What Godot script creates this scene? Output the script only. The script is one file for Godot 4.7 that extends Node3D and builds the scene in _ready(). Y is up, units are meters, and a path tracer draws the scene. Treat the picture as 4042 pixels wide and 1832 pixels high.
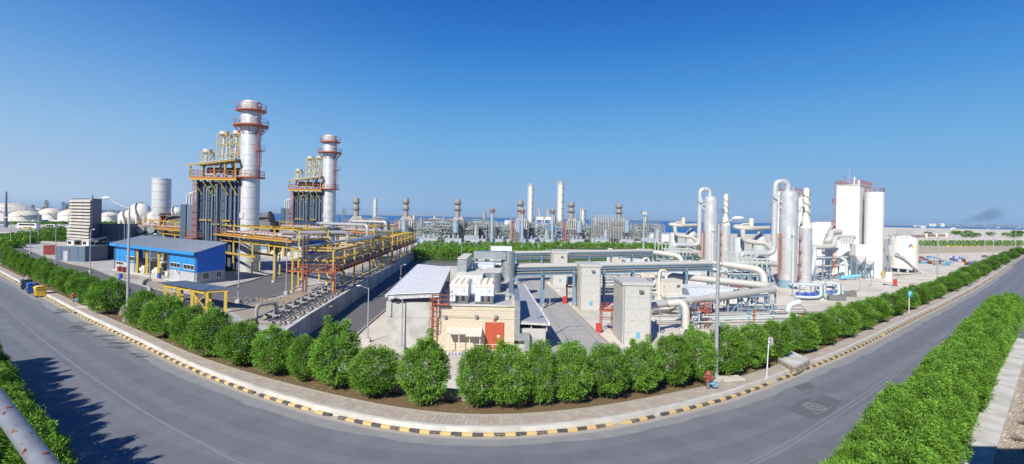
extends Node3D
# A gas and power plant by the sea seen from a rooftop. Camera pixels (4042 x 1832 photo) are only used
# as directions: depth always comes from the ground, a wall or the known size of the thing.
const F := 2000.0
const CX := 2021.0
const HOR := 855.6
const ROLL := 0.0195
const H := 12.0
const LOW := -1.9      # level of the sunken plant yard
var rng := RandomNumberGenerator.new()
var M := {}
var counts := {}
var sea_y := -25.0

class MB:
	var v := PackedVector3Array()
	var n := PackedVector3Array()
	var col := PackedColorArray()
	var use_col := false
	var c := Color.WHITE
	func tri(a: Vector3, b: Vector3, d: Vector3) -> void:   # counter-clockwise seen from outside
		var nn := (b - a).cross(d - a).normalized()
		v.append(a); v.append(d); v.append(b)
		n.append(nn); n.append(nn); n.append(nn)
		if use_col: col.append(c); col.append(c); col.append(c)
	func quad(a: Vector3, b: Vector3, d: Vector3, e: Vector3) -> void:
		tri(a, b, d); tri(a, d, e)
	func quad_up(a: Vector3, b: Vector3, d: Vector3, e: Vector3) -> MB:   # a flat sheet that always faces up
		if (b - a).cross(d - a).y < 0: quad(e, d, b, a)
		else: quad(a, b, d, e)
		return self
	func squad(a: Vector3, b: Vector3, d: Vector3, e: Vector3, na: Vector3, nb: Vector3, nd: Vector3, ne: Vector3) -> void:
		v.append(a); v.append(d); v.append(b); n.append(na); n.append(nd); n.append(nb)
		v.append(a); v.append(e); v.append(d); n.append(na); n.append(ne); n.append(nd)
		if use_col:
			for i in 6: col.append(c)
	func hexa(p: Array) -> void:   # p0..p3 bottom (ccw from above), p4..p7 top
		quad(p[3], p[2], p[1], p[0]); quad(p[4], p[5], p[6], p[7])
		for i in 4:
			var j := (i + 1) % 4
			quad(p[i], p[j], p[j + 4], p[i + 4])
	func box(x: Transform3D, ctr: Vector3, s: Vector3) -> MB:
		var h := s * 0.5
		var p := []
		for y in [-h.y, h.y]:
			p.append(x * (ctr + Vector3(-h.x, y, h.z))); p.append(x * (ctr + Vector3(h.x, y, h.z)))
			p.append(x * (ctr + Vector3(h.x, y, -h.z))); p.append(x * (ctr + Vector3(-h.x, y, -h.z)))
		if x.basis.determinant() < 0:
			p = [p[3], p[2], p[1], p[0], p[7], p[6], p[5], p[4]]
		hexa(p)
		return self
	func bar(a: Vector3, b: Vector3, w: float, hh: float) -> MB:   # rectangular member from a to b
		var d := (b - a)
		var l := d.length()
		if l < 1e-5: return self
		d /= l
		var up := Vector3.UP if absf(d.y) < 0.95 else Vector3(0.3, 0, 1).normalized()
		var s := d.cross(up).normalized()
		var u := s.cross(d)
		return box(Transform3D(Basis(s, u, -d), (a + b) * 0.5), Vector3.ZERO, Vector3(w, hh, l))
	func ibeam(a: Vector3, b: Vector3, w: float, hh: float) -> MB:
		var d := (b - a).normalized()
		var up := Vector3.UP if absf(d.y) < 0.95 else Vector3(0.6, 0, 0.8)
		var s := d.cross(up).normalized()
		var u := s.cross(d)
		var t := minf(w, hh) * 0.16
		bar(a + u * (hh - t) * 0.5, b + u * (hh - t) * 0.5, w, t)
		bar(a - u * (hh - t) * 0.5, b - u * (hh - t) * 0.5, w, t)
		return bar(a, b, t, hh - 2 * t)
	func cyl(a: Vector3, b: Vector3, r1: float, r2: float = -1.0, seg: int = 12, caps: bool = true) -> MB:
		if r2 < 0: r2 = r1
		var d := (b - a).normalized()
		var up := Vector3.UP if absf(d.y) < 0.9 else Vector3.RIGHT
		var s := d.cross(up).normalized()
		var u := s.cross(d)
		var sl := (r1 - r2) / maxf((b - a).length(), 1e-5)
		for i in seg:
			var t0 := TAU * i / seg
			var t1 := TAU * (i + 1) / seg
			var e0 := s * cos(t0) + u * sin(t0)
			var e1 := s * cos(t1) + u * sin(t1)
			var n0 := (e0 + d * sl).normalized()
			var n1 := (e1 + d * sl).normalized()
			squad(a + e1 * r1, a + e0 * r1, b + e0 * r2, b + e1 * r2, n1, n0, n0, n1)
			if caps:
				if r1 > 0: tri(a, a + e0 * r1, a + e1 * r1)
				if r2 > 0: tri(b, b + e1 * r2, b + e0 * r2)
		return self
	func tube(path: Array, r: float, seg: int = 10, fil: float = -1.0, caps: bool = true) -> MB:
		var pts := []
		if fil < 0: fil = r * 2.2
		for i in path.size():
			if i == 0 or i == path.size() - 1 or fil == 0:
				pts.append(path[i]); continue
			var p: Vector3 = path[i]
			var a: Vector3 = path[i - 1] - p
			var b: Vector3 = path[i + 1] - p
			var k := minf(fil, minf(a.length(), b.length()) * 0.49)
			var pa := p + a.normalized() * k
			var pb := p + b.normalized() * k
			for j in 6:
				var t := j / 5.0
				pts.append(pa.lerp(p, t).lerp(p.lerp(pb, t), t))
		var s := Vector3.ZERO
		var rings := []
		for i in pts.size():
			var d: Vector3
			if i == 0: d = pts[1] - pts[0]
			elif i == pts.size() - 1: d = pts[i] - pts[i - 1]
			else: d = (pts[i] - pts[i - 1]).normalized() + (pts[i + 1] - pts[i]).normalized()
			d = d.normalized()
			if s == Vector3.ZERO:
				s = d.cross(Vector3.UP if absf(d.y) < 0.9 else Vector3.RIGHT).normalized()
			else:
				s = (s - d * s.dot(d)).normalized()
			var u := s.cross(d)
			var ring := []
			for k2 in seg:
				var t2 := TAU * k2 / seg
				ring.append(s * cos(t2) + u * sin(t2))
			rings.append(ring)
		for i in pts.size() - 1:
			for k3 in seg:
				var k4 := (k3 + 1) % seg
				var a0: Vector3 = rings[i][k3]
				var a1: Vector3 = rings[i][k4]
				var b0: Vector3 = rings[i + 1][k3]
				var b1: Vector3 = rings[i + 1][k4]
				squad(pts[i] + a1 * r, pts[i] + a0 * r, pts[i + 1] + b0 * r, pts[i + 1] + b1 * r, a1, a0, b0, b1)
		if caps:
			for k5 in seg:
				var k6 := (k5 + 1) % seg
				tri(pts[0], pts[0] + rings[0][k5] * r, pts[0] + rings[0][k6] * r)
				var e: int = pts.size() - 1
				tri(pts[e], pts[e] + rings[e][k6] * r, pts[e] + rings[e][k5] * r)
		return self
	func lathe(o: Vector3, prof: Array, seg: int = 24, smooth: bool = true) -> MB:   # prof: Vector2(r, y) from bottom to top
		for i in prof.size() - 1:
			var p: Vector2 = prof[i]
			var q: Vector2 = prof[i + 1]
			var nr := Vector2(q.y - p.y, p.x - q.x).normalized()
			var np0 := nr
			var nq0 := nr
			if smooth:
				if i > 0:
					var w: Vector2 = Vector2(p.y - prof[i - 1].y, prof[i - 1].x - p.x).normalized()
					if w.dot(nr) > 0.7: np0 = (w + nr).normalized()
				if i < prof.size() - 2:
					var w2: Vector2 = Vector2(prof[i + 2].y - q.y, q.x - prof[i + 2].x).normalized()
					if w2.dot(nr) > 0.7: nq0 = (w2 + nr).normalized()
			for k in seg:
				var t0 := TAU * k / seg
				var t1 := TAU * (k + 1) / seg
				var e0 := Vector3(cos(t0), 0, -sin(t0))
				var e1 := Vector3(cos(t1), 0, -sin(t1))
				squad(o + e0 * p.x + Vector3.UP * p.y, o + e1 * p.x + Vector3.UP * p.y, o + e1 * q.x + Vector3.UP * q.y, o + e0 * q.x + Vector3.UP * q.y,
					e0 * np0.x + Vector3.UP * np0.y, e1 * np0.x + Vector3.UP * np0.y, e1 * nq0.x + Vector3.UP * nq0.y, e0 * nq0.x + Vector3.UP * nq0.y)
		return self
	func slab(poly: Array, y0: float, y1: float) -> MB:   # prism over any footprint (x, z of each point)
		var p2 := PackedVector2Array()
		for p in poly: p2.append(Vector2(p.x, p.z))
		var ar := 0.0
		for i in p2.size(): ar += p2[i].cross(p2[(i + 1) % p2.size()])
		if ar < 0: p2.reverse()
		var idx := Geometry2D.triangulate_polygon(p2)
		for i in range(0, idx.size(), 3):
			var a := p2[idx[i]]
			var b := p2[idx[i + 1]]
			var d := p2[idx[i + 2]]
			if (b - a).cross(d - a) > 0:
				var sw := b
				b = d
				d = sw
			tri(Vector3(a.x, y1, a.y), Vector3(b.x, y1, b.y), Vector3(d.x, y1, d.y))
		if y1 > y0:
			for i in p2.size():
				var a2 := p2[i]
				var b2 := p2[(i + 1) % p2.size()]
				if (b2 - a2).length() > 0.001:
					quad(Vector3(b2.x, y0, b2.y), Vector3(a2.x, y0, a2.y), Vector3(a2.x, y1, a2.y), Vector3(b2.x, y1, b2.y))
		return self
	func mesh(off: Vector3, mat: Material) -> ArrayMesh:
		var a := []
		a.resize(Mesh.ARRAY_MAX)
		var vv := v
		if off != Vector3.ZERO:
			vv = PackedVector3Array()
			vv.resize(v.size())
			for i in v.size(): vv[i] = v[i] - off
		a[Mesh.ARRAY_VERTEX] = vv
		a[Mesh.ARRAY_NORMAL] = n
		if use_col: a[Mesh.ARRAY_COLOR] = col
		var m := ArrayMesh.new()
		m.add_surface_from_arrays(Mesh.PRIMITIVE_TRIANGLES, a)
		m.surface_set_material(0, mat)
		return m

func ray(px: float, py: float) -> Vector3:
	var u := (px - CX) / F
	var w := (HOR - py) / F
	return Vector3(u * cos(ROLL) - w * sin(ROLL), u * sin(ROLL) + w * cos(ROLL), -1)
func G(px: float, py: float, y := 0.0) -> Vector3:      # where the sight line meets the level y
	var r := ray(px, py)
	var t := (y - H) / r.y
	return Vector3(r.x * t, y, -t)
func D(px: float, py: float, z: float) -> Vector3:      # point on the sight line at depth z
	return ray(px, py) * z + Vector3(0, H, 0)
func up(px: float, py: float, z: float) -> float:
	return D(px, py, z).y
func T(px: float, py: float) -> Vector3:                # where the sight line meets the terrain
	var r := ray(px, py)
	var z := 20.0
	var prev := z
	while z < 9000.0:
		if H + r.y * z <= terr(r.x * z, z):
			var lo := prev
			var hi := z
			for i in 24:
				var m := (lo + hi) * 0.5
				if H + r.y * m <= terr(r.x * m, m): hi = m
				else: lo = m
			return Vector3(r.x * hi, terr(r.x * hi, hi), -hi)
		prev = z
		z *= 1.02
	return Vector3(r.x * z, H + r.y * z, -z)
func ramp(t: float, pts: Array) -> float:
	if t <= pts[0].x: return pts[0].y
	for i in pts.size() - 1:
		if t < pts[i + 1].x:
			return lerpf(pts[i].y, pts[i + 1].y, (t - pts[i].x) / (pts[i + 1].x - pts[i].x))
	return pts[-1].y
func terr(x: float, z: float) -> float:                 # terrain height; z is the depth in front of the camera
	var zz := maxf(z, 1.0)
	var u := x / (zz + 5.0)
	var mid := ramp(z, [Vector2(150, -1.92), Vector2(200, -3.2), Vector2(600, -22.0), Vector2(1400, -23.6), Vector2(1560, -26.5), Vector2(4000, -40)])
	var left := ramp(z, [Vector2(140, -0.5), Vector2(260, -0.3), Vector2(340, -0.6), Vector2(800, -8.0), Vector2(1400, -20.0), Vector2(2200, -26.5), Vector2(4000, -40)])
	var right := ramp(z, [Vector2(150, -1.92), Vector2(330, -2.6), Vector2(420, -1.0), Vector2(900, -1.0), Vector2(1500, -2.0), Vector2(2600, -4.0), Vector2(2700, -40)])
	if z > 340.0: right += 1.6 * sin(x * 0.021 + z * 0.013) * smoothstep(340, 500, z) * (1.0 - smoothstep(1200, 2000, z))
	var h := lerpf(left, mid, smoothstep(-0.72, -0.5, u))
	return lerpf(h, right, smoothstep(0.5, 0.66, u))

func numbered(s: String) -> String:
	var k: int = counts.get(s, 0)
	counts[s] = k + 1
	return s if k == 0 else "%s_%03d" % [s, k]
func thing(called: String, label: String, cat: String, at := Vector3.ZERO, group := "") -> Node3D:
	var o := Node3D.new()
	o.name = numbered(called)
	add_child(o)
	o.position = at
	o.set_meta("label", label)
	o.set_meta("category", cat)
	if group != "": o.set_meta("group", group)
	return o
func part(parent: Node, called: String, b: MB, mat: Material, label := "") -> MeshInstance3D:
	var off := Vector3.ZERO
	var p: Node = parent
	while p != self and p != null:
		off += (p as Node3D).position
		p = p.get_parent()
	var mi := MeshInstance3D.new()
	mi.mesh = b.mesh(off, mat)
	mi.name = called
	parent.add_child(mi, true)
	if label != "": mi.set_meta("label", label)
	return mi
func inst(parent: Node, called: String, m: Mesh, x: Transform3D, mat: Material = null) -> MeshInstance3D:
	var mi := MeshInstance3D.new()
	mi.mesh = m
	mi.name = called
	parent.add_child(mi, true)
	mi.transform = x
	if mat: mi.material_override = mat
	return mi
func struct(called: String, b: MB, mat: Material) -> MeshInstance3D:
	var mi := MeshInstance3D.new()
	mi.mesh = b.mesh(Vector3.ZERO, mat)
	mi.name = numbered(called)
	add_child(mi)
	mi.set_meta("kind", "structure")
	return mi
func copy(o: Node3D, at: Vector3, label := "") -> Node3D:
	var base := String(o.name)
	if base.length() > 4 and base.substr(base.length() - 4, 1) == "_" and base.right(3).is_valid_int(): base = base.left(base.length() - 4)
	var r := o.duplicate() as Node3D
	r.name = numbered(base)
	add_child(r)
	r.position = at
	if label != "": r.set_meta("label", label)
	return r
func fr(o: Vector3, u: Vector3, w := Vector3.ZERO) -> Transform3D:   # local frame: x along u, z along w (default: to the right of u, seen from above), y up
	u = u.normalized()
	if w == Vector3.ZERO: w = u.cross(Vector3.UP)
	return Transform3D(Basis(u, Vector3.UP, w.normalized()), o)
func lin(r: float, g: float, b: float) -> Color:
	return Color(r, g, b).linear_to_srgb()

func noise_tex(sd: int, freq: float, lo: float, hi: float, size := 512, tint := Color.WHITE, sx := 1.0, sharp := 1.0, fine := 0.0) -> ImageTexture:
	var nz := FastNoiseLite.new()
	nz.seed = sd
	nz.frequency = freq
	nz.fractal_octaves = 5
	var w := size
	var src := nz.get_seamless_image(w, w)
	var im := Image.create(w, w, true, Image.FORMAT_RGB8)
	var r2 := RandomNumberGenerator.new()
	r2.seed = sd
	for y in w:
		for x in w:
			var a := src.get_pixel(int(x * sx) % w, y).r
			a = clampf((a - 0.5) * sharp + 0.5, 0.0, 1.0)
			a = lerpf(lo, hi, a) + (r2.randf() - 0.5) * fine
			var c := Color(a, a, a).lerp(Color(a * tint.r, a * tint.g, a * tint.b), clampf((1.0 - a) * 2.0, 0, 1))
			im.set_pixel(x, y, c)
	im.generate_mipmaps()
	return ImageTexture.create_from_image(im)
func mk(called: String, c: Color, rough := 0.8, metal := 0.0, tex: Texture2D = null, sc := 0.1) -> StandardMaterial3D:
	var m := StandardMaterial3D.new()
	m.resource_name = called
	m.albedo_color = c
	m.roughness = rough
	m.metallic = metal
	m.cull_mode = BaseMaterial3D.CULL_DISABLED
	if tex:
		m.albedo_texture = tex
		m.uv1_triplanar = true
		m.uv1_world_triplanar = true
		m.uv1_scale = Vector3(sc, sc, sc)
	M[called] = m
	return m

func _ready() -> void:
	rng.seed = 7
	# ---- camera, sky, sun, exposure
	var cam := Camera3D.new()
	cam.name = "camera"
	cam.projection = Camera3D.PROJECTION_FRUSTUM
	cam.near = 0.1
	cam.far = 30000.0
	cam.size = 0.1 * 1832.0 / F
	cam.frustum_offset = Vector2(0, -0.1 * (916.0 - HOR) / F)
	cam.position = Vector3(0, H, 0)
	cam.rotation = Vector3(0, 0, ROLL)
	add_child(cam)
	cam.current = true
	var we := WorldEnvironment.new()
	we.name = "world_environment"
	var env := Environment.new()
	env.background_mode = Environment.BG_SKY
	var sky := Sky.new()
	var sm := PanoramaSkyMaterial.new()
	sm.panorama = sky_image()
	sm.energy_multiplier = 1.0
	sky.sky_material = sm
	env.sky = sky
	env.background_energy_multiplier = 1.0
	env.tonemap_mode = Environment.TONE_MAPPER_LINEAR
	env.tonemap_exposure = 1.3
	env.sdfgi_enabled = true
	env.ssao_enabled = true
	env.ssil_enabled = true
	env.volumetric_fog_enabled = true
	env.volumetric_fog_density = 0.0
	env.fog_enabled = true
	env.fog_density = 0.000035
	env.fog_light_color = Color(0.62, 0.77, 0.95)
	we.environment = env
	add_child(we)
	var sun := DirectionalLight3D.new()
	sun.name = "sun"
	sun.light_energy = 1.6
	sun.light_color = Color(1.0, 0.97, 0.91)
	sun.light_angular_distance = 0.5
	sun.shadow_enabled = true
	sun.directional_shadow_max_distance = 400.0
	add_child(sun)
	var az := deg_to_rad(25.0)
	var el := deg_to_rad(37.0)
	sun.look_at_from_position(Vector3.ZERO, Vector3(sin(az) * cos(el), -sin(el), -cos(az) * cos(el)))
	materials()
	terrain()
	street()
	yards()
	hedges()
	blue_houses()
	steam_generators()
	gas_turbine()
	racks()
	yard_pipes()
	centre_building()
	concrete_towers()
	process_plant()
	cold_boxes()
	machines()
	refinery()
	tank_farm()
	far_right()
	green_belts()
	lamps()
	street_furniture()
	rooftop()

func sky_image() -> ImageTexture:     # clear air: colour by height above the horizon, paler on the sun's side
	var tab := [[0.0, 152, 186, 219], [2.2, 145, 183, 221], [7.3, 119, 177, 226], [14.0, 78, 149, 219], [18.7, 55, 125, 205], [23.0, 40, 107, 192], [45.0, 28, 84, 168], [90.0, 20, 66, 144]]
	var w := 1024
	var hh := 512
	var im := Image.create(w, hh, false, Image.FORMAT_RGBF)
	for y in hh:
		var el := 90.0 - (y + 0.5) / hh * 180.0
		var c := Color(0.36, 0.36, 0.34)
		if el >= -3.0:
			var e := maxf(el, 0.0)
			for k in tab.size() - 1:
				if e >= tab[k][0] and e <= tab[k + 1][0]:
					var t: float = (e - tab[k][0]) / (tab[k + 1][0] - tab[k][0])
					c = Color8(tab[k][1], tab[k][2], tab[k][3]).srgb_to_linear().lerp(Color8(tab[k + 1][1], tab[k + 1][2], tab[k + 1][3]).srgb_to_linear(), t)
		for x in w:
			var a := (x + 0.5) / w * TAU
			var s := clampf((cos(a + deg_to_rad(120.0)) + 0.35) / 0.9, 0.0, 1.0)
			s *= s * (3.0 - 2.0 * s) * 0.0 + 1.0
			var q := c
			if el >= -3.0: q = c.lerp(Color8(206, 221, 238).srgb_to_linear(), s * 0.95 * exp(-maxf(el, 0.0) / 8.0))
			im.set_pixel(x, y, Color(q.r, q.g, q.b) / 1.3)
	return ImageTexture.create_from_image(im)

func materials() -> void:
	var fineN := noise_tex(3, 0.02, 0.86, 1.02, 512, Color(1.0, 0.97, 0.92), 1.0, 1.2, 0.05)
	var blot := noise_tex(5, 0.008, 0.89, 1.03, 512, Color(1.0, 0.97, 0.93), 1.0, 1.6, 0.05)
	var asph := noise_tex(9, 0.009, 0.92, 1.03, 1024, Color(1, 1, 1), 1.0, 1.4, 0.22)
	var streak := noise_tex(11, 0.012, 0.82, 1.03, 512, Color(0.98, 0.93, 0.86), 4.0, 1.5, 0.03)
	var soft := noise_tex(19, 0.01, 0.92, 1.02, 512, Color(0.98, 0.96, 0.93), 3.0, 1.4, 0.02)
	var grain := noise_tex(13, 0.05, 0.7, 1.12, 512, Color(1, 0.95, 0.88), 1.0, 1.6, 0.2)
	var rustN := noise_tex(17, 0.015, 0.35, 1.05, 512, Color(1.0, 0.72, 0.5), 1.0, 3.0, 0.04)
	mk("sand", lin(0.60, 0.56, 0.49), 0.95, 0, blot, 0.02)
	mk("asphalt_worn", lin(0.172, 0.184, 0.208), 0.85, 0, asph, 0.045)
	mk("asphalt_dusty", lin(0.26, 0.265, 0.27), 0.9, 0, asph, 0.08)
	mk("asphalt", lin(0.15, 0.162, 0.19), 0.85, 0, asph, 0.045)
	mk("asphalt_yard", lin(0.13, 0.13, 0.14), 0.88, 0, asph, 0.06)
	mk("asphalt_pale", lin(0.38, 0.375, 0.365), 0.9, 0, asph, 0.06)
	mk("patch_dark", lin(0.118, 0.125, 0.142), 0.95, 0, grain, 0.9)
	mk("patch_asphalt", lin(0.142, 0.152, 0.175), 0.9, 0, grain, 0.7)
	mk("concrete_yard", lin(0.64, 0.63, 0.605), 0.92, 0, blot, 0.07)
	mk("concrete_tower", lin(0.47, 0.475, 0.465), 0.9, 0, soft, 0.3)
	mk("concrete_plant", lin(0.43, 0.425, 0.415), 0.92, 0, blot, 0.07)
	mk("concrete", lin(0.43, 0.435, 0.43), 0.9, 0, blot, 0.12)
	mk("concrete_dark", lin(0.34, 0.34, 0.33), 0.9, 0, blot, 0.12)
	mk("concrete_pale", lin(0.56, 0.555, 0.535), 0.9, 0, blot, 0.12)
	mk("soil", lin(0.13, 0.095, 0.05), 1.0, 0, grain, 0.5)
	mk("litter", lin(0.20, 0.14, 0.07), 1.0, 0, grain, 1.3)
	mk("gravel", lin(0.40, 0.35, 0.28), 1.0, 0, grain, 0.35)
	mk("kerb_yellow", lin(0.63, 0.465, 0.20), 0.75, 0, fineN, 1.6)
	mk("kerb_black", lin(0.14, 0.145, 0.17), 0.75, 0, rustN, 2.1)
	mk("kerb_worn", lin(0.27, 0.27, 0.27), 0.85, 0, rustN, 1.3)
	mk("kerb_stone", lin(0.46, 0.43, 0.38), 0.9, 0, grain, 0.8)
	mk("tile_pale", lin(0.53, 0.485, 0.425), 0.88, 0, grain, 0.9)
	mk("tile_grey", lin(0.47, 0.435, 0.39), 0.88, 0, grain, 0.9)
	mk("tile_pink", lin(0.48, 0.40, 0.36), 0.88, 0, grain, 0.9)
	mk("line_paint", lin(0.26, 0.27, 0.30), 0.8, 0, grain, 0.6)
	mk("stone", lin(0.33, 0.29, 0.23), 0.95, 0, grain, 1.0)
	mk("mortar", lin(0.30, 0.28, 0.25), 0.95, 0, grain, 1.5)
	mk("grass", lin(0.07, 0.13, 0.025), 1.0, 0, grain, 0.15)
	mk("bark", lin(0.12, 0.09, 0.06), 0.95, 0, grain, 2.0)
	mk("yellow_steel", lin(0.56, 0.405, 0.065), 0.5, 0, fineN, 0.4)
	mk("orange_steel", lin(0.44, 0.125, 0.07), 0.55, 0, fineN, 0.4)
	mk("blue_sheet", lin(0.015, 0.20, 0.85), 0.45, 0, fineN, 0.3)
	mk("blue_trim", lin(0.025, 0.27, 0.68), 0.45, 0, fineN, 0.3)
	mk("roof_sheet", lin(0.46, 0.51, 0.57), 0.5, 0.1, blot, 0.25)
	mk("shelter_blue", lin(0.075, 0.12, 0.22), 0.45, 0.1, fineN, 0.3)
	mk("canopy_white", lin(0.76, 0.765, 0.77), 0.5, 0.05, soft, 0.1)
	mk("roof_pale", lin(0.36, 0.38, 0.41), 0.6, 0.05, soft, 0.15)
	mk("unit_white", lin(0.64, 0.70, 0.80), 0.5, 0, soft, 0.3)
	mk("hazard_yellow", lin(0.6, 0.45, 0.05), 0.5)
	mk("hazard_blue", lin(0.03, 0.12, 0.5), 0.5)
	mk("valve_light", lin(0.16, 0.48, 0.75), 0.4)
	mk("tank_roof", lin(0.60, 0.57, 0.50), 0.7, 0, blot, 0.02)
	mk("blue_far", lin(0.10, 0.22, 0.45), 0.6)
	mk("stone_pale", lin(0.44, 0.41, 0.36), 0.95, 0, grain, 0.15)
	mk("shed_brown", lin(0.22, 0.15, 0.11), 0.9)
	mk("sign_teal", lin(0.02, 0.25, 0.34), 0.5)
	mk("grey_wall", lin(0.40, 0.42, 0.46), 0.85, 0, soft, 0.2)
	mk("pale_steel", lin(0.55, 0.57, 0.60), 0.5, 0.1, fineN, 0.3)
	mk("slate_steel", lin(0.060, 0.098, 0.165), 0.5, 0.0, soft, 0.25)
	mk("slate_light", lin(0.105, 0.15, 0.22), 0.5, 0.0, soft, 0.25)
	mk("slate_pale", lin(0.19, 0.235, 0.29), 0.5, 0.1, soft, 0.25)
	mk("stack_silver", lin(0.66, 0.68, 0.71), 0.38, 0.35, soft, 0.10)
	mk("clad_silver", lin(0.60, 0.62, 0.65), 0.36, 0.4, soft, 0.25)
	mk("clad_patch", lin(0.68, 0.69, 0.71), 0.33, 0.4, soft, 0.4)
	mk("pipe_silver", lin(0.62, 0.63, 0.64), 0.32, 0.4, fineN, 0.5)
	mk("pipe_cream", lin(0.50, 0.495, 0.47), 0.5, 0, soft, 0.35)
	mk("pipe_grey", lin(0.30, 0.30, 0.30), 0.55, 0, fineN, 0.5)
	mk("pipe_dark", lin(0.06, 0.065, 0.08), 0.5, 0, fineN, 0.5)
	mk("pipe_teal", lin(0.50, 0.58, 0.58), 0.5, 0, soft, 0.3)
	mk("vessel_grey", lin(0.47, 0.52, 0.53), 0.5, 0, soft, 0.25)
	mk("frame_blue", lin(0.22, 0.34, 0.46), 0.55, 0, fineN, 0.5)
	mk("white_paint", lin(0.72, 0.72, 0.71), 0.5, 0, soft, 0.12)
	mk("white_tank", lin(0.70, 0.69, 0.66), 0.55, 0, soft, 0.05)
	mk("cream_paint", lin(0.66, 0.63, 0.56), 0.55, 0, soft, 0.2)
	mk("louver", lin(0.43, 0.415, 0.395), 0.7, 0, blot, 0.12)
	mk("dark", lin(0.02, 0.022, 0.026), 0.7)
	mk("dark_glass", lin(0.03, 0.035, 0.04), 0.12)
	mk("window_frame", lin(0.72, 0.72, 0.72), 0.5)
	mk("brick_cream", lin(0.60, 0.54, 0.435), 0.9, 0, fineN, 0.5)
	mk("door_red", lin(0.48, 0.085, 0.04), 0.55, 0, fineN, 0.8)
	mk("red_paint", lin(0.50, 0.05, 0.04), 0.5, 0, fineN, 0.8)
	mk("container_red", lin(0.24, 0.045, 0.035), 0.6, 0, fineN, 0.4)
	mk("hydrant_pink", lin(0.52, 0.16, 0.14), 0.6, 0, rustN, 2.0)
	mk("galvanised", lin(0.36, 0.40, 0.42), 0.45, 0.5, blot, 0.4)
	mk("lamp_post", lin(0.42, 0.45, 0.48), 0.5, 0.3, fineN, 0.6)
	mk("lamp_head", lin(0.62, 0.66, 0.68), 0.35)
	mk("lamp_glass", lin(0.62, 0.64, 0.64), 0.15)
	mk("bin_yellow", lin(0.75, 0.50, 0.04), 0.45)
	mk("bin_blue", lin(0.02, 0.09, 0.42), 0.45)
	mk("bin_dark", lin(0.035, 0.055, 0.08), 0.5)
	mk("valve_blue", lin(0.12, 0.34, 0.52), 0.5)
	mk("pump_blue", lin(0.06, 0.12, 0.5), 0.45)
	mk("rust_rail", lin(0.25, 0.27, 0.31), 0.45, 0.3, fineN, 1.5)
	mk("rust", lin(0.30, 0.10, 0.03), 0.9, 0, rustN, 6.0)
	mk("stack_brown", lin(0.33, 0.305, 0.28), 0.6, 0, streak, 0.06)
	mk("column_blue", lin(0.27, 0.36, 0.48), 0.55, 0, streak, 0.05)
	mk("plant_grey", lin(0.27, 0.29, 0.31), 0.6, 0, streak, 0.06)
	mk("plant_pale", lin(0.36, 0.42, 0.50), 0.6, 0, streak, 0.06)
	mk("plant_green", lin(0.20, 0.29, 0.28), 0.6, 0, fineN, 0.1)
	mk("plant_dark", lin(0.16, 0.17, 0.18), 0.7, 0, fineN, 0.1)
	mk("tyre", lin(0.02, 0.02, 0.02), 0.9)
	var s := mk("sea", lin(0.035, 0.145, 0.34), 0.6, 0.0)
	s.metallic_specular = 0.05
	var lf := mk("leaf", Color.WHITE, 0.55)
	lf.metallic_specular = 0.25
	lf.roughness = 0.65
	lf.vertex_color_use_as_albedo = true
	lf.backlight_enabled = true
	lf.backlight = Color(0.3, 0.45, 0.1)
	var lf2 := mk("leaf_far", Color.WHITE, 0.7)
	lf2.vertex_color_use_as_albedo = true

# ------------------------------------------------------------------ ground, sea
func terrain() -> void:
	var us := []
	for i in 121: us.append(lerpf(-2.6, 2.6, i / 120.0))
	var zs := [-160.0, -80.0, -30.0, 0.0, 20.0, 40.0, 60.0, 80.0, 100.0, 120.0, 140.0]
	var z := 150.0
	while z < 4200.0:
		zs.append(z)
		z *= 1.045
	var b := MB.new()
	for j in zs.size() - 1:
		for i in us.size() - 1:
			var q := []
			for c in [[i, j], [i + 1, j], [i + 1, j + 1], [i, j + 1]]:
				var zz: float = zs[c[1]]
				var x: float = us[c[0]] * (60.0 + absf(zz))
				q.append(Vector3(x, terr(x, zz), -zz))
			b.quad(q[0], q[1], q[2], q[3])
	var t := struct("ground", b, M.sand)
	t.set_meta("kind", "structure")
	var w := MB.new()
	w.quad(Vector3(-26000, sea_y, -1000), Vector3(26000, sea_y, -1000), Vector3(26000, sea_y, -14000), Vector3(-26000, sea_y, -14000))
	struct("sea", w, M.sea)

# ------------------------------------------------------------------ street: kerb line read from the photo, all at level 0
var kerb := []      # Vector3 points along the road edge, evenly spaced
func spline(src: Array, step: float) -> Array:
	var out := []
	for i in src.size() - 1:
		var p0: Vector3 = src[maxi(i - 1, 0)]
		var p1: Vector3 = src[i]
		var p2: Vector3 = src[i + 1]
		var p3: Vector3 = src[mini(i + 2, src.size() - 1)]
		for k in 12:
			out.append(p1.cubic_interpolate(p2, p0, p3, k / 12.0))
	out.append(src[-1])
	var res := [out[0]]
	var acc := 0.0
	for i in out.size() - 1:
		var a: Vector3 = out[i]
		var bb: Vector3 = out[i + 1]
		var l := a.distance_to(bb)
		var t := step - acc
		while t <= l:
			res.append(a.lerp(bb, t / l))
			t += step
		acc = l - (t - step)
	return res
func smooth_line(p: Array, n: int) -> Array:
	for k in n:
		var q := p.duplicate()
		for i in range(1, p.size() - 1): q[i] = (p[i - 1] + p[i] * 2.0 + p[i + 1]) * 0.25
		p = q
	return p
func nrm(line: Array, i: int) -> Vector3:    # sideways, towards the plant (away from the camera)
	var d: Vector3 = line[mini(i + 1, line.size() - 1)] - line[maxi(i - 1, 0)]
	d.y = 0
	d = d.normalized()
	return Vector3(d.z, 0, -d.x)
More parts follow.
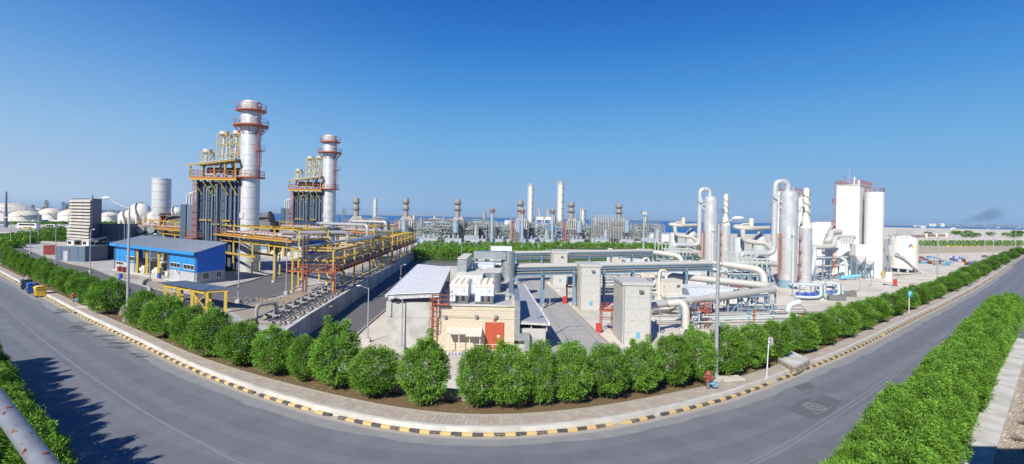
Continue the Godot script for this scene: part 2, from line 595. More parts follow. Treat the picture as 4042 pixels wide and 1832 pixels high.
func ko(i: int, o: float) -> float:      # the pavement is widest on the bend and narrows along both straights
	if o <= 0.28: return o
	var x: float = kerb[clampi(i, 0, kerb.size() - 1)].x
	var s := lerpf(1.0, 0.66, smoothstep(6, 24, x)) if x > 0 else lerpf(1.0, 0.56, smoothstep(8, 30, -x))
	return 0.28 + (o - 0.28) * s
func off_line(line: Array, o: float, y := 0.0) -> Array:
	var r := []
	for i in line.size():
		var q: Vector3 = line[i] + nrm(line, i) * (ko(i, o) if is_same(line, kerb) else o)
		q.y = y
		r.append(q)
	return r
func strip(b: MB, l0: Array, l1: Array) -> void:     # l0 nearer the road, l1 nearer the plant
	for i in l0.size() - 1: b.quad(l0[i], l0[i + 1], l1[i + 1], l1[i])
func street() -> void:
	var px := [[-60, 1090], [0, 1112], [71, 1121 + 16], [189, 1182], [285, 1235], [363, 1274], [534, 1356], [712, 1445], [855, 1506], [997, 1559], [1199, 1621], [1399, 1674], [1623, 1711],
		[1797, 1728], [1982, 1729], [2197, 1715], [2350, 1697], [2500, 1674], [2759, 1611], [2899, 1574], [3042, 1520], [3199, 1457], [3324, 1407], [3449, 1347], [3575, 1282], [3669, 1235], [3763, 1188], [3907, 1106], [4042, 1015], [4150, 960]]
	px[0] = [-60, 1050]; px[1] = [0, 1082]; px[2] = [71, 1121]
	var pts := []
	for p in px: pts.append(G(p[0], p[1]))
	kerb = smooth_line(spline(pts, 0.6), 25)
	# carriageway
	var edge := off_line(kerb, 0.05)
	var road := []
	for p in edge: road.append(p)
	road.append(Vector3(260, 0, -100)); road.append(Vector3(260, 0, 60)); road.append(Vector3(-140, 0, 60)); road.append(Vector3(-140, 0, -60))
	struct("road", MB.new().slab(road, -1.8, 0.0), M.asphalt)
	# gutter strip
	var gb := MB.new()
	strip(gb, off_line(kerb, -0.32, 0.005), off_line(kerb, 0.02, 0.005))
	struct("gutter", gb, M.kerb_stone)
	# road wear: dusty edge and tracks polished or darkened by tyres, with ragged outlines
	var wz := FastNoiseLite.new()
	wz.seed = 8
	wz.frequency = 0.11
	for e in [[-1.15, -0.3, 0.004, "road_dust", M.asphalt_dusty, 0.3], [-2.2, -1.0, 0.0025, "road_dust", M.asphalt_worn, 0.3], [-4.3, -3.5, 0.003, "tyre_track", M.asphalt_worn, 0.1], [-6.4, -5.5, 0.003, "tyre_track", M.asphalt_worn, 0.1], [-9.3, -8.6, 0.003, "tyre_track", M.asphalt_worn, 0.1], [-11.4, -10.5, 0.003, "tyre_track", M.asphalt_worn, 0.1]]:
		var l0 := []
		var l1 := []
		for i in kerb.size():
			if absf(kerb[i].x) > 150: continue
			var n := nrm(kerb, i)
			var p: Vector3 = kerb[i] + n * (e[0] + e[5] * wz.get_noise_1d(i * 1.0 + e[0] * 91))
			var q: Vector3 = kerb[i] + n * (e[1] + (0.0 if e[1] > -0.5 else e[5] * wz.get_noise_1d(i * 1.3 + 500 + e[0] * 37)))
			p.y = e[2]; q.y = e[2]
			l0.append(p); l1.append(q)
		var wb := MB.new()
		strip(wb, l0, l1)
		struct(e[3], wb, e[4])
	# broken dark patches along the left kerb, a few cracks
	var pg := RandomNumberGenerator.new()
	pg.seed = 21
	for k in 26:
		var e: Array = [[230, 1228], [330, 1278], [310, 1300], [300, 1290], [420, 1335], [480, 1365], [455, 1360], [380, 1310], [540, 1400], [250, 1240]][k % 10]
		var c := G(e[0] + pg.randf_range(-25, 25), e[1] + pg.randf_range(-10, 10), 0.006)
		var q := []
		var n := 9
		for j in n:
			var a := TAU * j / n
			var rr := pg.randf_range(0.12, 0.5)
			q.append(c + Vector3(cos(a) * rr * 1.8, 0, sin(a) * rr))
		struct("asphalt_patch", MB.new().slab(q, 0.0, 0.006 + 0.0004 * k), M.patch_dark)
	# painted kerb: alternate yellow and black blocks, a few missing
	var base := MB.new()
	strip(base, off_line(kerb, 0.03, 0.0), off_line(kerb, 0.03, 0.02))
	strip(base, off_line(kerb, 0.03, 0.02), off_line(kerb, 0.26, 0.02))
	var kroot := struct("kerb", base, M.kerb_stone)
	var order := []
	for i in kerb.size() - 1:
		if kerb[i].z > -230: order.append(i)
	order.sort_custom(func(p, q): return kerb[p].length_squared() < kerb[q].length_squared())
	var far_k := [MB.new(), MB.new()]
	for w in order.size():
		var i: int = order[w]
		if rng.randf() < 0.05: continue
		var nn := nrm(kerb, i)
		var d: Vector3 = (kerb[i + 1] - kerb[i]).normalized()
		var a: Vector3 = kerb[i] + d * 0.008 + nn * (0.03 + rng.randf_range(-0.018, 0.018))
		var b2: Vector3 = kerb[i + 1] - d * 0.008 + nn * (0.03 + rng.randf_range(-0.018, 0.018))
		var t := 0.2
		var hh := 0.145 + rng.randf_range(-0.012, 0.008)
		var ch := 0.03
		var m: MB = MB.new() if w < 296 else far_k[i % 2]
		var prof := [Vector2(0, 0.0), Vector2(0, hh - ch), Vector2(ch, hh), Vector2(t, hh), Vector2(t, 0.0)]
		for k in 4:
			var p0: Vector2 = prof[k]
			var p1: Vector2 = prof[k + 1]
			m.quad(a + nn * p0.x + Vector3.UP * p0.y, b2 + nn * p0.x + Vector3.UP * p0.y, b2 + nn * p1.x + Vector3.UP * p1.y, a + nn * p1.x + Vector3.UP * p1.y)
		m.quad(a, a + Vector3.UP * (hh - ch), a + nn * t + Vector3.UP * hh, a + nn * t)
		m.quad(b2, b2 + nn * t, b2 + nn * t + Vector3.UP * hh, b2 + Vector3.UP * (hh - ch))
		if w < 296: part(kroot, "kerb_block", m, M.kerb_yellow if i % 2 == 0 else (M.kerb_black if (i * 7) % 10 < 6 else M.kerb_worn))
	for k in 2: part(kroot, "far_kerb_blocks", far_k[k], M.kerb_black if k else M.kerb_yellow).set_meta("kind", "stuff")
	# concrete step and pavement
	var st := MB.new()
	strip(st, off_line(kerb, 0.27, 0.0), off_line(kerb, 0.28, 0.40))
	strip(st, off_line(kerb, 0.28, 0.40), off_line(kerb, 0.50, 0.41))
	struct("kerb_step", st, M.concrete_pale)
	var pv := MB.new()
	strip(pv, off_line(kerb, 0.50, 0.385), off_line(kerb, 2.02, 0.385))
	var pav := struct("pavement", pv, M.mortar)
	var eb := MB.new()
	strip(eb, off_line(kerb, 2.02, 0.30), off_line(kerb, 2.02, 0.42))
	strip(eb, off_line(kerb, 2.02, 0.42), off_line(kerb, 2.14, 0.42))
	strip(eb, off_line(kerb, 2.14, 0.42), off_line(kerb, 2.145, 0.2))
	struct("pavement_edging", eb, M.kerb_stone)
	# tiles: rows of five across; the largest 300 are single pieces
	var rest := [MB.new(), MB.new(), MB.new()]
	var mats := [M.tile_pale, M.tile_grey, M.tile_pink]
	var cells := []
	for i in kerb.size() - 1:
		if kerb[i].z < -150: continue
		var pa: Vector3 = kerb[i]
		var pb: Vector3 = kerb[i + 1]
		var na := nrm(kerb, i)
		var nb := nrm(kerb, i + 1)
		for s in 2:
			var a0 := pa.lerp(pb, s * 0.5)
			var a1 := pa.lerp(pb, s * 0.5 + 0.5)
			var n0 := na.lerp(nb, s * 0.5)
			var n1 := na.lerp(nb, s * 0.5 + 0.5)
			for k in 5:
				var o0 := 0.51 + k * 0.30
				var o1 := o0 + 0.288
				var dd := (a1 - a0) * 0.02
				var y := 0.402 + rng.randf_range(-0.005, 0.006)
				var q := [a0 + dd + n0 * ko(i, o0), a1 - dd + n1 * ko(i + 1, o0), a1 - dd + n1 * ko(i + 1, o1), a0 + dd + n0 * ko(i, o1)]
				var kind := 0
				var ii := (i * 2 + s) % 10
				var pinkness := 0.8 if (k >= 1 and k <= 3 and ii < 5) else 0.06
				if rng.randf() < pinkness: kind = 2
				elif rng.randf() < 0.45: kind = 1
				cells.append([a0.distance_squared_to(Vector3(0, 0, 0)), q, y, kind])
	cells.sort_custom(func(a, b): return a[0] < b[0])
	for c in cells.size():
		var q: Array = cells[c][1]
		var y: float = cells[c][2]
		var m: MB = rest[cells[c][3]] if c >= 300 else MB.new()
		var lo := []
		var hi := []
		for p in q:
			lo.append(p + Vector3.UP * (y - 0.03))
			hi.append(p + Vector3.UP * y)
		m.hexa(lo + hi)
		if c < 300: part(pav, "tile", m, mats[cells[c][3]])
	for k in 3:
		var mi := part(pav, "tile_rows", rest[k], mats[k])
		mi.set_meta("kind", "stuff")
	# verge of soil with leaf litter
	var vb := MB.new()
	strip(vb, off_line(kerb, 2.145, 0.34), off_line(kerb, 3.1, 0.30))
	strip(vb, off_line(kerb, 3.1, 0.30), off_line(kerb, 4.6, 0.25))
	struct("verge", vb, M.litter)
	var l2 := off_line(kerb, 2.2, 0.33)
	var lit := MB.new()
	lit.use_col = true
	for k in 9000:
		var i := rng.randi_range(40, l2.size() - 120)
		var o := rng.randf_range(0.0, 2.2)
		var p: Vector3 = l2[i] + nrm(kerb, i) * (ko(i, o + 2.2) - ko(i, 2.2)) + (l2[i + 1] - l2[i]) * rng.randf()
		p.y = 0.335 - o * 0.035 + 0.012
		var an := rng.randf() * TAU
		var d := Vector3(cos(an), rng.randf_range(-0.1, 0.4), sin(an)) * rng.randf_range(0.05, 0.11)
		var sd := Vector3(-sin(an), rng.randf_range(-0.1, 0.3), cos(an)) * 0.025
		var v := rng.randf_range(0.6, 1.3)
		lit.c = Color(0.30 * v, 0.21 * v, 0.10 * v) if rng.randf() < 0.75 else Color(0.10 * v, 0.15 * v, 0.04 * v)
		lit.quad(p - d - sd, p + d - sd, p + d + sd, p - d + sd)
	var lo2 := part(self, "leaf_litter", lit, M.leaf_far)
	lo2.set_meta("kind", "stuff"); lo2.set_meta("label", "dry brown leaves lying on the soil under the hedge trees"); lo2.set_meta("category", "leaf litter")
	# low stone wall behind the trees
	var wl0 := off_line(kerb, 4.6, 0.0)
	var core := MB.new()
	strip(core, off_line(kerb, 4.64, 0.15), off_line(kerb, 4.64, 0.86))
	strip(core, off_line(kerb, 4.64, 0.86), off_line(kerb, 4.98, 0.86))
	strip(core, off_line(kerb, 4.98, 0.86), off_line(kerb, 4.98, -2.1))
	var sw := thing("stone_wall", "low rubble stone wall behind the street trees", "wall", Vector3.ZERO)
	part(sw, "mortar_core", core, M.mortar)
	var stones := [MB.new(), MB.new()]
	var ns := 0
	var far := MB.new()
	for course in 3:
		var i := 60
		while i < wl0.size() - 3:
			var step := 1
			var a: Vector3 = off_pt(kerb, i, 4.60)
			var bq: Vector3 = off_pt(kerb, i + step, 4.60)
			i += step
			if a.z < -75: continue
			var dd := bq - a
			var sh := rng.randf_range(0.0, 0.25)
			a += dd * 0.03 + dd * (0.3 if course == 1 else 0.0)
			bq += dd * (0.3 if course == 1 else 0.0) - dd * 0.03
			var y0 := 0.17 + course * 0.235
			var y1 := y0 + 0.215
			var nn := nrm(kerb, i)
			var pr := rng.randf_range(0.0, 0.03)
			var m := MB.new() if ns < 300 else far
			var fa := a - nn * pr
			var fb := bq - nn * pr
			m.hexa([fa + Vector3.UP * y0, fb + Vector3.UP * y0, bq + nn * 0.1 + Vector3.UP * y0, a + nn * 0.1 + Vector3.UP * y0,
				fa + Vector3.UP * y1 + dd * 0.05, fb + Vector3.UP * (y1 - rng.randf() * 0.03) - dd * 0.05, bq + nn * 0.1 + Vector3.UP * y1, a + nn * 0.1 + Vector3.UP * y1])
			if ns < 300: part(sw, "stone", m, M.stone)
			ns += 1
	if far.v.size() > 0:
		var fs := part(sw, "far_stones", far, M.stone)
		fs.set_meta("kind", "stuff")
	# lane lines (worn paint)
	var lp := [[-40, 1165], [0, 1199], [142, 1320], [285, 1434], [427, 1531], [570, 1627], [712, 1705], [926, 1819], [1150, 1920]]
	var rp := [[2750, 1930], [3042, 1795], [3230, 1680], [3355, 1601], [3481, 1514], [3606, 1420], [3669, 1370]]
	for e in [[lp, [0.0], 0.14], [rp, [-0.14, 0.14], 0.10]]:
		var q := []
		for p in e[0]: q.append(G(p[0], p[1], 0.004))
		q = smooth_line(spline(q, 0.8), 6)
		for o in e[1]:
			var lb := MB.new()
			strip(lb, off_line(q, o - e[2] * 0.5, 0.005), off_line(q, o + e[2] * 0.5, 0.005))
			struct("lane_line", lb, M.line_paint)
	for e in [[3700, 1345, 3745, 1312], [3869, 1219, 3919, 1181], [3790, 1278, 3830, 1249]]:
		var a := G(e[0], e[1], 0.005)
		var c := G(e[2], e[3], 0.005)
		var s := (c - a).normalized().cross(Vector3.UP) * 0.07
		struct("lane_line", MB.new().quad_up(a - s, a + s, c + s, c - s), M.line_paint)
func off_pt(line: Array, i: int, o: float) -> Vector3:
	var k := mini(i, line.size() - 1)
	var q: Vector3 = line[k] + nrm(line, k) * ko(k, o)
	q.y = 0
	return q
func flat(b: MB, poly: Array, y: float) -> MB:
	return b.slab(poly, y, y)
func pxs(list: Array, y: float) -> Array:
	var r := []
	for p in list: r.append(G(p[0], p[1], y))
	return r
func yards() -> void:
	# raised yard of the left plant (level 0), behind the hedge, ending at the retaining wall
	var back := off_line(kerb, 4.98)
	var poly := []
	for i in back.size():
		var p: Vector3 = back[i]
		if p.x < -20.5: poly.append(Vector3(p.x, 0, p.z))
	var wall0 := Vector3(-21.2, 0, -40.0)
	poly.append(Vector3(-21.2, 0, -41.0))
	poly.append(Vector3(-23.2, 0, -58.0))
	poly.append(Vector3(-28.6, 0, -130.0)); poly.append(Vector3(-31.4, 0, -168.0)); poly.append(Vector3(-100, 0, -190.0)); poly.append(Vector3(-230, 0, -190.0)); poly.append(Vector3(-230, 0, -120))
	struct("plant_yard", MB.new().slab(poly, -2.0, 0.0), M.concrete_plant)
	var asp := [[-30, 948], [41, 953], [77, 972], [169, 1011], [277, 1042], [360, 1057], [442, 1090], [514, 1114], [645, 1150], [760, 1162], [889, 1136], [997, 1108], [1069, 1085], [1120, 1059], [1125, 1041], [1192, 1034], [1240, 1060],
		[1177, 1134], [1130, 1160], [976, 1198], [899, 1211], [760, 1235], [600, 1200], [400, 1130], [200, 1065], [0, 1000], [-60, 985]]
	struct("plant_road", MB.new().slab(pxs(asp, 0.006), 0.006, 0.006), M.asphalt_yard)
	# kerbs round the yard road
	var kl := [[77, 972], [169, 1011], [277, 1042], [360, 1057], [442, 1090], [514, 1114], [580, 1134], [645, 1150], [760, 1162], [889, 1136], [997, 1108], [1069, 1085], [1120, 1059], [1125, 1041]]
	kerb_line(pxs(kl, 0.0), 0.15)
	kerb_line(pxs([[1177, 1134], [1130, 1160], [976, 1198], [899, 1211]], 0.0), 0.15)
	kerb_line(pxs([[77, 972], [95, 962], [140, 957], [200, 958], [290, 968]], 0.0), 0.45)
	# retaining wall in panels
	var wt := thing("retaining_wall", "long concrete retaining wall beside the sunken plant road", "wall", Vector3(-21.4, LOW, -42))
	var wl := [Vector3(-21.4, 0, -42), Vector3(-23.2, 0, -58), Vector3(-28.6, 0, -130), Vector3(-31.4, 0, -168)]
	for i in 3:
		var a: Vector3 = wl[i]
		var b: Vector3 = wl[i + 1]
		var n := int(a.distance_to(b) / 4.0)
		for k in n:
			var p := a.lerp(b, float(k) / n)
			var q := a.lerp(b, float(k + 1) / n)
			var d := (q - p).normalized() * 0.012
			part(wt, "panel", MB.new().bar(p + d + Vector3(0.16, -0.76, 0), q - d + Vector3(0.16, -0.76, 0), 0.3, 2.3), M.concrete if k % 2 else M.concrete_dark)
			part(wt, "coping", MB.new().bar(p + d + Vector3(0.16, 0.43, 0), q - d + Vector3(0.16, 0.43, 0), 0.36, 0.07), M.concrete_pale)
	# sunken yard paving and its roads
	var low := [Vector3(-22.8, 0, -46), Vector3(18, 0, -36), Vector3(60, 0, -60), Vector3(150, 0, -128), Vector3(150, 0, -152), Vector3(-31, 0, -152), Vector3(-31, 0, -165)]
	var fb := []
	for i in back.size():
		if back[i].x > -22.0 and back[i].x < 170.0: fb.append(Vector3(back[i].x, 0, back[i].z))
	fb.append(Vector3(170, 0, -168)); fb.append(Vector3(120, 0, -172)); fb.append(Vector3(40, 0, -165)); fb.append(Vector3(-30, 0, -160)); fb.append(Vector3(-28.4, 0, -128)); fb.append(Vector3(-23, 0, -58))
	struct("sunken_yard", MB.new().slab(fb, LOW - 0.01, LOW + 0.004), M.concrete_yard)
	var r1 := [Vector3(-21.0, 0, -44), Vector3(-16.4, 0, -44), Vector3(-17.6, 0, -60), Vector3(-18.4, 0, -85), Vector3(-18, 0, -140), Vector3(12, 0, -140), Vector3(60, 0, -146), Vector3(60, 0, -153), Vector3(-29.5, 0, -151), Vector3(-27.9, 0, -125), Vector3(-22.9, 0, -58)]
	struct("plant_road", MB.new().slab(r1, LOW + 0.009, LOW + 0.009), M.asphalt_yard)
	var ra := G(2378, 1336, LOW)
	var rb := G(2119, 1086, LOW)
	var r2 := [Vector3(3.2, 0, -46), Vector3(11.8, 0, -46), ra, rb, Vector3(5.4, 0, -139.9), Vector3(-0.5, 0, -139.9), Vector3(1.2, 0, -100)]
	struct("plant_road", MB.new().slab(r2, LOW + 0.011, LOW + 0.011), M.asphalt_pale)
	kerb_line([Vector3(11.9, LOW, -46), ra, rb, Vector3(5.4, LOW, -138)], 0.15)
	kerb_line([Vector3(-16.4, LOW, -44), Vector3(-17.6, LOW, -60), Vector3(-18.4, LOW, -85), Vector3(-18, LOW, -139)], 0.15)
	for e in [[Vector3(-20.3, 0, -46), Vector3(-22.0, 0, -62), Vector3(-26.4, 0, -120)], [Vector3(-17.1, 0, -46), Vector3(-18.2, 0, -62), Vector3(-19.2, 0, -120)], [Vector3(10.9, 0, -46), ra + Vector3(-1.0, 0, 0), rb + Vector3(-0.7, 0, 0)], [Vector3(7.2, 0, -46), ra + Vector3(-4.2, 0, 0), rb + Vector3(-3.2, 0, 0)]]:
		for i in e.size() - 1:
			var a: Vector3 = e[i]
			var b: Vector3 = e[i + 1]
			var s := (b - a).normalized().cross(Vector3.UP) * 0.05
			var y := Vector3.UP * (LOW + 0.017)
			struct("lane_line", MB.new().quad_up(a * Vector3(1, 0, 1) - s + y, a * Vector3(1, 0, 1) + s + y, b * Vector3(1, 0, 1) + s + y, b * Vector3(1, 0, 1) - s + y), M.line_paint)
func kerb_line(pts: Array, hh: float) -> void:
	var root := MB.new()
	var holder: MeshInstance3D = null
	for i in pts.size() - 1:
		var a: Vector3 = pts[i]
		var b: Vector3 = pts[i + 1]
		root.bar(a + Vector3.UP * (hh * 0.5 - 0.05), b + Vector3.UP * (hh * 0.5 - 0.05), 0.18, hh + 0.1)
	struct("yard_kerb", root, M.kerb_stone)

# ------------------------------------------------------------------ trees
var crowns := []
var far_crowns := []
var trunk_mesh: Mesh
func proj(p: Vector3) -> Vector2:
	var d := p - Vector3(0, H, 0)
	var x := d.x / -d.z
	var y := d.y / -d.z
	var u := x * cos(ROLL) + y * sin(ROLL)
	var w := -x * sin(ROLL) + y * cos(ROLL)
	return Vector2(CX + u * F, HOR - w * F)
func rnd_dir(r: RandomNumberGenerator) -> Vector3:
	var z := r.randf_range(-1, 1)
	var a := r.randf() * TAU
	var s := sqrt(1 - z * z)
	return Vector3(s * cos(a), z, s * sin(a))
func leaf(m: MB, p: Vector3, d: Vector3, l: float, w: float, r: RandomNumberGenerator) -> void:
	var s := d.cross(rnd_dir(r)).normalized() * w * 0.5
	var mid := p + d * l * 0.45 + Vector3.DOWN * l * 0.02
	m.quad(p, mid + s, p + d * l - Vector3.UP * l * 0.12, mid - s)
func crown(sd: int, clumps: int, per: int, ll: float, lw: float, rx: float, hh: float, y0: float, sprigs: int, bright: float) -> Mesh:
	var r := RandomNumberGenerator.new()
	r.seed = sd
	var m := MB.new()
	m.use_col = true
	var nz := FastNoiseLite.new()
	nz.seed = sd
	nz.frequency = 0.9
	var cs := []
	for k in clumps:
		# clumps spread evenly over an egg, a few of them inside
		var y := 1.0 - 2.0 * (k + 0.5) / clumps
		var an := k * 2.39996 + r.randf_range(-0.25, 0.25)
		y = clampf(y + r.randf_range(-0.06, 0.06), -0.97, 1.0)
		var hr := pow(maxf(1.0 - y * y, 0.0), 0.44)
		var d := Vector3(hr * cos(an), y, hr * sin(an))
		var egg := 1.0 + 0.2 * nz.get_noise_3d(d.x * 1.5, d.y * 1.5, d.z * 1.5)
		var wd := rx * egg * (1.02 - 0.14 * y)
		var deep := r.randf_range(0.4, 0.8) if k % 6 == 0 else r.randf_range(0.86, 1.0)
		cs.append([Vector3(d.x * wd * 0.84, 0, d.z * wd * 0.84) * deep + Vector3.UP * (y0 + hh * 0.5 + d.y * hh * 0.45 * deep * egg), r.randf_range(0.17, 0.29) * rx * 0.95, r.randf_range(0.6, 1.4)])
	for k in sprigs:
		var a := r.randf() * TAU
		var o := Vector3(cos(a), 0, sin(a)) * rx * r.randf_range(0.1, 0.45)
		var top := r.randf_range(0.1, 0.32) * hh * 0.55
		for q in 3: cs.append([o + Vector3.UP * (y0 + hh * 0.93 + top * q / 2.0), 0.15 * rx, r.randf_range(0.95, 1.3)])
	for c in cs:
		for k in per:
			var dd: Vector3 = rnd_dir(r) * pow(r.randf(), 0.45) * c[1]
			dd.y *= 1.25
			var p: Vector3 = c[0] + dd
			var outw := (p - Vector3(0, y0 + hh * 0.45, 0))
			outw.y *= 0.6
			var d: Vector3 = (outw.normalized() * 0.55 + dd.normalized() * 0.35 + rnd_dir(r) * 0.65 + Vector3.UP * 0.22).normalized()
			var v: float = c[2] * r.randf_range(0.75, 1.28) * bright
			var yel := r.randf_range(0.0, 1.0)
			m.c = Color((0.092 + 0.066 * yel) * v, (0.235 + 0.045 * yel) * v, 0.036 * v)
			leaf(m, p, d, ll * r.randf_range(0.7, 1.3), lw * r.randf_range(0.8, 1.25), r)
	return m.mesh(Vector3.ZERO, M.leaf)
func tree(called: String, label: String, group: String, at: Vector3, mesh: Mesh, sx: float, sy: float, turn: float) -> void:
	var t := thing(called, label, "tree", at, group)
	inst(t, "trunk", trunk_mesh, Transform3D(Basis.from_euler(Vector3(0, turn, 0)).scaled(Vector3(sx, sy, sx)), Vector3.ZERO))
	inst(t, "crown", mesh, Transform3D(Basis.from_euler(Vector3(0, turn, 0)).scaled_local(Vector3(sx, sy, sx)), Vector3.ZERO))
func hedges() -> void:
	for k in 6: crowns.append(crown(100 + k, 140, 112, 0.135, 0.04, 1.15, 3.5, 0.34, [0, 1, 0, 2, 0, 0][k], [1.0, 1.15, 0.88, 1.05, 0.95, 1.12][k]))
	for k in 4: far_crowns.append(crown(200 + k, 34, 16, 0.42, 0.2, 1.15, 3.2, 0.6, 0, [1.0, 0.85, 1.15, 1.0][k]))
	var tm := MB.new()
	tm.cyl(Vector3(0, -0.1, 0), Vector3(0.03, 1.2, 0.02), 0.085, 0.06, 8)
	for k in 4:
		var a := k * 1.7
		tm.cyl(Vector3(0.03, 1.1, 0.02), Vector3(cos(a) * 0.5, 2.1 + 0.2 * k, sin(a) * 0.5), 0.05, 0.015, 6)
	trunk_mesh = tm.mesh(Vector3.ZERO, M.bark)
	# front row: [x of the crown, top y, width] read from the photo; the row stands on the verge
	var list := [[13, 967, 40], [38, 977, 42], [57, 986, 44], [77, 998, 47], [100, 1006, 56], [127, 1016, 44], [159, 1017, 54], [191, 1035, 58], [234, 1052, 60], [267, 1059, 76], [318, 1078, 80], [354, 1090, 74], [429, 1104, 126],
		[570, 1148, 112], [650, 1167, 140], [745, 1206, 116], [838, 1226, 150], [966, 1268, 150], [1094, 1293, 156], [1200, 1329, 116], [1335, 1284, 180], [1503, 1368, 188], [1692, 1345, 190], [1888, 1362, 150], [2015, 1360, 178], [2151, 1350, 120], [2275, 1349, 150],
		[2420, 1357, 135], [2540, 1352, 130], [2660, 1318, 122], [2769, 1303, 112], [2879, 1288, 120], [2973, 1278, 112], [3058, 1264, 104], [3163, 1250, 112], [3248, 1235, 100], [3318, 1208, 104], [3388, 1190, 90], [3455, 1172, 82], [3520, 1157, 78], [3575, 1142, 70], [3625, 1126, 72], [3678, 1111, 74],
		[3745, 1090, 68], [3786, 1070, 62], [3822, 1052, 60], [3863, 1038, 58], [3904, 1023, 56], [3945, 1005, 54], [3986, 992, 50], [4025, 977, 48]]
	var line := off_line(kerb, 3.35, 0.28)
	var k := 0
	for e in list:
		var at := Vector3.ZERO
		for i in line.size() - 1:
			if proj(line[i]).x <= e[0] and proj(line[i + 1]).x > e[0]:
				at = line[i]
				break
		if at == Vector3.ZERO: continue
		at += nrm(kerb, 1) * 0.0
		var z := -at.z
		var top := up(e[0], e[1], z) - at.y
		var wd: float = e[2] * z / F
		var left: bool = e[0] < 1000
		tree("street_tree", "clipped round street tree in the row along the pavement beside the bins" if left else "bushy green street tree in the row between pavement and stone wall", "street trees along the pavement",
			at, crowns[(k * 5 + 1) % 6] if e[0] != 1335 else crowns[3], wd / ((2.3 if e[0] < 300 else 2.0) if left else (2.1 if e[0] < 2400 else 1.8)), top / 3.78, k * 1.9)
		k += 1
	# second, looser row just behind on the far right so that the hedge closes
	# near hedge at the right: young trees grown together beside the low white wall
	var w0 := G(3794, 1832)
	var w1 := G(3907, 1576)
	var dir := (w1 - w0).normalized()
	var side := Vector3(-dir.z, 0, dir.x)       # to the left of the wall, towards the road
	if side.x > 0: side = -side
	for i in range(-7, 28):
		for j in 2:
			var at := w0 + dir * (i * 2.05 + j * 1.0 + rng.randf_range(-0.25, 0.25)) + side * (0.95 + j * 1.35 + rng.randf_range(-0.15, 0.2))
			at.y = 0.05
			tree("hedge_tree", "dense leafy tree grown into the thick hedge beside the white kerb wall", "trees of the thick roadside hedge", at, crowns[(i * 3 + j + 27) % 6], rng.randf_range(1.0, 1.22) if j == 0 else rng.randf_range(0.8, 1.12), rng.randf_range(0.84, 1.0) * (0.88 if j == 1 else 1.0), rng.randf() * TAU)
	# near trees at the left, below the rusty handrail
	for i in 18:
		for j in 2:
			var at := Vector3(-38.5, 0.05, -36.5).lerp(Vector3(-16.5, 0.05, -18.2), i / 17.0) + Vector3(-0.95, 0, 0.95) * (j * 1.3 + rng.randf_range(-0.15, 0.15))
			tree("roadside_tree", "leafy green tree on the near side of the road under the handrail", "trees on the near roadside", at, crowns[(i * 5 + j) % 6], rng.randf_range(0.85, 1.1), rng.randf_range(0.66, 0.9), i * 1.3 + j)

# ------------------------------------------------------------------ shared building pieces
func on_line(a: Vector3, b: Vector3, px: float) -> float:      # distance from a along a-b where the line crosses image column px
	var lo := -0.5
	var hi := 1.5
	var inc := proj(a.lerp(b, 1.0)).x > proj(a).x
	for i in 40:
		var m := (lo + hi) * 0.5
		if (proj(a.lerp(b, m)).x < px) == inc: lo = m
		else: hi = m
	return lo * a.distance_to(b)
func bw(x: Transform3D, x0: float, x1: float, y0: float, y1: float, z0: float, z1: float) -> MB:
	return MB.new().box(x, Vector3((x0 + x1) / 2, (y0 + y1) / 2, (z0 + z1) / 2), Vector3(absf(x1 - x0), absf(y1 - y0), absf(z1 - z0)))
func window(parent: Node, x: Transform3D, x0: float, x1: float, y0: float, y1: float, n: int, zf := 0.05) -> void:
	var f := MB.new()
	var t := 0.07
	for e in [[x0, x1, y0, y0 + t], [x0, x1, y1 - t, y1], [x0, x0 + t, y0 + t, y1 - t], [x1 - t, x1, y0 + t, y1 - t]]:
		f.box(x, Vector3((e[0] + e[1]) / 2, (e[2] + e[3]) / 2, zf), Vector3(e[1] - e[0], e[3] - e[2], 0.08))
	var w := (x1 - x0 - 2 * t) / n
	for k in range(1, n): f.box(x, Vector3(x0 + t + w * k, (y0 + y1) / 2, zf), Vector3(0.05, y1 - y0 - 2 * t, 0.07))
	var fp := part(parent, "window", f, M.window_frame)
	for k in n:
		part(fp, "pane", MB.new().box(x, Vector3(x0 + t + w * (k + 0.5), (y0 + y1) / 2, zf - 0.025), Vector3(w - 0.05, y1 - y0 - 2 * t, 0.02)), M.dark_glass)
func rail(b: MB, pts: Array, hh: float, r: float, step: float) -> MB:    # handrail: top bar, knee bar, posts
	r *= 0.7
	for i in pts.size() - 1:
		var a: Vector3 = pts[i]
		var c: Vector3 = pts[i + 1]
		b.bar(a + Vector3.UP * hh, c + Vector3.UP * hh, r, r)
		b.bar(a + Vector3.UP * hh * 0.5, c + Vector3.UP * hh * 0.5, r * 0.8, r * 0.8)
		var n := maxi(1, int(a.distance_to(c) / step))
		for k in n + 1:
			var p := a.lerp(c, float(k) / n)
			b.bar(p, p + Vector3.UP * hh, r, r)
	return b
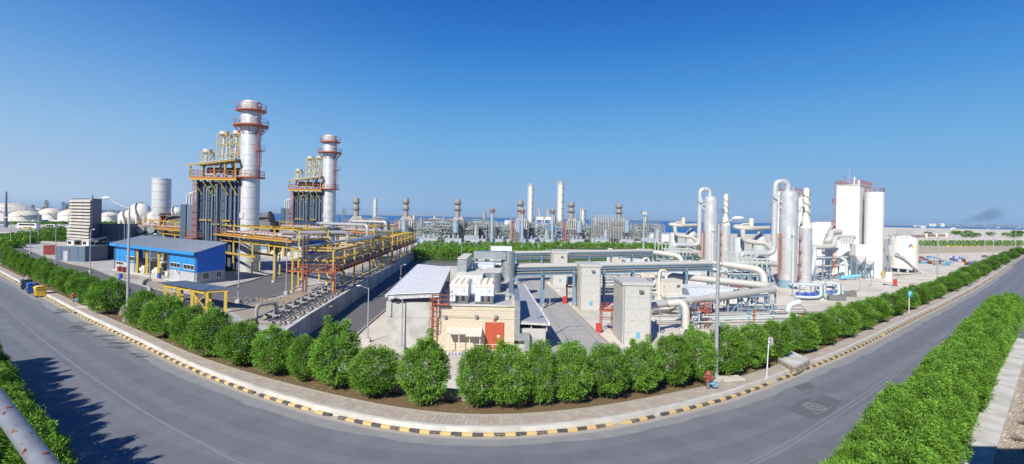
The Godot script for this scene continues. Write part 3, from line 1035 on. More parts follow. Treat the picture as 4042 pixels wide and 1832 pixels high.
func ladder(b: MB, a: Vector3, hh: float, side: Vector3, out: Vector3, cage := true) -> MB:
	b.bar(a - side * 0.25, a - side * 0.25 + Vector3.UP * hh, 0.07, 0.07)
	b.bar(a + side * 0.25, a + side * 0.25 + Vector3.UP * hh, 0.07, 0.07)
	var n := int(hh / 0.5)
	for k in n: b.bar(a - side * 0.25 + Vector3.UP * (k + 0.5) * hh / n, a + side * 0.25 + Vector3.UP * (k + 0.5) * hh / n, 0.05, 0.05)
	if cage:
		var m := int(hh / 0.9)
		for k in range(2, m + 1):
			var y := Vector3.UP * k * hh / m
			var p := [a - side * 0.3 + y, a - side * 0.38 + out * 0.45 + y, a + out * 0.72 + y, a + side * 0.38 + out * 0.45 + y, a + side * 0.3 + y]
			for q in 4: b.bar(p[q], p[q + 1], 0.03, 0.05)
		for o in [a - side * 0.38 + out * 0.45, a + out * 0.72, a + side * 0.38 + out * 0.45]:
			b.bar(o + Vector3.UP * 2.0 * hh / m, o + Vector3.UP * hh, 0.05, 0.05)
	return b
func xbrace(b: MB, a: Vector3, c: Vector3, y0: float, y1: float, t: float) -> MB:
	b.bar(a + Vector3.UP * y0, c + Vector3.UP * y1, t, t)
	b.bar(c + Vector3.UP * y0, a + Vector3.UP * y1, t, t)
	return b

# ------------------------------------------------------------------ blue pump houses
func blue_houses() -> void:
	var c := G(775, 1124)
	var l := G(454, 1065)
	var e := G(886, 1108)
	pump_house(l, c, e - c, 5.2, 6.5, [453, 536, 666, 776], "blue and grey pump house with yellow columns in its open bay", true)
	var c2 := Vector3(-50.2, 0, -127.5)
	var l2 := c2 + (l - c) * 0.8
	pump_house(l2, c2, (e - c), 5.2, 6.5, [], "blue and grey pump house standing under the second pipe rack", false)
func pump_house(l: Vector3, c: Vector3, w: Vector3, hf: float, hb: float, cols: Array, label: String, near: bool) -> void:
	var len := l.distance_to(c)
	var x := fr(l, c - l, -w)           # x from left to right corner, z outwards (towards the road)
	var dp := w.length()
	var t := thing("pump_house", label, "building", l)
	var a0 := 0.0
	var a1 := len * 0.26
	var a2 := len * 0.66
	var a3 := len
	if near:
		a1 = on_line(l, c, cols[1]); a2 = on_line(l, c, cols[2])
	# plinth
	part(t, "plinth", bw(x, -0.4, a3 + 0.4, -0.05, 0.12, -dp - 0.4, 0.5), M.concrete_pale)
	for seg in [[a0, a1], [a2, a3]]:
		part(t, "wall", bw(x, seg[0], seg[1], 0.1, 1.95, -dp, 0.0), M.grey_wall)
		# blue cladding in upright sheets
		var n := int((seg[1] - seg[0]) / 1.0)
		for k in n:
			var p0: float = lerpf(seg[0], seg[1], float(k) / n)
			var p1: float = lerpf(seg[0], seg[1], float(k + 1) / n)
			part(t, "cladding_sheet", bw(x, p0 + 0.01, p1 - 0.01, 1.95, hf - 0.1, -0.1, 0.05 + 0.012 * (k % 2)), M.blue_trim)
		part(t, "cladding_base", bw(x, seg[0], seg[1], 1.90, 1.96, 0.0, 0.09), M.blue_trim)
	# end walls: upright sheets that follow the roof slope
	for side in [0.0, a3]:
		var so := 0.06 if side > 0 else -0.06
		part(t, "end_wall", bw(x, side + so - 0.05, side + so + 0.02, 0.1, 1.95, -dp + 0.01, -0.01), M.grey_wall)
		var n2 := 6
		for k in n2:
			var z0 := -dp * k / n2
			var z1 := -dp * (k + 1) / n2
			var y0 := lerpf(hf, hb, float(k) / n2) - 0.08
			var y1 := lerpf(hf, hb, float(k + 1) / n2) - 0.08
			var th := 0.09
			var xa: float = side + (0.0 if side > 0 else -th)
			var m := MB.new()
			m.hexa([x * Vector3(xa, 1.95, z0), x * Vector3(xa + th, 1.95, z0), x * Vector3(xa + th, 1.95, z1 + 0.012), x * Vector3(xa, 1.95, z1 + 0.012),
				x * Vector3(xa, y0, z0), x * Vector3(xa + th, y0, z0), x * Vector3(xa + th, y1, z1 + 0.012), x * Vector3(xa, y1, z1 + 0.012)])
			part(t, "cladding_sheet", m, M.blue_sheet)
	# inside back wall and floor of the open bay
	part(t, "back_wall", bw(x, a1, a2, 0.1, hf - 0.1, -dp, -dp + 0.12), M.grey_wall)
	# roof: ribbed sheets
	var ns := int(len / 1.0)
	for k in ns:
		var p0 := lerpf(-0.9, a3 + 0.35, float(k) / ns)
		var p1 := lerpf(-0.9, a3 + 0.35, float(k + 1) / ns)
		var m := MB.new()
		var zf := 0.75
		var zb := -dp - 0.3
		m.hexa([x * Vector3(p0, hf - 0.02, zf), x * Vector3(p1 - 0.02, hf - 0.02, zf), x * Vector3(p1 - 0.02, hb, zb), x * Vector3(p0, hb, zb),
			x * Vector3(p0, hf + 0.06, zf), x * Vector3(p1 - 0.02, hf + 0.06, zf), x * Vector3(p1 - 0.02, hb + 0.08, zb), x * Vector3(p0, hb + 0.08, zb)])
		for r in 2:
			var pr := p0 + 0.2 + r * 0.5
			m.bar(x * Vector3(pr, hf + 0.09, zf), x * Vector3(pr, hb + 0.11, zb), 0.09, 0.06)
		part(t, "roof_sheet", m, M.roof_sheet)
	part(t, "fascia", bw(x, -0.95, a3 + 0.4, hf - 0.42, hf + 0.09, 0.76, 0.84), M.blue_trim)
	part(t, "gutter", bw(x, -0.9, a3 + 0.35, hf - 0.14, hf - 0.03, 0.06, 0.75), M.blue_trim)
	# columns, lintel, downpipes
	for p in [a1 + 0.25, lerpf(a1, a2, 0.32), lerpf(a1, a2, 0.68)]:
		part(t, "column", MB.new().ibeam(x * Vector3(p, 0.1, -0.1), x * Vector3(p, hf - 0.15, -0.1), 0.34, 0.34), M.yellow_steel)
	part(t, "lintel", MB.new().ibeam(x * Vector3(a1, hf - 0.9, -1.5), x * Vector3(a2, hf - 0.9, -1.5), 0.25, 0.35), M.yellow_steel)
	for p in [0.05, a1 - 0.1, a2 + 0.1, a3 - 0.2]:
		part(t, "downpipe", MB.new().tube([x * Vector3(p, hf - 0.2, 0.6), x * Vector3(p, hf - 0.55, 0.22), x * Vector3(p, 0.3, 0.22)], 0.07, 8), M.plant_dark)
	# windows
	var pf := len / (1.0 * (322.0 if near else 322.0))
	var yA := 2.25
	var yB := 3.1
	window(t, x, lerpf(a2, a3, 0.06), lerpf(a2, a3, 0.44), yA, yB, 3, 0.09)
	window(t, x, lerpf(a2, a3, 0.55), lerpf(a2, a3, 0.93), yA, yB, 3, 0.09)
	window(t, x, lerpf(a0, a1, 0.58), lerpf(a0, a1, 0.98), yA, yB, 3, 0.09)
	window(t, x, lerpf(a0, a1, 0.06), lerpf(a0, a1, 0.40), 1.15, 1.8, 3, 0.03)
	part(t, "door", bw(x, lerpf(a2, a3, 0.2), lerpf(a2, a3, 0.42), 0.12, 1.9, 0.0, 0.05), M.pale_steel)
	var ex := fr(c, w, (c - l))           # end wall: x along depth, z outwards
	window(t, ex, dp * 0.2, dp * 0.42, 0.7, 1.75, 3, 0.10)
	window(t, ex, dp * 0.68, dp * 0.88, 0.7, 1.75, 3, 0.10)
	# floodlight on the wall
	part(t, "floodlight", MB.new().bar(x * Vector3(lerpf(a2, a3, 0.38), 1.85, 0.05), x * Vector3(lerpf(a2, a3, 0.38), 1.85, 0.5), 0.06, 0.06).box(x, Vector3(lerpf(a2, a3, 0.38), 1.8, 0.55), Vector3(0.4, 0.3, 0.2)), M.lamp_head)
	# pumps in the bay
	for k in 3:
		var px := lerpf(a1 + 1.3, a2 - 1.5, k / 2.0)
		var pt := thing("feed_pump", ["beige feed pump with a bent suction pipe nearest the office window", "beige feed pump between the two inner yellow columns", "beige feed pump beside the blue drum in the open bay"][k] if near else ["beige pump in the far pump house beside its door wall", "beige pump in the middle of the far pump house", "beige pump under the window end of the far pump house"][k], "pump", x * Vector3(px, 0.1, -1.6), "feed pumps in the open bays")
		part(pt, "base", bw(x, px - 0.9, px + 0.9, 0.1, 0.5, -3.0, -0.6), M.concrete)
		part(pt, "motor", bw(x, px - 0.55, px + 0.75, 0.5, 1.5, -1.9, -0.7), M.cream_paint)
		part(pt, "fan_cover", MB.new().cyl(x * Vector3(px - 0.3, 0.85, -0.7), x * Vector3(px - 0.3, 0.85, -0.45), 0.38, -1, 12), M.cream_paint)
		part(pt, "suction_pipe", MB.new().tube([x * Vector3(px - 0.9, 0.5, -2.2), x * Vector3(px - 0.9, 2.4, -2.2), x * Vector3(px + 0.8, 2.5, -3.2)], 0.28, 10), M.pipe_cream)
		part(pt, "stand", MB.new().bar(x * Vector3(px - 0.5, 0.1, -2.0), x * Vector3(px - 0.5, 2.0, -2.0), 0.16, 0.16), M.yellow_steel)
	if near:
		for e2 in [[0.52, "blue steel drum standing before the yellow column"]]:
			drum(x * Vector3(lerpf(a1, a2, 0.86), 0.1, 0.9), "blue steel drum standing at the pump house opening")
		drum(G(475, 1102), "blue steel drum standing on the round gravel patch")
		for k in 2:
			var at := x * Vector3(lerpf(a0, a1, 0.42 + 0.2 * k), 0.12, 0.75)
			var rb := thing("refuse_bin", ["red bin against the grey wall beside the low window", "red bin against the grey wall beside the lamp post"][k], "bin", at, "red bins at the pump house")
			part(rb, "body", MB.new().box(fr(at, c - l), Vector3(0, 0.4, 0), Vector3(0.75, 0.8, 0.6)), M.container_red)
			part(rb, "lid", MB.new().box(fr(at, c - l), Vector3(0, 0.84, 0), Vector3(0.82, 0.07, 0.66)), M.container_red)
func drum(at: Vector3, label: String) -> void:
	var d := thing("steel_drum", label, "drum", at, "blue steel drums")
	part(d, "body", MB.new().lathe(at, [Vector2(0, 0), Vector2(0.3, 0), Vector2(0.3, 0.3), Vector2(0.32, 0.33), Vector2(0.3, 0.36), Vector2(0.3, 0.62), Vector2(0.32, 0.65), Vector2(0.3, 0.68), Vector2(0.3, 0.95), Vector2(0.27, 0.95), Vector2(0.27, 0.9), Vector2(0, 0.9)], 14), M.bin_blue)

# ------------------------------------------------------------------ steam generators with their chimneys
func steam_generators() -> void:
	var labels := ["tall silver chimney with three orange galleries, the taller of the pair", "silver chimney with orange galleries behind the yellow pipe rack"]
	var spots := [Vector3(-53.4, 0, -103), Vector3(-52.8, 0, -146)]
	for u in 2:
		var o: Vector3 = spots[u]
		chimney(o, labels[u])
		boiler(o, ["slate blue steam generator beside the taller silver chimney", "slate blue steam generator beside the farther silver chimney"][u])
func chimney(o: Vector3, label: String) -> void:
	var t := thing("chimney", label, "chimney", o, "silver chimneys")
	var r := 1.86
	part(t, "shaft", MB.new().lathe(o, [Vector2(r, 0), Vector2(r, 33.0), Vector2(r * 0.97, 33.6), Vector2(r * 0.92, 34.2), Vector2(r * 0.80, 34.4), Vector2(r * 0.8, 32)], 40), M.stack_silver)
	var y := 1.9
	while y < 33:
		part(t, "band", MB.new().lathe(o, [Vector2(r, y - 0.05), Vector2(r + 0.05, y - 0.05), Vector2(r + 0.05, y + 0.05), Vector2(r, y + 0.05)], 40, false), M.pale_steel)
		y += 2.15
	for e in [[19.0, 2.75], [29.5, 3.3], [32.55, 2.85]]:
		var g := part(t, "gallery", MB.new().lathe(o, [Vector2(r + 0.02, e[0] - 0.28), Vector2(e[1], e[0] - 0.22), Vector2(e[1], e[0]), Vector2(r + 0.02, e[0])], 28, false), M.orange_steel)
		var rb := MB.new()
		var pts := []
		for k in 19: pts.append(o + Vector3(cos(k * TAU / 18) * (e[1] - 0.06), e[0], sin(k * TAU / 18) * (e[1] - 0.06)))
		part(g, "handrail", rail(rb, pts, 1.15, 0.07, 1.2), M.orange_steel)
		if e[1] > 3:
			for k in 10:
				var d := Vector3(cos(k * TAU / 10), 0, sin(k * TAU / 10))
				part(g, "bracket", MB.new().bar(o + d * r + Vector3.UP * (e[0] - 1.9), o + d * (e[1] - 0.1) + Vector3.UP * (e[0] - 0.3), 0.1, 0.14), M.orange_steel)
		else: part(g, "grey_apron", MB.new().lathe(o, [Vector2(r + 0.06, e[0] + 0.1), Vector2(r + 0.08, e[0] + 1.5)], 32), M.pale_steel)
	# ladders up the right-hand side
	var s := Vector3(0.92, 0, 0.38).normalized()
	var sd := Vector3(-s.z, 0, s.x)
	for e in [[19.0, 5.2], [24.4, 5.0], [29.6, 2.9]]:
		part(t, "ladder", ladder(MB.new(), o + s * (r + 0.35) + Vector3.UP * e[0], e[1], sd, s), M.orange_steel)
	part(t, "rest_platform", rail(MB.new().box(fr(o + s * (r + 0.7) + Vector3.UP * 24.3, s), Vector3.ZERO, Vector3(1.3, 0.12, 1.6)), [o + s * (r + 0.1) + sd * 0.8 + Vector3.UP * 24.3, o + s * (r + 1.3) + sd * 0.8 + Vector3.UP * 24.3, o + s * (r + 1.3) - sd * 0.8 + Vector3.UP * 24.3], 1.1, 0.07, 0.8), M.orange_steel)
	for e in [[0.4, 33.4], [2.6, 33.4], [0.7, 30.9], [3.3, 31.2], [4.4, 31.4]]:
		var d := Vector3(cos(e[0]), 0, sin(e[0]))
		part(t, "warning_lamp", MB.new().bar(o + d * r + Vector3.UP * e[1], o + d * (r + 0.5) + Vector3.UP * e[1], 0.06, 0.06).lathe(o + d * (r + 0.55) + Vector3.UP * e[1], [Vector2(0.02, -0.2), Vector2(0.2, -0.1), Vector2(0.22, 0.1), Vector2(0.02, 0.25)], 8), M.pale_steel)
	part(t, "lightning_rod", MB.new().bar(o + Vector3(0.2, 34, 0), o + Vector3(0.2, 36.2, 0), 0.05, 0.05), M.plant_dark)
	part(t, "access_door", MB.new().box(Transform3D(Basis(), o), Vector3(-0.6, 11.2, r + 0.02), Vector3(0.8, 1.0, 0.16)), M.pale_steel)
func boiler(o: Vector3, label: String) -> void:
	var t := thing("steam_generator", label, "boiler", o + Vector3(-6, 0, 0), "slate blue steam generators")
	var x := Transform3D(Basis(), o)
	# casing panels between columns
	part(t, "casing", bw(x, -9.6, -1.3, 0.3, 17.9, -5.5, 1.3), M.slate_steel)
	var edges := [-9.6, -8.3, -6.7, -5.3, -3.9, -2.9, -2.1, -1.3]
	for k in edges.size():
		part(t, "column", MB.new().box(x, Vector3(edges[k], 9.2, 1.5), Vector3(0.34, 18.0, 0.4)), M.slate_light if k % 2 == 0 else M.slate_steel)
	for k in edges.size() - 1:
		for j in 8:
			part(t, "stiffener", bw(x, edges[k] + 0.18, edges[k + 1] - 0.18, 1.5 + j * 2.1, 1.62 + j * 2.1, 1.3, 1.48), M.slate_steel)
	for e in [[-7.5, 0.2, 16.6], [-5.9, 0.1, 17.2], [-5.5, 0.14, 17.4], [-4.6, 0.1, 17.6], [-6.4, 0.1, 15]]:
		part(t, "riser_pipe", MB.new().tube([x * Vector3(e[0], 0.5, 2.0), x * Vector3(e[0], e[2], 2.0), x * Vector3(e[0] + 0.9, e[2] + 0.2, 2.0)], e[1], 8), M.slate_pale)
	part(t, "cable_ladder", ladder(MB.new(), x * Vector3(-6.75, 1, 1.9), 15, Vector3(1.6, 0, 0), Vector3(0, 0, 1), false), M.slate_light)
	for e in [[-9.0, -6.6, 10.2], [-6.3, -5.0, 9.4], [-4.6, -2.8, 10.1]]:
		part(t, "tie_beam", MB.new().ibeam(x * Vector3(e[0], e[2], 1.9), x * Vector3(e[1], e[2], 1.9), 0.25, 0.3), M.yellow_steel)
	# stepped inlet duct on the left
	part(t, "inlet_block", bw(x, -13.4, -12.3, 0.3, 13.2, -4.5, 1.0), M.slate_steel)
	part(t, "inlet_block", bw(x, -12.2, -11.3, 0.3, 13.0, -4.5, 0.8), M.slate_light)
	var db := MB.new()
	db.hexa([x * Vector3(-11.3, 0.3, 0.9), x * Vector3(-9.8, 0.3, 0.9), x * Vector3(-9.8, 0.3, -4.5), x * Vector3(-11.3, 0.3, -4.5), x * Vector3(-11.3, 12.4, 0.9), x * Vector3(-9.8, 15.3, 0.9), x * Vector3(-9.8, 15.3, -4.5), x * Vector3(-11.3, 12.4, -4.5)])
	part(t, "inlet_duct", db, M.slate_light)
	for j in 6: part(t, "duct_rib", bw(x, -11.2, -9.9, 5.2 + j * 1.3, 5.35 + j * 1.3, 0.9, 1.15), M.slate_steel)
	for j in 3: part(t, "steam_pipe", MB.new().tube([x * Vector3(-12.6 + j * 0.55, 13.0, 0.2), x * Vector3(-12.6 + j * 0.55, 15.4 + j * 0.1, 0.2), x * Vector3(-9.5, 16.2 + 0.1 * j, 0.2)], 0.17, 8, 0.8), M.pale_steel)
	# orange ladder tower on the left front corner
	var lt := MB.new()
	ladder(lt, x * Vector3(-9.6, 6.5, 2.3), 11.6, Vector3(1, 0, 0), Vector3(0, 0, 1))
	ladder(lt, x * Vector3(-10.6, 1.0, 2.2), 5.8, Vector3(1, 0, 0), Vector3(0, 0, 1))
	part(t, "caged_ladder", lt, M.orange_steel)
	part(t, "landing", rail(bw(x, -11.2, -8.8, 6.55, 6.7, 1.4, 3.0), [x * Vector3(-11.2, 6.7, 1.5), x * Vector3(-11.2, 6.7, 3.0), x * Vector3(-8.8, 6.7, 3.0), x * Vector3(-8.8, 6.7, 1.5)], 1.2, 0.08, 0.6), M.orange_steel)
	# working deck with handrail, braces, canopy
	part(t, "deck", bw(x, -10.4, -1.2, 18.45, 18.75, -5.5, 3.0), M.orange_steel)
	part(t, "deck_handrail", rail(MB.new(), [x * Vector3(-10.4, 18.75, -5.4), x * Vector3(-10.4, 18.75, 3.0), x * Vector3(-1.2, 18.75, 3.0)], 1.3, 0.09, 0.8), M.orange_steel)
	part(t, "deck_beam", MB.new().ibeam(x * Vector3(-10.4, 18.3, 2.9), x * Vector3(-1.2, 18.3, 2.9), 0.25, 0.4), M.yellow_steel)
	for p in [-9.8, -7.9, -6.6, -4.6, -2.8]:
		part(t, "brace", MB.new().bar(x * Vector3(p + 1.2, 15.2, 1.7), x * Vector3(p - 0.2, 18.2, 2.9), 0.13, 0.16), M.yellow_steel)
	for p in [-10.3, -8.0, -5.7, -3.6, -1.5]:
		part(t, "canopy_post", MB.new().bar(x * Vector3(p, 18.7, 2.8), x * Vector3(p, lerpf(20.9, 22.3, (p + 10.3) / 8.8), 2.8), 0.2, 0.2), M.yellow_steel)
		part(t, "canopy_post", MB.new().bar(x * Vector3(p, 18.7, -4.6), x * Vector3(p, lerpf(21.2, 22.6, (p + 10.3) / 8.8), -4.6), 0.2, 0.2), M.yellow_steel)
	var cn := MB.new()
	cn.hexa([x * Vector3(-10.8, 20.95, 3.5), x * Vector3(-1.3, 22.3, 3.5), x * Vector3(-1.3, 22.8, -5.2), x * Vector3(-10.8, 21.5, -5.2), x * Vector3(-10.8, 21.08, 3.5), x * Vector3(-1.3, 22.43, 3.5), x * Vector3(-1.3, 22.93, -5.2), x * Vector3(-10.8, 21.63, -5.2)])
	part(t, "canopy_roof", cn, M.roof_sheet)
	part(t, "canopy_beam", MB.new().bar(x * Vector3(-10.8, 20.8, 3.3), x * Vector3(-1.3, 22.15, 3.3), 0.16, 0.24), M.yellow_steel)
	part(t, "steam_drum", MB.new().cyl(x * Vector3(-9.2, 20.2, -1.2), x * Vector3(-2.2, 20.2, -1.2), 0.75, -1, 18), M.stack_brown)
	for k in 5:
		part(t, "valve", MB.new().lathe(x * Vector3(-8.6 + k * 1.5, 18.75, 1.5), [Vector2(0.3, 0), Vector2(0.3, 0.4), Vector2(0.12, 0.5), Vector2(0.12, 1.1), Vector2(0.3, 1.2), Vector2(0.05, 1.5)], 10), [M.plant_dark, M.pale_steel, M.valve_blue, M.pale_steel, M.plant_dark][k])
	part(t, "deck_pipe", MB.new().tube([x * Vector3(-7.8, 19.2, 2.4), x * Vector3(-3.9, 19.4, 2.4), x * Vector3(-3.6, 19.6, 2.4), x * Vector3(-3.6, 25, 2.2)], 0.14, 8), M.pale_steel)
	part(t, "rear_casing", bw(x, -2.4, -1.3, 18.75, 24.8, -5.4, -1.2), M.plant_dark)
	part(t, "rear_landing", rail(bw(x, -2.6, -1.0, 23.2, 23.4, -3, 0.6), [x * Vector3(-2.6, 23.4, 0.5), x * Vector3(-1.0, 23.4, 0.5)], 1.4, 0.09, 0.6), M.orange_steel)
	# vent silencers in yellow lattice frames
	for e in [[-9.3, 21.1, 24.0, 1.7, 0.85], [-5.9, 21.3, 27.7, 2.0, 0.95], [-3.3, 21.8, 27.9, 2.0, 0.8]]:
		var cx: float = e[0]
		var hw: float = e[3] * 0.5
		var fb := MB.new()
		for q in [[-hw, -hw], [hw, -hw], [hw, hw], [-hw, hw]]:
			fb.bar(x * Vector3(cx + q[0], e[1], -1 + q[1]), x * Vector3(cx + q[0], e[2], -1 + q[1]), 0.14, 0.14)
		var nl := int((e[2] - e[1]) / 2.0)
		for j in nl:
			var y0: float = lerpf(e[1], e[2], float(j) / nl)
			var y1: float = lerpf(e[1], e[2], float(j + 1) / nl)
			for q in [[-hw, hw, hw, hw], [hw, hw, hw, -hw], [-hw, hw, -hw, -hw], [-hw, -hw, hw, -hw]]:
				fb.bar(x * Vector3(cx + q[0], y1, -1 + q[1]), x * Vector3(cx + q[2], y1, -1 + q[3]), 0.11, 0.11)
				fb.bar(x * Vector3(cx + q[0], y0, -1 + q[1]), x * Vector3(cx + q[2], y1, -1 + q[3]), 0.08, 0.08)
		var fp := part(t, "silencer_frame", fb, M.yellow_steel)
		part(fp, "silencer", MB.new().lathe(x * Vector3(cx, e[2] - 0.15, -1), [Vector2(0.3, -0.4), Vector2(e[4], 0.0), Vector2(e[4], 0.75), Vector2(e[4] * 0.85, 0.8), Vector2(e[4] * 0.85, 0.5), Vector2(0, 0.5)], 20), M.pale_steel)
		part(fp, "vent_pipe", MB.new().tube([x * Vector3(cx - 0.6, e[1] - 1, -0.6), x * Vector3(cx - 0.3, e[1] + 1.0, -0.8), x * Vector3(cx, e[2], -1)], 0.22, 8), M.pale_steel)

# ------------------------------------------------------------------ gas turbine: air intake, enclosures, bypass stack
func gas_turbine() -> void:
	# container-like control cabin in front
	var a := G(221, 1030)
	var b := G(334, 1034)
	var x := fr(a, b - a)
	var w := a.distance_to(b)
	var t := thing("control_cabin", "grey plant cabin with two white air conditioners on its roof", "cabin", a)
	part(t, "body", bw(x, 0, w, 0, 3.4, -5.5, 0), M.slate_light)
	part(t, "roof", bw(x, -0.1, w + 0.1, 3.4, 3.55, -5.6, 0.1), M.concrete)
	part(t, "door", bw(x, 1.9, 3.0, 0.05, 2.3, 0, 0.06), M.grey_wall)
	for k in 3: part(t, "panel_joint", bw(x, 1.2 + k * 2.2, 1.26 + k * 2.2, 0.1, 3.3, 0, 0.04), M.slate_steel)
	for k in 2:
		var ax := 0.9 + k * 3.9
		var ac := thing("roof_cooler", ["white rooftop cooler on the grey cabin at its red container end", "white rooftop cooler on the grey cabin below the louvred intake"][k], "air conditioner", x * Vector3(ax + 0.8, 3.55, -2.4), "coolers on the grey cabin")
		part(ac, "case", bw(x, ax, ax + 1.7, 3.55, 4.6, -3.2, -1.6), M.white_paint)
		part(ac, "lid", bw(x, ax - 0.15, ax + 1.85, 4.6, 4.72, -3.35, -1.45), M.cream_paint)
		part(ac, "grille", bw(x, ax + 0.2, ax + 1.1, 3.75, 4.4, -1.6, -1.56), M.dark)
		part(ac, "grille", bw(x, ax + 1.7, ax + 1.74, 3.75, 4.4, -3.0, -1.9), M.dark)
	# red containers
	for k in 2:
		var ca := G([170, 262][k], [1006, 994][k])
		var cx := fr(ca, Vector3(0.9, 0, -0.1))
		var c := thing("cargo_container", ["dark red cargo container beside the grey cabin", "dark red cargo container behind the grey cabin"][k], "container", ca, "red containers")
		part(c, "body", bw(cx, 0, 4.6, 0.1, 2.3, -2.4, 0), M.container_red)
		for j in 12: part(c, "rib", bw(cx, 0.15 + j * 0.38, 0.32 + j * 0.38, 0.3, 2.15, 0, 0.06), M.container_red)
		part(c, "roof", bw(cx, -0.03, 4.63, 2.3, 2.38, -2.45, 0.08), M.container_red)
		part(c, "door", bw(cx, -0.06, 0, 0.2, 2.25, -2.3, -0.1), M.red_paint)
	# intake filter house on stilts
	var la := D(281, 938, 122.0)
	var lb := D(362, 938, 117.0)
	var lc := D(399, 938, 121.5)
	var y0 := 5.1
	var y1 := 14.2
	la.y = 0; lb.y = 0; lc.y = 0
	var fx := fr(la, lb - la, lb - lc)
	var fw := la.distance_to(lb)
	var fd := lb.distance_to(lc)
	var f := thing("air_intake", "tall grey filter house with twelve beige weather louvres", "air intake", lb)
	part(f, "housing", bw(fx, 0.1, fw, y0, y1, -fd, 0), M.slate_steel)
	part(f, "roof", bw(fx, -0.3, fw + 0.1, y1, y1 + 0.12, -fd - 0.1, 0.1), M.slate_steel)
	part(f, "corner_mast", MB.new().bar(fx * Vector3(fw - 0.1, y1, -0.1), fx * Vector3(fw - 0.1, y1 + 0.9, -0.1), 0.18, 0.18), M.slate_steel)
	for k in 12:
		var yy := y0 + 0.1 + k * (y1 - y0 - 0.1) / 12.0
		var hh := (y1 - y0 - 0.1) / 12.0
		var p := 0.25 if k > 3 else 0.7
		var m := MB.new()
		m.hexa([fx * Vector3(-p, yy, 1.0 + p), fx * Vector3(fw, yy, 1.0 + p), fx * Vector3(fw, yy + 0.06, 0.0), fx * Vector3(-p, yy + 0.06, 0.0),
			fx * Vector3(-p + 0.05, yy + hh * 0.52, 0.75 + p), fx * Vector3(fw, yy + hh * 0.52, 0.75 + p), fx * Vector3(fw, yy + hh * 0.92, 0.0), fx * Vector3(-p + 0.05, yy + hh * 0.92, 0.0)])
		part(f, "louvre", m, M.louver)
	part(f, "base_frame", bw(fx, -0.4, fw + 0.4, y0 - 0.5, y0, -fd - 0.3, 0.5), M.louver)
	part(f, "ring_pipe", MB.new().tube([fx * Vector3(-0.4, y0 - 0.3, 1.3), fx * Vector3(fw + 0.4, y0 - 0.3, 1.3), fx * Vector3(fw + 2.6, y0 + 0.2, -fd)], 0.22, 8), M.louver)
	for q in [[0.2, 0.2], [fw - 0.2, 0.2], [fw - 0.2, -fd + 0.2], [fw + 3, -fd]]:
		part(f, "leg", MB.new().ibeam(fx * Vector3(q[0], 0, q[1]), fx * Vector3(q[0], y0, q[1]), 0.3, 0.3), M.slate_light)
	part(f, "brace", xbrace(MB.new(), fx * Vector3(fw - 0.2, 0, 0.2), fx * Vector3(fw - 0.2, 0, -fd + 0.2), 0.3, y0 - 0.4, 0.16), M.slate_light)
	part(f, "brace", xbrace(MB.new(), fx * Vector3(fw - 0.2, 0, -fd + 0.2), fx * Vector3(fw + 3, 0, -fd), 0.3, y0 - 0.4, 0.16), M.slate_light)
	part(f, "machine_box", bw(fx, 0.6, 2.2, 0, 4.2, -2.6, -0.6), M.slate_light)
	# ribbed duct from the filter house to the turbine
	var dx := fr(lc, Vector3(1, 0, -0.32))
	var d := thing("intake_duct", "ribbed slate duct behind the louvred filter house", "duct", lc)
	part(d, "duct", bw(dx, 0.1, 6.4, 4.3, 8.4, -3.2, 0.6), M.slate_steel)
	for k in 6: part(d, "rib", bw(dx, 0.5 + k * 1.1, 0.68 + k * 1.1, 4.3, 8.5, 0.6, 0.85), M.slate_light)
	part(d, "enclosure", bw(dx, -2.2, 13, 0, 3.8, -8, -1.5), M.slate_steel)
	part(d, "enclosure", bw(dx, 6.5, 15, 3.8, 6.2, -8, -2.5), M.slate_steel)
	for k in 4: part(d, "silencer_pipe", MB.new().cyl(dx * Vector3(7.2 + k * 2.2, 7.0, -2.2), dx * Vector3(7.2 + k * 2.2, 7.0, -6.4), 0.85, -1, 14), M.galvanised)
	part(d, "roof_rail", rail(MB.new(), [dx * Vector3(6.5, 6.2, -2.4), dx * Vector3(15, 6.2, -2.4)], 1.1, 0.07, 1.4), M.orange_steel)
	# bypass stack
	var o := Vector3(-94.2, 0, -136)
	var s := thing("bypass_stack", "wide white cylindrical stack with rolled bands beside the gas spheres", "stack", o)
	part(s, "shell", MB.new().lathe(o, [Vector2(2.2, 3), Vector2(2.2, 20.1), Vector2(2.28, 20.1), Vector2(2.28, 20.4), Vector2(2.0, 20.4), Vector2(2.0, 18)], 36), M.stack_silver)
	for k in 8: part(s, "band", MB.new().lathe(o, [Vector2(2.2, 4.2 + k * 2.1), Vector2(2.28, 4.2 + k * 2.1), Vector2(2.28, 4.35 + k * 2.1), Vector2(2.2, 4.35 + k * 2.1)], 36, false), M.pale_steel)
	part(s, "base", MB.new().box(Transform3D(Basis(), o), Vector3(0, 1.5, 0), Vector3(5, 3, 5)), M.slate_steel)
	for u in 2:
		var e: Vector3 = [Vector3(-86.5, 0, -131), Vector3(-70.0, 0, -142)][u]
		var ex := thing("exhaust_diffuser", ["dark turbine exhaust box beside the white bypass stack", "dark turbine exhaust box behind the taller chimney"][u], "exhaust duct", e, "turbine exhausts")
		var xx := Transform3D(Basis(), e)
		part(ex, "cone", MB.new().cyl(xx * Vector3(-2.2, 9.2, 0), xx * Vector3(2.6, 10.2, 0), 1.2, 2.1, 18), M.plant_dark)
		part(ex, "box", bw(xx, -2.6, 3.2, 0, 9.3, -3, 2), M.plant_dark)
		part(ex, "side_frame", xbrace(bw(xx, -3.2, -2.9, 0, 11.2, -2, 2.1), xx * Vector3(-3.2, 0, 2.2), xx * Vector3(-1.0, 0, 2.2), 6, 11, 0.16), M.orange_steel)
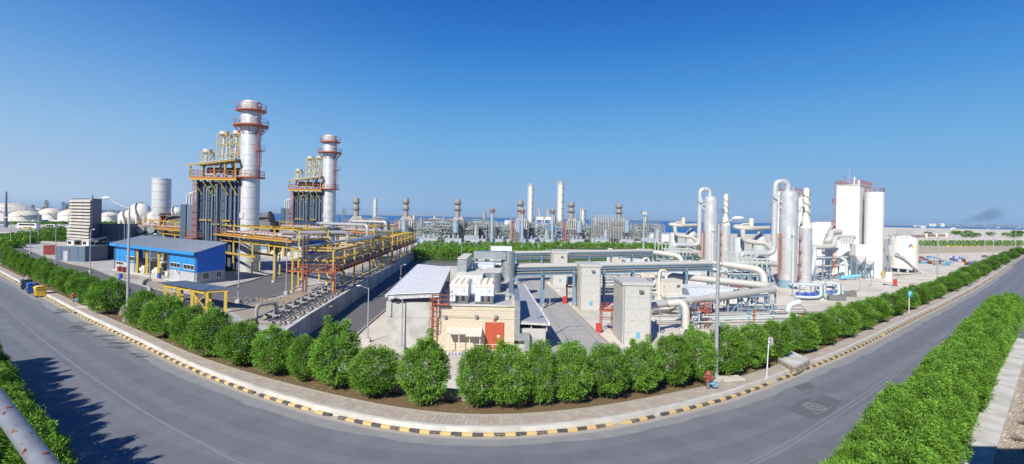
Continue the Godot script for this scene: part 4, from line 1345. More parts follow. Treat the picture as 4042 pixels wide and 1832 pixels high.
		part(ex, "walkway", rail(bw(xx, -3.2, 3.2, 10.5, 10.65, 1.6, 2.6), [xx * Vector3(-3.2, 10.6, 2.5), xx * Vector3(3.2, 10.6, 2.5)], 1.1, 0.08, 0.9), M.plant_dark)
	var os := Vector3(-69.0, 0, -143)

# ------------------------------------------------------------------ yellow pipe racks
func rack(t: Node3D, a: Vector3, b: Vector3, w: Vector3, bays: int, levels: Array, col: Material, cw: float, base: float) -> void:
	var lev: Array = levels.duplicate()
	lev.sort()
	for i in bays + 1:
		var p := a.lerp(b, float(i) / bays)
		for q in [p, p + w]:
			part(t, "leg", MB.new().ibeam(Vector3(q.x, base, q.z), Vector3(q.x, lev[-1], q.z), cw, cw), col)
			part(t, "foot", MB.new().box(Transform3D(Basis(), Vector3(q.x, base + 0.12, q.z)), Vector3.ZERO, Vector3(cw * 2.2, 0.3, cw * 2.2)), M.concrete)
		for y in lev:
			part(t, "cross_beam", MB.new().ibeam(Vector3(p.x, y, p.z) - w.normalized() * 0.3, Vector3(p.x + w.x, y, p.z + w.z) + w.normalized() * 0.3, cw * 0.8, cw), col)
	for y in lev:
		for q in [Vector3.ZERO, w]:
			for i in bays:
				var p0: Vector3 = a.lerp(b, float(i) / bays) + q
				var p1: Vector3 = a.lerp(b, float(i + 1) / bays) + q
				part(t, "long_beam", MB.new().ibeam(Vector3(p0.x, y, p0.z), Vector3(p1.x, y, p1.z), cw * 0.7, cw), col)
func flush(p: Vector3, y: float) -> Vector3:
	return Vector3(p.x, y, p.z)
func racks() -> void:
	# rack 1: across the front of the taller chimney
	var a := Vector3(-34, 0, -81)
	var b := Vector3(-99.6, 0, -137)
	var d := (b - a).normalized()
	var w := Vector3(d.z, 0, -d.x) * 5.0
	if w.z > 0: w = -w
	var t := thing("pipe_rack", "yellow pipe rack with an orange railed walkway before the taller chimney", "pipe rack", a)
	rack(t, a, b, w, 10, [6.2, 7.6, 9.2], M.yellow_steel, 0.22, 0.0)
	for k in 6:
		var o := w * (0.14 + 0.15 * k)
		part(t, "pipe", MB.new().tube([flush(a + o - d * 0.5, 7.98), flush(b + o, 7.98)], [0.16, 0.2, 0.12, 0.25, 0.2, 0.14][k], 8), [M.pipe_cream, M.pipe_silver, M.pipe_cream, M.pipe_silver, M.pipe_grey, M.pipe_cream][k])
	for k in 3:
		part(t, "pipe", MB.new().tube([flush(a + w * (0.3 + 0.2 * k), 6.5), flush(b + w * (0.3 + 0.2 * k), 6.5)], 0.15, 8), M.pipe_grey)
	var wk := -w.normalized()
	part(t, "walkway", MB.new().bar(flush(a + wk * 0.75, 7.45), flush(b + wk * 0.75, 7.45), 0.9, 0.12), M.orange_steel)
	part(t, "handrail", rail(MB.new(), [flush(a + wk * 1.15, 7.5), flush(b + wk * 1.15, 7.5)], 1.1, 0.07, 1.6), M.orange_steel)
	part(t, "walkway_edge", MB.new().bar(flush(a + wk * 1.2, 7.3), flush(b + wk * 1.2, 7.3), 0.1, 0.16), M.yellow_steel)
	for i in 22:
		var p := a.lerp(b, (i + 0.5) / 22.0)
		part(t, "bracket", MB.new().bar(flush(p, 7.2), flush(p + wk * 1.2, 7.2), 0.14, 0.2), M.yellow_steel)
		part(t, "top_stub", MB.new().bar(flush(p, 9.35), flush(p, 9.62), 0.26, 0.22), M.yellow_steel)
	for x in [0.14, 0.34, 0.54]:
		var p := a.lerp(b, x) + w * 0.4
		for k in 3: part(t, "drop_pipe", MB.new().tube([flush(p + d * k * 0.45, 7.9), flush(p + d * k * 0.45, 0.2)], 0.13, 8), [M.pipe_dark, M.pipe_silver, M.pipe_grey][k])
	# low tie frames under rack 1
	var p0 := a.lerp(b, 0.18)
	var p1 := a.lerp(b, 0.36)
	part(t, "tie_beam", MB.new().ibeam(flush(p0 - w * 0.05, 3.9), flush(p1 - w * 0.05, 3.9), 0.3, 0.36), M.yellow_steel)
	part(t, "tie_beam", MB.new().ibeam(flush(p0 + w * 0.7, 3.9), flush(p1 + w * 0.7, 3.9), 0.3, 0.36), M.yellow_steel)
	part(t, "access_ladder", ladder(MB.new(), flush(a + Vector3(1.6, 0, 1.0), 0.1), 8.5, Vector3(1, 0, 0), Vector3(0, 0, 1)), M.orange_steel)
	# rack 2: along the retaining wall, away from the camera
	var a2 := Vector3(-26.6, 0, -75.7)
	var b2 := Vector3(-31.2, 0, -162)
	var w2 := Vector3(-6.2, 0, -0.3)
	var t2 := thing("pipe_rack", "long yellow three-level pipe rack beside the retaining wall", "pipe rack", a2)
	rack(t2, a2, b2, w2, 14, [3.3, 4.9, 6.4], M.yellow_steel, 0.2, 0.0)
	var d2 := (b2 - a2).normalized()
	for e in [[0.12, 3.62, 0.16, 0], [0.22, 3.62, 0.16, 0], [0.32, 3.60, 0.13, 1], [0.5, 3.62, 0.2, 1], [0.7, 3.62, 0.16, 1], [0.85, 3.6, 0.14, 1], [0.15, 5.2, 0.14, 1], [0.35, 5.2, 0.18, 1], [0.6, 5.2, 0.16, 2], [0.8, 5.2, 0.14, 1], [0.75, 6.75, 0.2, 2]]:
		var o: Vector3 = w2 * e[0]
		part(t2, "pipe", MB.new().tube([flush(a2 + o - d2 * 1.2, e[1]), flush(b2 + o, e[1])], e[2], 8), [M.pipe_dark, M.pipe_grey, M.pipe_cream][e[3]])
	var wr := Vector3(1.0, 0, 0)
	for k in 3: part(t2, "outer_pipe", MB.new().tube([flush(a2 + wr * (0.35 + 0.3 * k) - d2 * 0.8, 3.75), flush(b2 + wr * (0.35 + 0.3 * k), 3.75)], 0.13, 8), M.pipe_dark)
	part(t2, "walkway", MB.new().bar(flush(a2 + wr * 0.7 - d2 * 1, 3.4), flush(b2 + wr * 0.7, 3.4), 1.2, 0.1), M.orange_steel)
	part(t2, "handrail", rail(MB.new(), [flush(a2 + wr * 1.3 - d2 * 1, 3.4), flush(b2 + wr * 1.3, 3.4)], 1.1, 0.06, 1.8), M.orange_steel)
	part(t2, "end_gallery", rail(MB.new().bar(flush(a2 + w2 - d2 * 1.2, 3.35), flush(a2 + wr - d2 * 1.2, 3.35), 1.3, 0.12), [flush(a2 + w2 - d2 * 1.8, 3.4), flush(a2 + wr * 1.3 - d2 * 1.8, 3.4)], 1.1, 0.07, 0.9), M.orange_steel)
	part(t2, "caged_ladder", ladder(MB.new(), flush(a2 + wr * 0.8 - d2 * 2.2, 0.05), 4.4, Vector3(1, 0, 0), Vector3(0, 0, 1)), M.orange_steel)
	part(t2, "caged_ladder", ladder(MB.new(), flush(a2 + w2 * 0.55 - d2 * 2.2, 0.05), 4.4, Vector3(1, 0, 0), Vector3(0, 0, 1)), M.orange_steel)
	for k in 7:
		var p := a2.lerp(b2, 0.1 + 0.13 * k)
		part(t2, "outer_leg", MB.new().ibeam(flush(p + wr * 1.0, 0.0), flush(p + wr * 1.0, 3.35), 0.2, 0.2), M.yellow_steel)
	for k in 2: part(t2, "bundle", MB.new().tube([flush(a2 + w2 * (0.55 + 0.08 * k) - d2 * 1.5, 8.6), flush(a2 + w2 * (0.55 + 0.08 * k) - d2 * 1.7, 0.4)], 0.14, 8), M.pipe_dark)
	# rack 3: in front of the second chimney
	var a3 := Vector3(-31, 0, -114)
	var b3 := a3 + d * 62.0
	var t3 := thing("pipe_rack", "yellow pipe rack before the farther silver chimney", "pipe rack", a3)
	rack(t3, a3, b3, w, 8, [6.4, 7.8, 9.3], M.yellow_steel, 0.22, 0.0)
	for k in 5: part(t3, "pipe", MB.new().tube([flush(a3 + w * (0.15 + 0.17 * k), 8.2), flush(b3 + w * (0.15 + 0.17 * k), 8.2)], [0.3, 0.2, 0.26, 0.16, 0.2][k], 8), M.pipe_silver if k % 2 == 0 else M.pipe_cream)
	part(t3, "walkway", MB.new().bar(flush(a3 + wk * 0.75, 7.6), flush(b3 + wk * 0.75, 7.6), 0.9, 0.12), M.orange_steel)
	part(t3, "handrail", rail(MB.new(), [flush(a3 + wk * 1.15, 7.65), flush(b3 + wk * 1.15, 7.65)], 1.1, 0.07, 1.6), M.orange_steel)
	for i in 14: part(t3, "top_stub", MB.new().bar(flush(a3.lerp(b3, (i + 0.5) / 14.0), 9.45), flush(a3.lerp(b3, (i + 0.5) / 14.0), 9.7), 0.26, 0.22), M.yellow_steel)
	# bright insulated steam lines that turn from the cross racks on to rack 2
	var names := ["silver insulated steam line bending down on to the near end of the wall rack", "silver insulated steam line coming off the second rack on to the wall rack", "silver insulated steam line looping over the far end of the wall rack"]
	var tops := [[Vector3(-37, 8.7, -81.5), 88.0, 0.38], [Vector3(-52, 9.6, -121.0), 108.5, 0.36], [Vector3(-44, 9.9, -139.0), 136.0, 0.40]]
	for k in 3:
		var s: Vector3 = tops[k][0]
		var z: float = tops[k][1]
		var at := a2.lerp(b2, (z - 75.7) / 86.3) + w2 * (0.2 + 0.22 * k)
		var z2: float = [108.0, 136.0, 161.0][k]
		var at2 := a2.lerp(b2, (z2 - 75.7) / 86.3) + w2 * (0.2 + 0.22 * k)
		var sl := thing("steam_line", names[k], "pipe", flush(at, 6.6), "silver steam lines")
		part(sl, "pipe", MB.new().tube([s, flush(at, s.y), flush(at, 7.05), flush(at2, 7.05)], tops[k][2], 14, 0.9), M.pipe_silver)
		for j in 3:
			var q := flush(at.lerp(at2, 0.2 + 0.3 * j), 6.6)
			part(sl, "shoe", MB.new().box(fr(q, d2), Vector3(0, 0.02, 0), Vector3(0.6, 0.3, 0.5)), M.yellow_steel)
# ------------------------------------------------------------------ ground-level pipes by the wall, shelter
func yard_pipes() -> void:
	var t := thing("ground_pipes", "grey ground pipes on concrete sleepers with flat expansion loops", "pipes", Vector3(-27.5, 0, -66))
	for k in 9:
		var z := -54.5 - k * 2.9
		var xo := -24.2 - k * 0.18
		part(t, "sleeper", MB.new().box(Transform3D(Basis(), Vector3(xo - 1.6, 0.16, z)), Vector3.ZERO, Vector3(4.4, 0.24, 0.28)), M.concrete_dark)
	for e in [[0.2, 0.10], [0.7, 0.07], [1.5, 0.14], [3.3, 0.16]]:
		part(t, "pipe", MB.new().tube([Vector3(-24.0 - e[0], 0.5, -53.2), Vector3(-25.7 - e[0], 0.5, -80.5)], e[1], 8), M.pipe_grey)
	for k in 8:
		var z := -56.0 - k * 2.9
		var xo := -25.4 - k * 0.18
		part(t, "loop", MB.new().tube([Vector3(xo, 0.55, z), Vector3(xo - 0.9, 0.55, z), Vector3(xo - 0.9, 0.55, z - 0.9), Vector3(xo - 1.9, 0.55, z - 0.9), Vector3(xo - 1.9, 0.55, z - 0.1)], 0.13, 8, 0.25), M.pipe_grey)
		part(t, "stub", MB.new().cyl(Vector3(xo - 0.9, 0.1, z - 0.45), Vector3(xo - 0.9, 1.0, z - 0.45), 0.17, -1, 10), M.pipe_grey)
	part(t, "hoop", MB.new().tube([Vector3(-27.4, 0.3, -54.6), Vector3(-27.4, 1.9, -54.8), Vector3(-26.2, 1.9, -56.6), Vector3(-26.2, 0.5, -57.0), Vector3(-26.4, 0.5, -60)], 0.2, 10, 0.5), M.pipe_grey)
	part(t, "riser", MB.new().tube([Vector3(-26.4, 0.5, -78), Vector3(-26.6, 0.5, -79.6), Vector3(-26.6, 4.0, -79.8)], 0.22, 10), M.pipe_grey)
	# gravel beds
	struct("gravel_bed", MB.new().slab(pxs([[1340, 1162], [1165, 1150], [1120, 1172], [900, 1218], [990, 1280], [1105, 1290]], 0.004), 0.004, 0.004), M.gravel)
	struct("gravel_bed", MB.new().slab(pxs([[455, 1075], [445, 1090], [480, 1102], [545, 1100], [555, 1095], [500, 1082]], 0.01), 0.01, 0.01), M.gravel)
	kerb_line(pxs([[560, 1127], [565, 1115], [590, 1106], [625, 1108], [660, 1118]], 0.0), 0.4)
	struct("gravel_bed", MB.new().slab(pxs([[562, 1126], [567, 1116], [590, 1108], [640, 1113], [700, 1135], [645, 1145]], 0.012), 0.012, 0.012), M.gravel)
	# rubble on the strip next to the road
	var rb := MB.new()
	var r2 := RandomNumberGenerator.new()
	r2.seed = 5
	for k in 500:
		var p := G(r2.randf_range(900, 1290), r2.randf_range(1175, 1215), 0.0)
		p.x += r2.randf_range(-1, 1)
		var s := r2.randf_range(0.06, 0.28)
		rb.box(Transform3D(Basis.from_euler(Vector3(r2.randf() * 3, r2.randf() * 3, 0)).scaled(Vector3(1, 0.6, 0.8) * s), p + Vector3.UP * s * 0.15), Vector3.ZERO, Vector3.ONE)
	var rs := part(self, "rubble", rb, M.stone)
	rs.set_meta("kind", "stuff"); rs.set_meta("label", "loose pale rubble between the yard road and the ground pipes"); rs.set_meta("category", "rubble")
	# shelter with a blue sheet roof on yellow posts
	var ra := G(889, 1234)
	var nc := G(815, 1230)
	var l := D(652, 1118, 65.7)
	l.y = 0
	var dir := nc - l
	var x := fr(l, dir, nc - ra)
	var len := dir.length()
	var s := thing("parking_shelter", "open shelter with blue sheet roof on yellow steel posts", "shelter", ra)
	var dp := nc.distance_to(ra)
	for k in 4:
		var p := len * k / 3.0
		part(s, "post", MB.new().ibeam(x * Vector3(p, 0, 0), x * Vector3(p, 2.25, 0), 0.3, 0.3), M.yellow_steel)
		part(s, "post", MB.new().ibeam(x * Vector3(p, 0, -dp), x * Vector3(p, 2.55, -dp), 0.3, 0.3), M.yellow_steel)
		part(s, "rafter", MB.new().ibeam(x * Vector3(p, 2.32, 0.5), x * Vector3(p, 2.68, -dp - 0.4), 0.16, 0.24), M.yellow_steel)
	part(s, "eaves_beam", MB.new().ibeam(x * Vector3(0, 2.2, 0.02), x * Vector3(len, 2.2, 0.02), 0.18, 0.3), M.yellow_steel)
	part(s, "eaves_beam", MB.new().ibeam(x * Vector3(0, 2.5, -dp), x * Vector3(len, 2.5, -dp), 0.18, 0.3), M.yellow_steel)
	for k in [0, 2]: part(s, "cross_brace", xbrace(MB.new(), x * Vector3(len * k / 3.0, 0, 0), x * Vector3(len * (k + 1) / 3.0, 0, 0), 0.1, 2.1, 0.1), M.yellow_steel)
	var ns := 13
	for k in ns:
		var p0 := lerpf(-0.5, len + 0.5, float(k) / ns)
		var p1 := lerpf(-0.5, len + 0.5, float(k + 1) / ns) - 0.01
		var m := MB.new()
		m.hexa([x * Vector3(p0, 2.46, 0.8), x * Vector3(p1, 2.46, 0.8), x * Vector3(p1, 2.86, -dp - 0.7), x * Vector3(p0, 2.86, -dp - 0.7), x * Vector3(p0, 2.51, 0.8), x * Vector3(p1, 2.51, 0.8), x * Vector3(p1, 2.91, -dp - 0.7), x * Vector3(p0, 2.91, -dp - 0.7)])
		for r in 3: m.bar(x * Vector3(p0 + 0.15 + r * 0.3, 2.53, 0.8), x * Vector3(p0 + 0.15 + r * 0.3, 2.93, -dp - 0.7), 0.08, 0.05)
		part(s, "roof_sheet", m, M.shelter_blue)

# ------------------------------------------------------------------ control building in the sunken yard
func centre_building() -> void:
	var z0 := 52.3
	var x := Transform3D(Basis(), Vector3(0, LOW, -z0))      # local z outward to the camera
	var fx := func(px: float) -> float: return (px - CX) / F * z0 + (0.0 if true else 0.0)
	var xa: float = D(1523, 1280, z0).x
	var xb: float = D(1706, 1280, z0).x
	var xc: float = D(2031, 1280, z0).x
	var xd: float = D(2154, 1330, z0).x
	var top := up(1850, 1207, z0) - LOW            # parapet of the brick block
	var topc := up(1600, 1192, z0) - LOW
	var topr := up(2100, 1298, z0) - LOW
	var t := thing("control_building", "low cream brick control building with red doors and rooftop coolers", "building", Vector3((xa + xd) / 2, LOW, -z0))
	# left concrete wing: front wall panel with cast joints, back part lower walls
	part(t, "concrete_wall", bw(x, xa, xb - 0.02, 0, topc * 0.68 - 0.02, -0.3, 0), M.concrete)
	part(t, "concrete_wall", bw(x, xa, xb - 0.02, topc * 0.68, topc, -0.3, 0), M.concrete)
	part(t, "side_wall", bw(x, xa, xa + 0.3, 0, topc, -34, -0.32), M.concrete)
	part(t, "back_wall", bw(x, xa, xc, 0, top, -34.3, -34.0), M.concrete)
	# brick front built in courses
	var ch := 0.3
	var nb := int(top / ch)
	var dl: float = D(1918, 1300, z0).x
	var dr: float = D(1987, 1300, z0).x
	var dh := up(1950, 1276, z0) - LOW
	part(t, "core", bw(x, xb, xc, 0, top - 0.05, -33.9, -0.3), M.concrete)
	var wall := part(t, "brick_wall", bw(x, xb, xc, 0.0, top - 0.02, -0.29, -0.03), M.mortar)
	for k in nb:
		var y0 := k * ch
		var y1 := y0 + ch - 0.01
		var spans := [[xb, xc]]
		if y1 < dh + 0.05: spans = [[xb, dl - 0.08], [dr + 0.08, xc]]
		for s in spans:
			part(wall, "brick_course", bw(x, s[0], s[1], y0, y1, -0.03, 0.0 + 0.004 * (k % 2)), M.brick_cream)
	part(t, "coping", bw(x, xb - 0.1, xc + 0.1, top - 0.02, top + 0.1, -0.5, 0.08), M.concrete_pale)
	part(t, "string_course", bw(x, xb, xc, top - 1.3, top - 1.22, 0.0, 0.05), M.brick_cream)
	part(t, "string_course", bw(x, xb, xc, top - 0.45, top - 0.38, 0.0, 0.05), M.brick_cream)
	part(t, "side_parapet", bw(x, xc - 0.3, xc, top - 0.05, top + 0.25, -34, -0.5), M.concrete_pale)
	part(t, "flat_roof", bw(x, xb, xc - 0.3, top - 0.05, top + 0.0, -33.9, -0.5), M.concrete)
	# red double door
	for k in 2:
		var d0 := lerpf(dl, dr, k * 0.5) + 0.02
		var d1 := lerpf(dl, dr, k * 0.5 + 0.5) - 0.02
		var dp := part(t, "door", bw(x, d0, d1, 0.15, dh, -0.08, 0.02), M.door_red)
		part(dp, "handle", bw(x, (d1 - 0.15) if k == 0 else (d0 + 0.08), (d1 - 0.08) if k == 0 else (d0 + 0.15), 1.1, 1.3, 0.02, 0.08), M.plant_dark)
		if k == 1: part(dp, "notice", bw(x, d0 + 0.25, d0 + 0.5, 1.45, 1.65, 0.02, 0.03), M.white_paint)
	part(t, "door_frame", MB.new().box(x, Vector3((dl + dr) / 2, dh + 0.04, 0.0), Vector3(dr - dl + 0.16, 0.08, 0.1)).box(x, Vector3(dl - 0.04, dh / 2, 0), Vector3(0.08, dh, 0.1)).box(x, Vector3(dr + 0.04, dh / 2, 0), Vector3(0.08, dh, 0.1)), M.door_red)
	part(t, "door_lamp", bw(x, (dl + dr) / 2 - 0.15, (dl + dr) / 2 + 0.15, dh + 0.25, dh + 0.42, 0, 0.12), M.red_paint)
	part(t, "entrance_step", bw(x, dl - 1.2, dr + 1.6, 0, 0.15, 0.0, 1.6), M.concrete_pale)
	part(t, "step_rail", rail(MB.new(), [x * Vector3(dl - 1.1, 0.15, 1.5), x * Vector3(dr + 1.5, 0.15, 1.5)], 0.9, 0.06, 0.6), M.white_paint)
	# corrugated awning on thin posts
	var a0: float = D(1767, 1300, z0).x
	var a1: float = D(1904, 1300, z0).x
	var ay := up(1830, 1293, z0) - LOW
	var na := 18
	for k in na:
		var p0 := lerpf(a0, a1, float(k) / na)
		var p1 := lerpf(a0, a1, (k + 0.55) / na)
		var p2 := lerpf(a0, a1, float(k + 1) / na)
		var dn := 0.95 if k < 10 else 1.25
		var m := MB.new()
		m.quad(x * Vector3(p0, ay - dn * 0.42, dn + 0.4), x * Vector3(p1, ay - dn * 0.42 + 0.05, dn + 0.4), x * Vector3(p1, ay + 0.05, 0.02), x * Vector3(p0, ay, 0.02))
		m.quad(x * Vector3(p1, ay - dn * 0.42 + 0.05, dn + 0.4), x * Vector3(p2, ay - dn * 0.42, dn + 0.4), x * Vector3(p2, ay, 0.02), x * Vector3(p1, ay + 0.05, 0.02))
		m.quad(x * Vector3(p0, ay - dn * 0.42 - 0.03, dn + 0.4), x * Vector3(p0, ay - 0.03, 0.02), x * Vector3(p2, ay - 0.03, 0.02), x * Vector3(p2, ay - dn * 0.42 - 0.03, dn + 0.4))
		part(t, "awning_rib", m, M.cream_paint)
	for k in 4:
		var p := lerpf(a0 + 0.25, a1 - 0.15, k / 3.0)
		part(t, "awning_post", MB.new().cyl(x * Vector3(p, 0, 1.25), x * Vector3(p, ay - 0.5, 1.25), 0.045, -1, 8), M.white_paint)
	# floodlights, conduits
	for px in [1880, 1957, 1757]:
		var p: float = D(px, 1245, z0).x
		var y := up(px, 1248, z0) - LOW
		part(t, "floodlight", bw(x, p - 0.14, p + 0.16, y - 0.12, y + 0.14, 0.12, 0.34), M.galvanised)
		part(t, "floodlight_arm", MB.new().bar(x * Vector3(p, y - 0.05, 0), x * Vector3(p, y - 0.05, 0.2), 0.06, 0.06), M.plant_dark)
	part(t, "conduit", MB.new().bar(x * Vector3(xb + 0.4, top - 1.15, 0.03), x * Vector3(xc - 0.1, top - 1.25, 0.03), 0.03, 0.03), M.plant_dark)
	part(t, "conduit", MB.new().bar(x * Vector3(dl - 0.4, top - 1.2, 0.03), x * Vector3(dl - 0.4, 0.3, 0.03), 0.04, 0.04), M.white_paint)
	# blue and white tile band at the foot
	for k in 14:
		part(t, "foot_tile", bw(x, a0 + 0.2 + k * 0.16, a0 + 0.33 + k * 0.16, 0.02, 0.16, 1.6, 1.66), M.bin_blue if k % 2 else M.white_paint)
	# orange ladder with cage against the concrete wing
	var lx: float = D(1714, 1300, z0).x
	part(t, "caged_ladder", ladder(MB.new(), x * Vector3(lx, 0.2, 0.2), top + 0.6, Vector3(1, 0, 0), Vector3(0, 0, 1)), M.orange_steel)
	part(t, "ladder_landing", rail(bw(x, lx - 0.1, lx + 1.5, top + 0.12, top + 0.2, -0.6, 0.6), [x * Vector3(lx - 0.2, top + 0.2, 0.6), x * Vector3(lx + 1.45, top + 0.2, 0.6), x * Vector3(lx + 1.75, top + 0.5, -0.6)], 0.95, 0.07, 0.7), M.orange_steel)
	# white mono-pitch canopy over the left wing
	var f0 := D(1529, 1164, z0 - 0.5)
	var f1 := D(1737, 1155, z0 - 0.5)
	var hb0 := f0.y
	var k0 := G(1652, 1044, hb0)
	var k1 := D(1781, 1056, -k0.z - 3.0)
	var ca := thing("canopy_roof", "white sheet mono-pitch canopy over the concrete wing", "roof", Vector3((f0.x + f1.x) / 2, f0.y, f0.z))
	var ncs := 10
	for k in ncs:
		var q0 := f0.lerp(k0, float(k) / ncs)
		var q1 := f0.lerp(k0, (k + 0.995) / ncs)
		var r0 := f1.lerp(k1, float(k) / ncs)
		var r1 := f1.lerp(k1, (k + 0.995) / ncs)
		var m := MB.new()
		var th := Vector3.UP * 0.07
		m.hexa([q0, r0, r1, q1, q0 + th, r0 + th, r1 + th, q1 + th])
		part(ca, "roof_panel", m, M.canopy_white)
	part(ca, "gutter", MB.new().bar(f0 + Vector3(-0.12, -0.12, 0), k0 + Vector3(-0.12, -0.12, 0), 0.25, 0.3), M.pale_steel)
	part(ca, "eaves_beam", MB.new().ibeam(f0 + Vector3(0.1, -0.28, 0.0), f1 + Vector3(-0.1, -0.28, 0.0), 0.15, 0.35), M.pale_steel)
	for k in 6:
		var q := f0.lerp(k0, k / 5.5)
		var r := f1.lerp(k1, k / 5.5)
		part(ca, "rafter", MB.new().ibeam(q + Vector3(0.1, -0.2, -0.3), r + Vector3(-0.1, -0.2, -0.3), 0.14, 0.26), M.pale_steel)
		part(ca, "post", MB.new().bar(Vector3(r.x - 0.2, LOW + topc * 0.7, r.z - 0.3), r + Vector3(-0.2, -0.2, -0.3), 0.16, 0.16), M.pale_steel)
		part(ca, "post", MB.new().bar(Vector3(q.x + 0.25, LOW + topc * 0.7, q.z - 0.4), q + Vector3(0.25, -0.2, -0.4), 0.16, 0.16), M.pale_steel)
	part(ca, "inner_wall", MB.new().bar(Vector3(f0.x + 0.6, LOW + topc * 0.5, f0.z - 2.5), Vector3(f1.x - 0.8, LOW + topc * 0.5, f1.z - 2.5), 0.2, topc), M.concrete)
	# grey sheet roof over the right-hand aisle
	var g0 := D(2033, 1268, z0 - 0.2)
	var g1 := D(2163, 1275, z0 - 0.2)
	var g2 := D(1992, 1124, 74.0)
	var g3 := D(2066, 1124, 74.0)
	var ga := thing("aisle_roof", "grey sheet lean-to roof along the right side of the control building", "roof", Vector3(g1.x, g1.y, g1.z))
	for k in 8:
		var q0 := g0.lerp(g2, k / 8.0)
		var q1 := g0.lerp(g2, (k + 0.99) / 8.0)
		var r0 := g1.lerp(g3, k / 8.0)
		var r1 := g1.lerp(g3, (k + 0.99) / 8.0)
		var th := Vector3.UP * 0.07
		part(ga, "roof_panel", mbh([q0, r0, r1, q1, q0 + th, r0 + th, r1 + th, q1 + th]), M.roof_pale)
	part(ga, "gutter", MB.new().bar(g1 + Vector3(0.1, -0.1, 0.05), g3 + Vector3(0.1, -0.1, 0), 0.22, 0.34), M.white_paint)
	part(ga, "eaves_beam", MB.new().bar(g0 + Vector3(0, -0.15, 0.02), g1 + Vector3(-0.05, -0.15, 0.02), 0.12, 0.24), M.pale_steel)
	part(ga, "aisle_wall", MB.new().bar(Vector3(xc + 0.4, LOW + topr / 2, -z0 - 0.15), Vector3(xd, LOW + topr / 2, -z0 - 0.15), 0.3, topr), M.concrete)
	part(ga, "side_wall", MB.new().bar(Vector3(xd - 0.15, LOW + topr / 2, -z0 - 0.31), Vector3(g3.x - 0.4, LOW + topr / 2, -74), 0.3, topr), M.concrete)
	for p in [0.03, 0.5, 0.97]:
		var q := g0.lerp(g1, p)
		part(ga, "post", MB.new().bar(Vector3(q.x, LOW + topr - 0.3, q.z - 0.3), q + Vector3(0, -0.1, -0.3), 0.12, 0.12), M.pale_steel)
	for p in [[0.13, 0.10], [0.72, 0.05]]:
		var q := g0.lerp(g1, p[0]).lerp(g2.lerp(g3, p[0]), p[1])
		part(ga, "roof_lamp", MB.new().bar(q, q + Vector3.UP * 1.0, 0.07, 0.07).box(Transform3D(Basis(), q + Vector3.UP * 1.1), Vector3.ZERO, Vector3(0.35, 0.25, 0.2)), M.galvanised)
	# square sheet duct climbing the corner
	var du := thing("sheet_duct", "galvanised square duct bending down the corner of the brick front", "duct", Vector3(xc + 0.4, LOW, -z0))
	var ux: float = D(2042, 1250, z0).x
	var uy0 := up(2042, 1200, z0)
	part(du, "riser", bw(x, ux - 0.3, ux + 0.27, up(2050, 1312, z0) - LOW, uy0 - LOW, -0.1, 0.55), M.galvanised)
	part(du, "elbow", bw(x, ux - 0.3, ux + 1.3, up(2050, 1340, z0) - LOW, up(2050, 1312, z0) - LOW - 0.005, 0.0, 0.6), M.galvanised)
	part(du, "drop", bw(x, ux + 0.75, ux + 1.3, 0.2, up(2050, 1340, z0) - LOW - 0.005, 0.02, 0.58), M.galvanised)
	part(du, "roof_run", bw(x, ux - 0.32, ux + 0.24, uy0 - LOW, uy0 - LOW + 0.45, -8.0, 0.57), M.galvanised)
	part(du, "roof_run", bw(x, ux - 1.0, ux - 0.4, top + 0.1, top + 0.5, -20.0, -6), M.galvanised)
	# rooftop coolers with fans
	for k in 2:
		var c0: float = D([1777, 1875][k], 1180, 54).x
		var c1: float = D([1849, 1949][k], 1180, 54).x
		chiller(Vector3(c0, LOW + top, -z0 - 1.2), c1 - c0, ["pale blue rooftop chiller with fan rows beside the orange ladder", "pale blue rooftop chiller with fan rows above the red door"][k])
	roof_plant(x, xb, xc, top)
func mbh(p: Array) -> MB:
	var m := MB.new()
	m.hexa(p)
	return m
func chiller(o: Vector3, w: float, label: String) -> void:
	var t := thing("rooftop_chiller", label, "chiller", o, "rooftop chillers")
	var x := Transform3D(Basis(), o)
	var hh := 1.75
	var dp := 4.4
	part(t, "frame_base", bw(x, 0, w, 0.05, 0.25, -dp, 0), M.plant_dark)
	# panelled case: upper doors
	for k in 3:
		part(t, "door_panel", bw(x, w * k / 3.0 + 0.012, w * (k + 1) / 3.0 - 0.012, 0.85, hh, -0.1, 0.0), M.unit_white)
	part(t, "case", bw(x, 0.02, w - 0.02, 0.25, hh, -dp, -0.1), M.unit_white)
	part(t, "lower_panel", bw(x, 0.02, w * 0.3, 0.25, 0.83, -0.1, 0.0), M.unit_white)
	for k in 4: part(t, "filter_grille", bw(x, w * (0.34 + 0.165 * k), w * (0.34 + 0.165 * k) + w * 0.13, 0.27, 0.80, -0.09, 0.015), M.dark if k % 2 == 0 else M.plant_dark)
	part(t, "control_plate", bw(x, w * 0.76, w * 0.80, 1.25, 1.5, 0.0, 0.03), M.plant_dark)
	part(t, "top_band", bw(x, -0.04, w + 0.04, hh, hh + 0.3, -dp - 0.04, 0.04), M.cream_paint)
	for i in 3:
		for j in 4:
			var p := x * Vector3(w * (i + 0.5) / 3.0, hh + 0.3, -dp * (j + 0.5) / 4.0)
			var fp := part(t, "fan_ring", MB.new().lathe(p, [Vector2(w * 0.155, 0), Vector2(w * 0.135, 0.22), Vector2(w * 0.115, 0.22), Vector2(w * 0.115, 0.02)], 14, false), M.cream_paint)
			var fb := MB.new()
			fb.cyl(p + Vector3.UP * 0.1, p + Vector3.UP * 0.16, w * 0.03, -1, 8)
			for q in 4:
				var d := Vector3(cos(q * PI / 2 + i + j), 0, sin(q * PI / 2 + i + j))
				fb.bar(p + Vector3.UP * 0.13, p + d * w * 0.105 + Vector3.UP * 0.12, 0.14, 0.02)
			part(fp, "fan", fb, M.brick_cream)
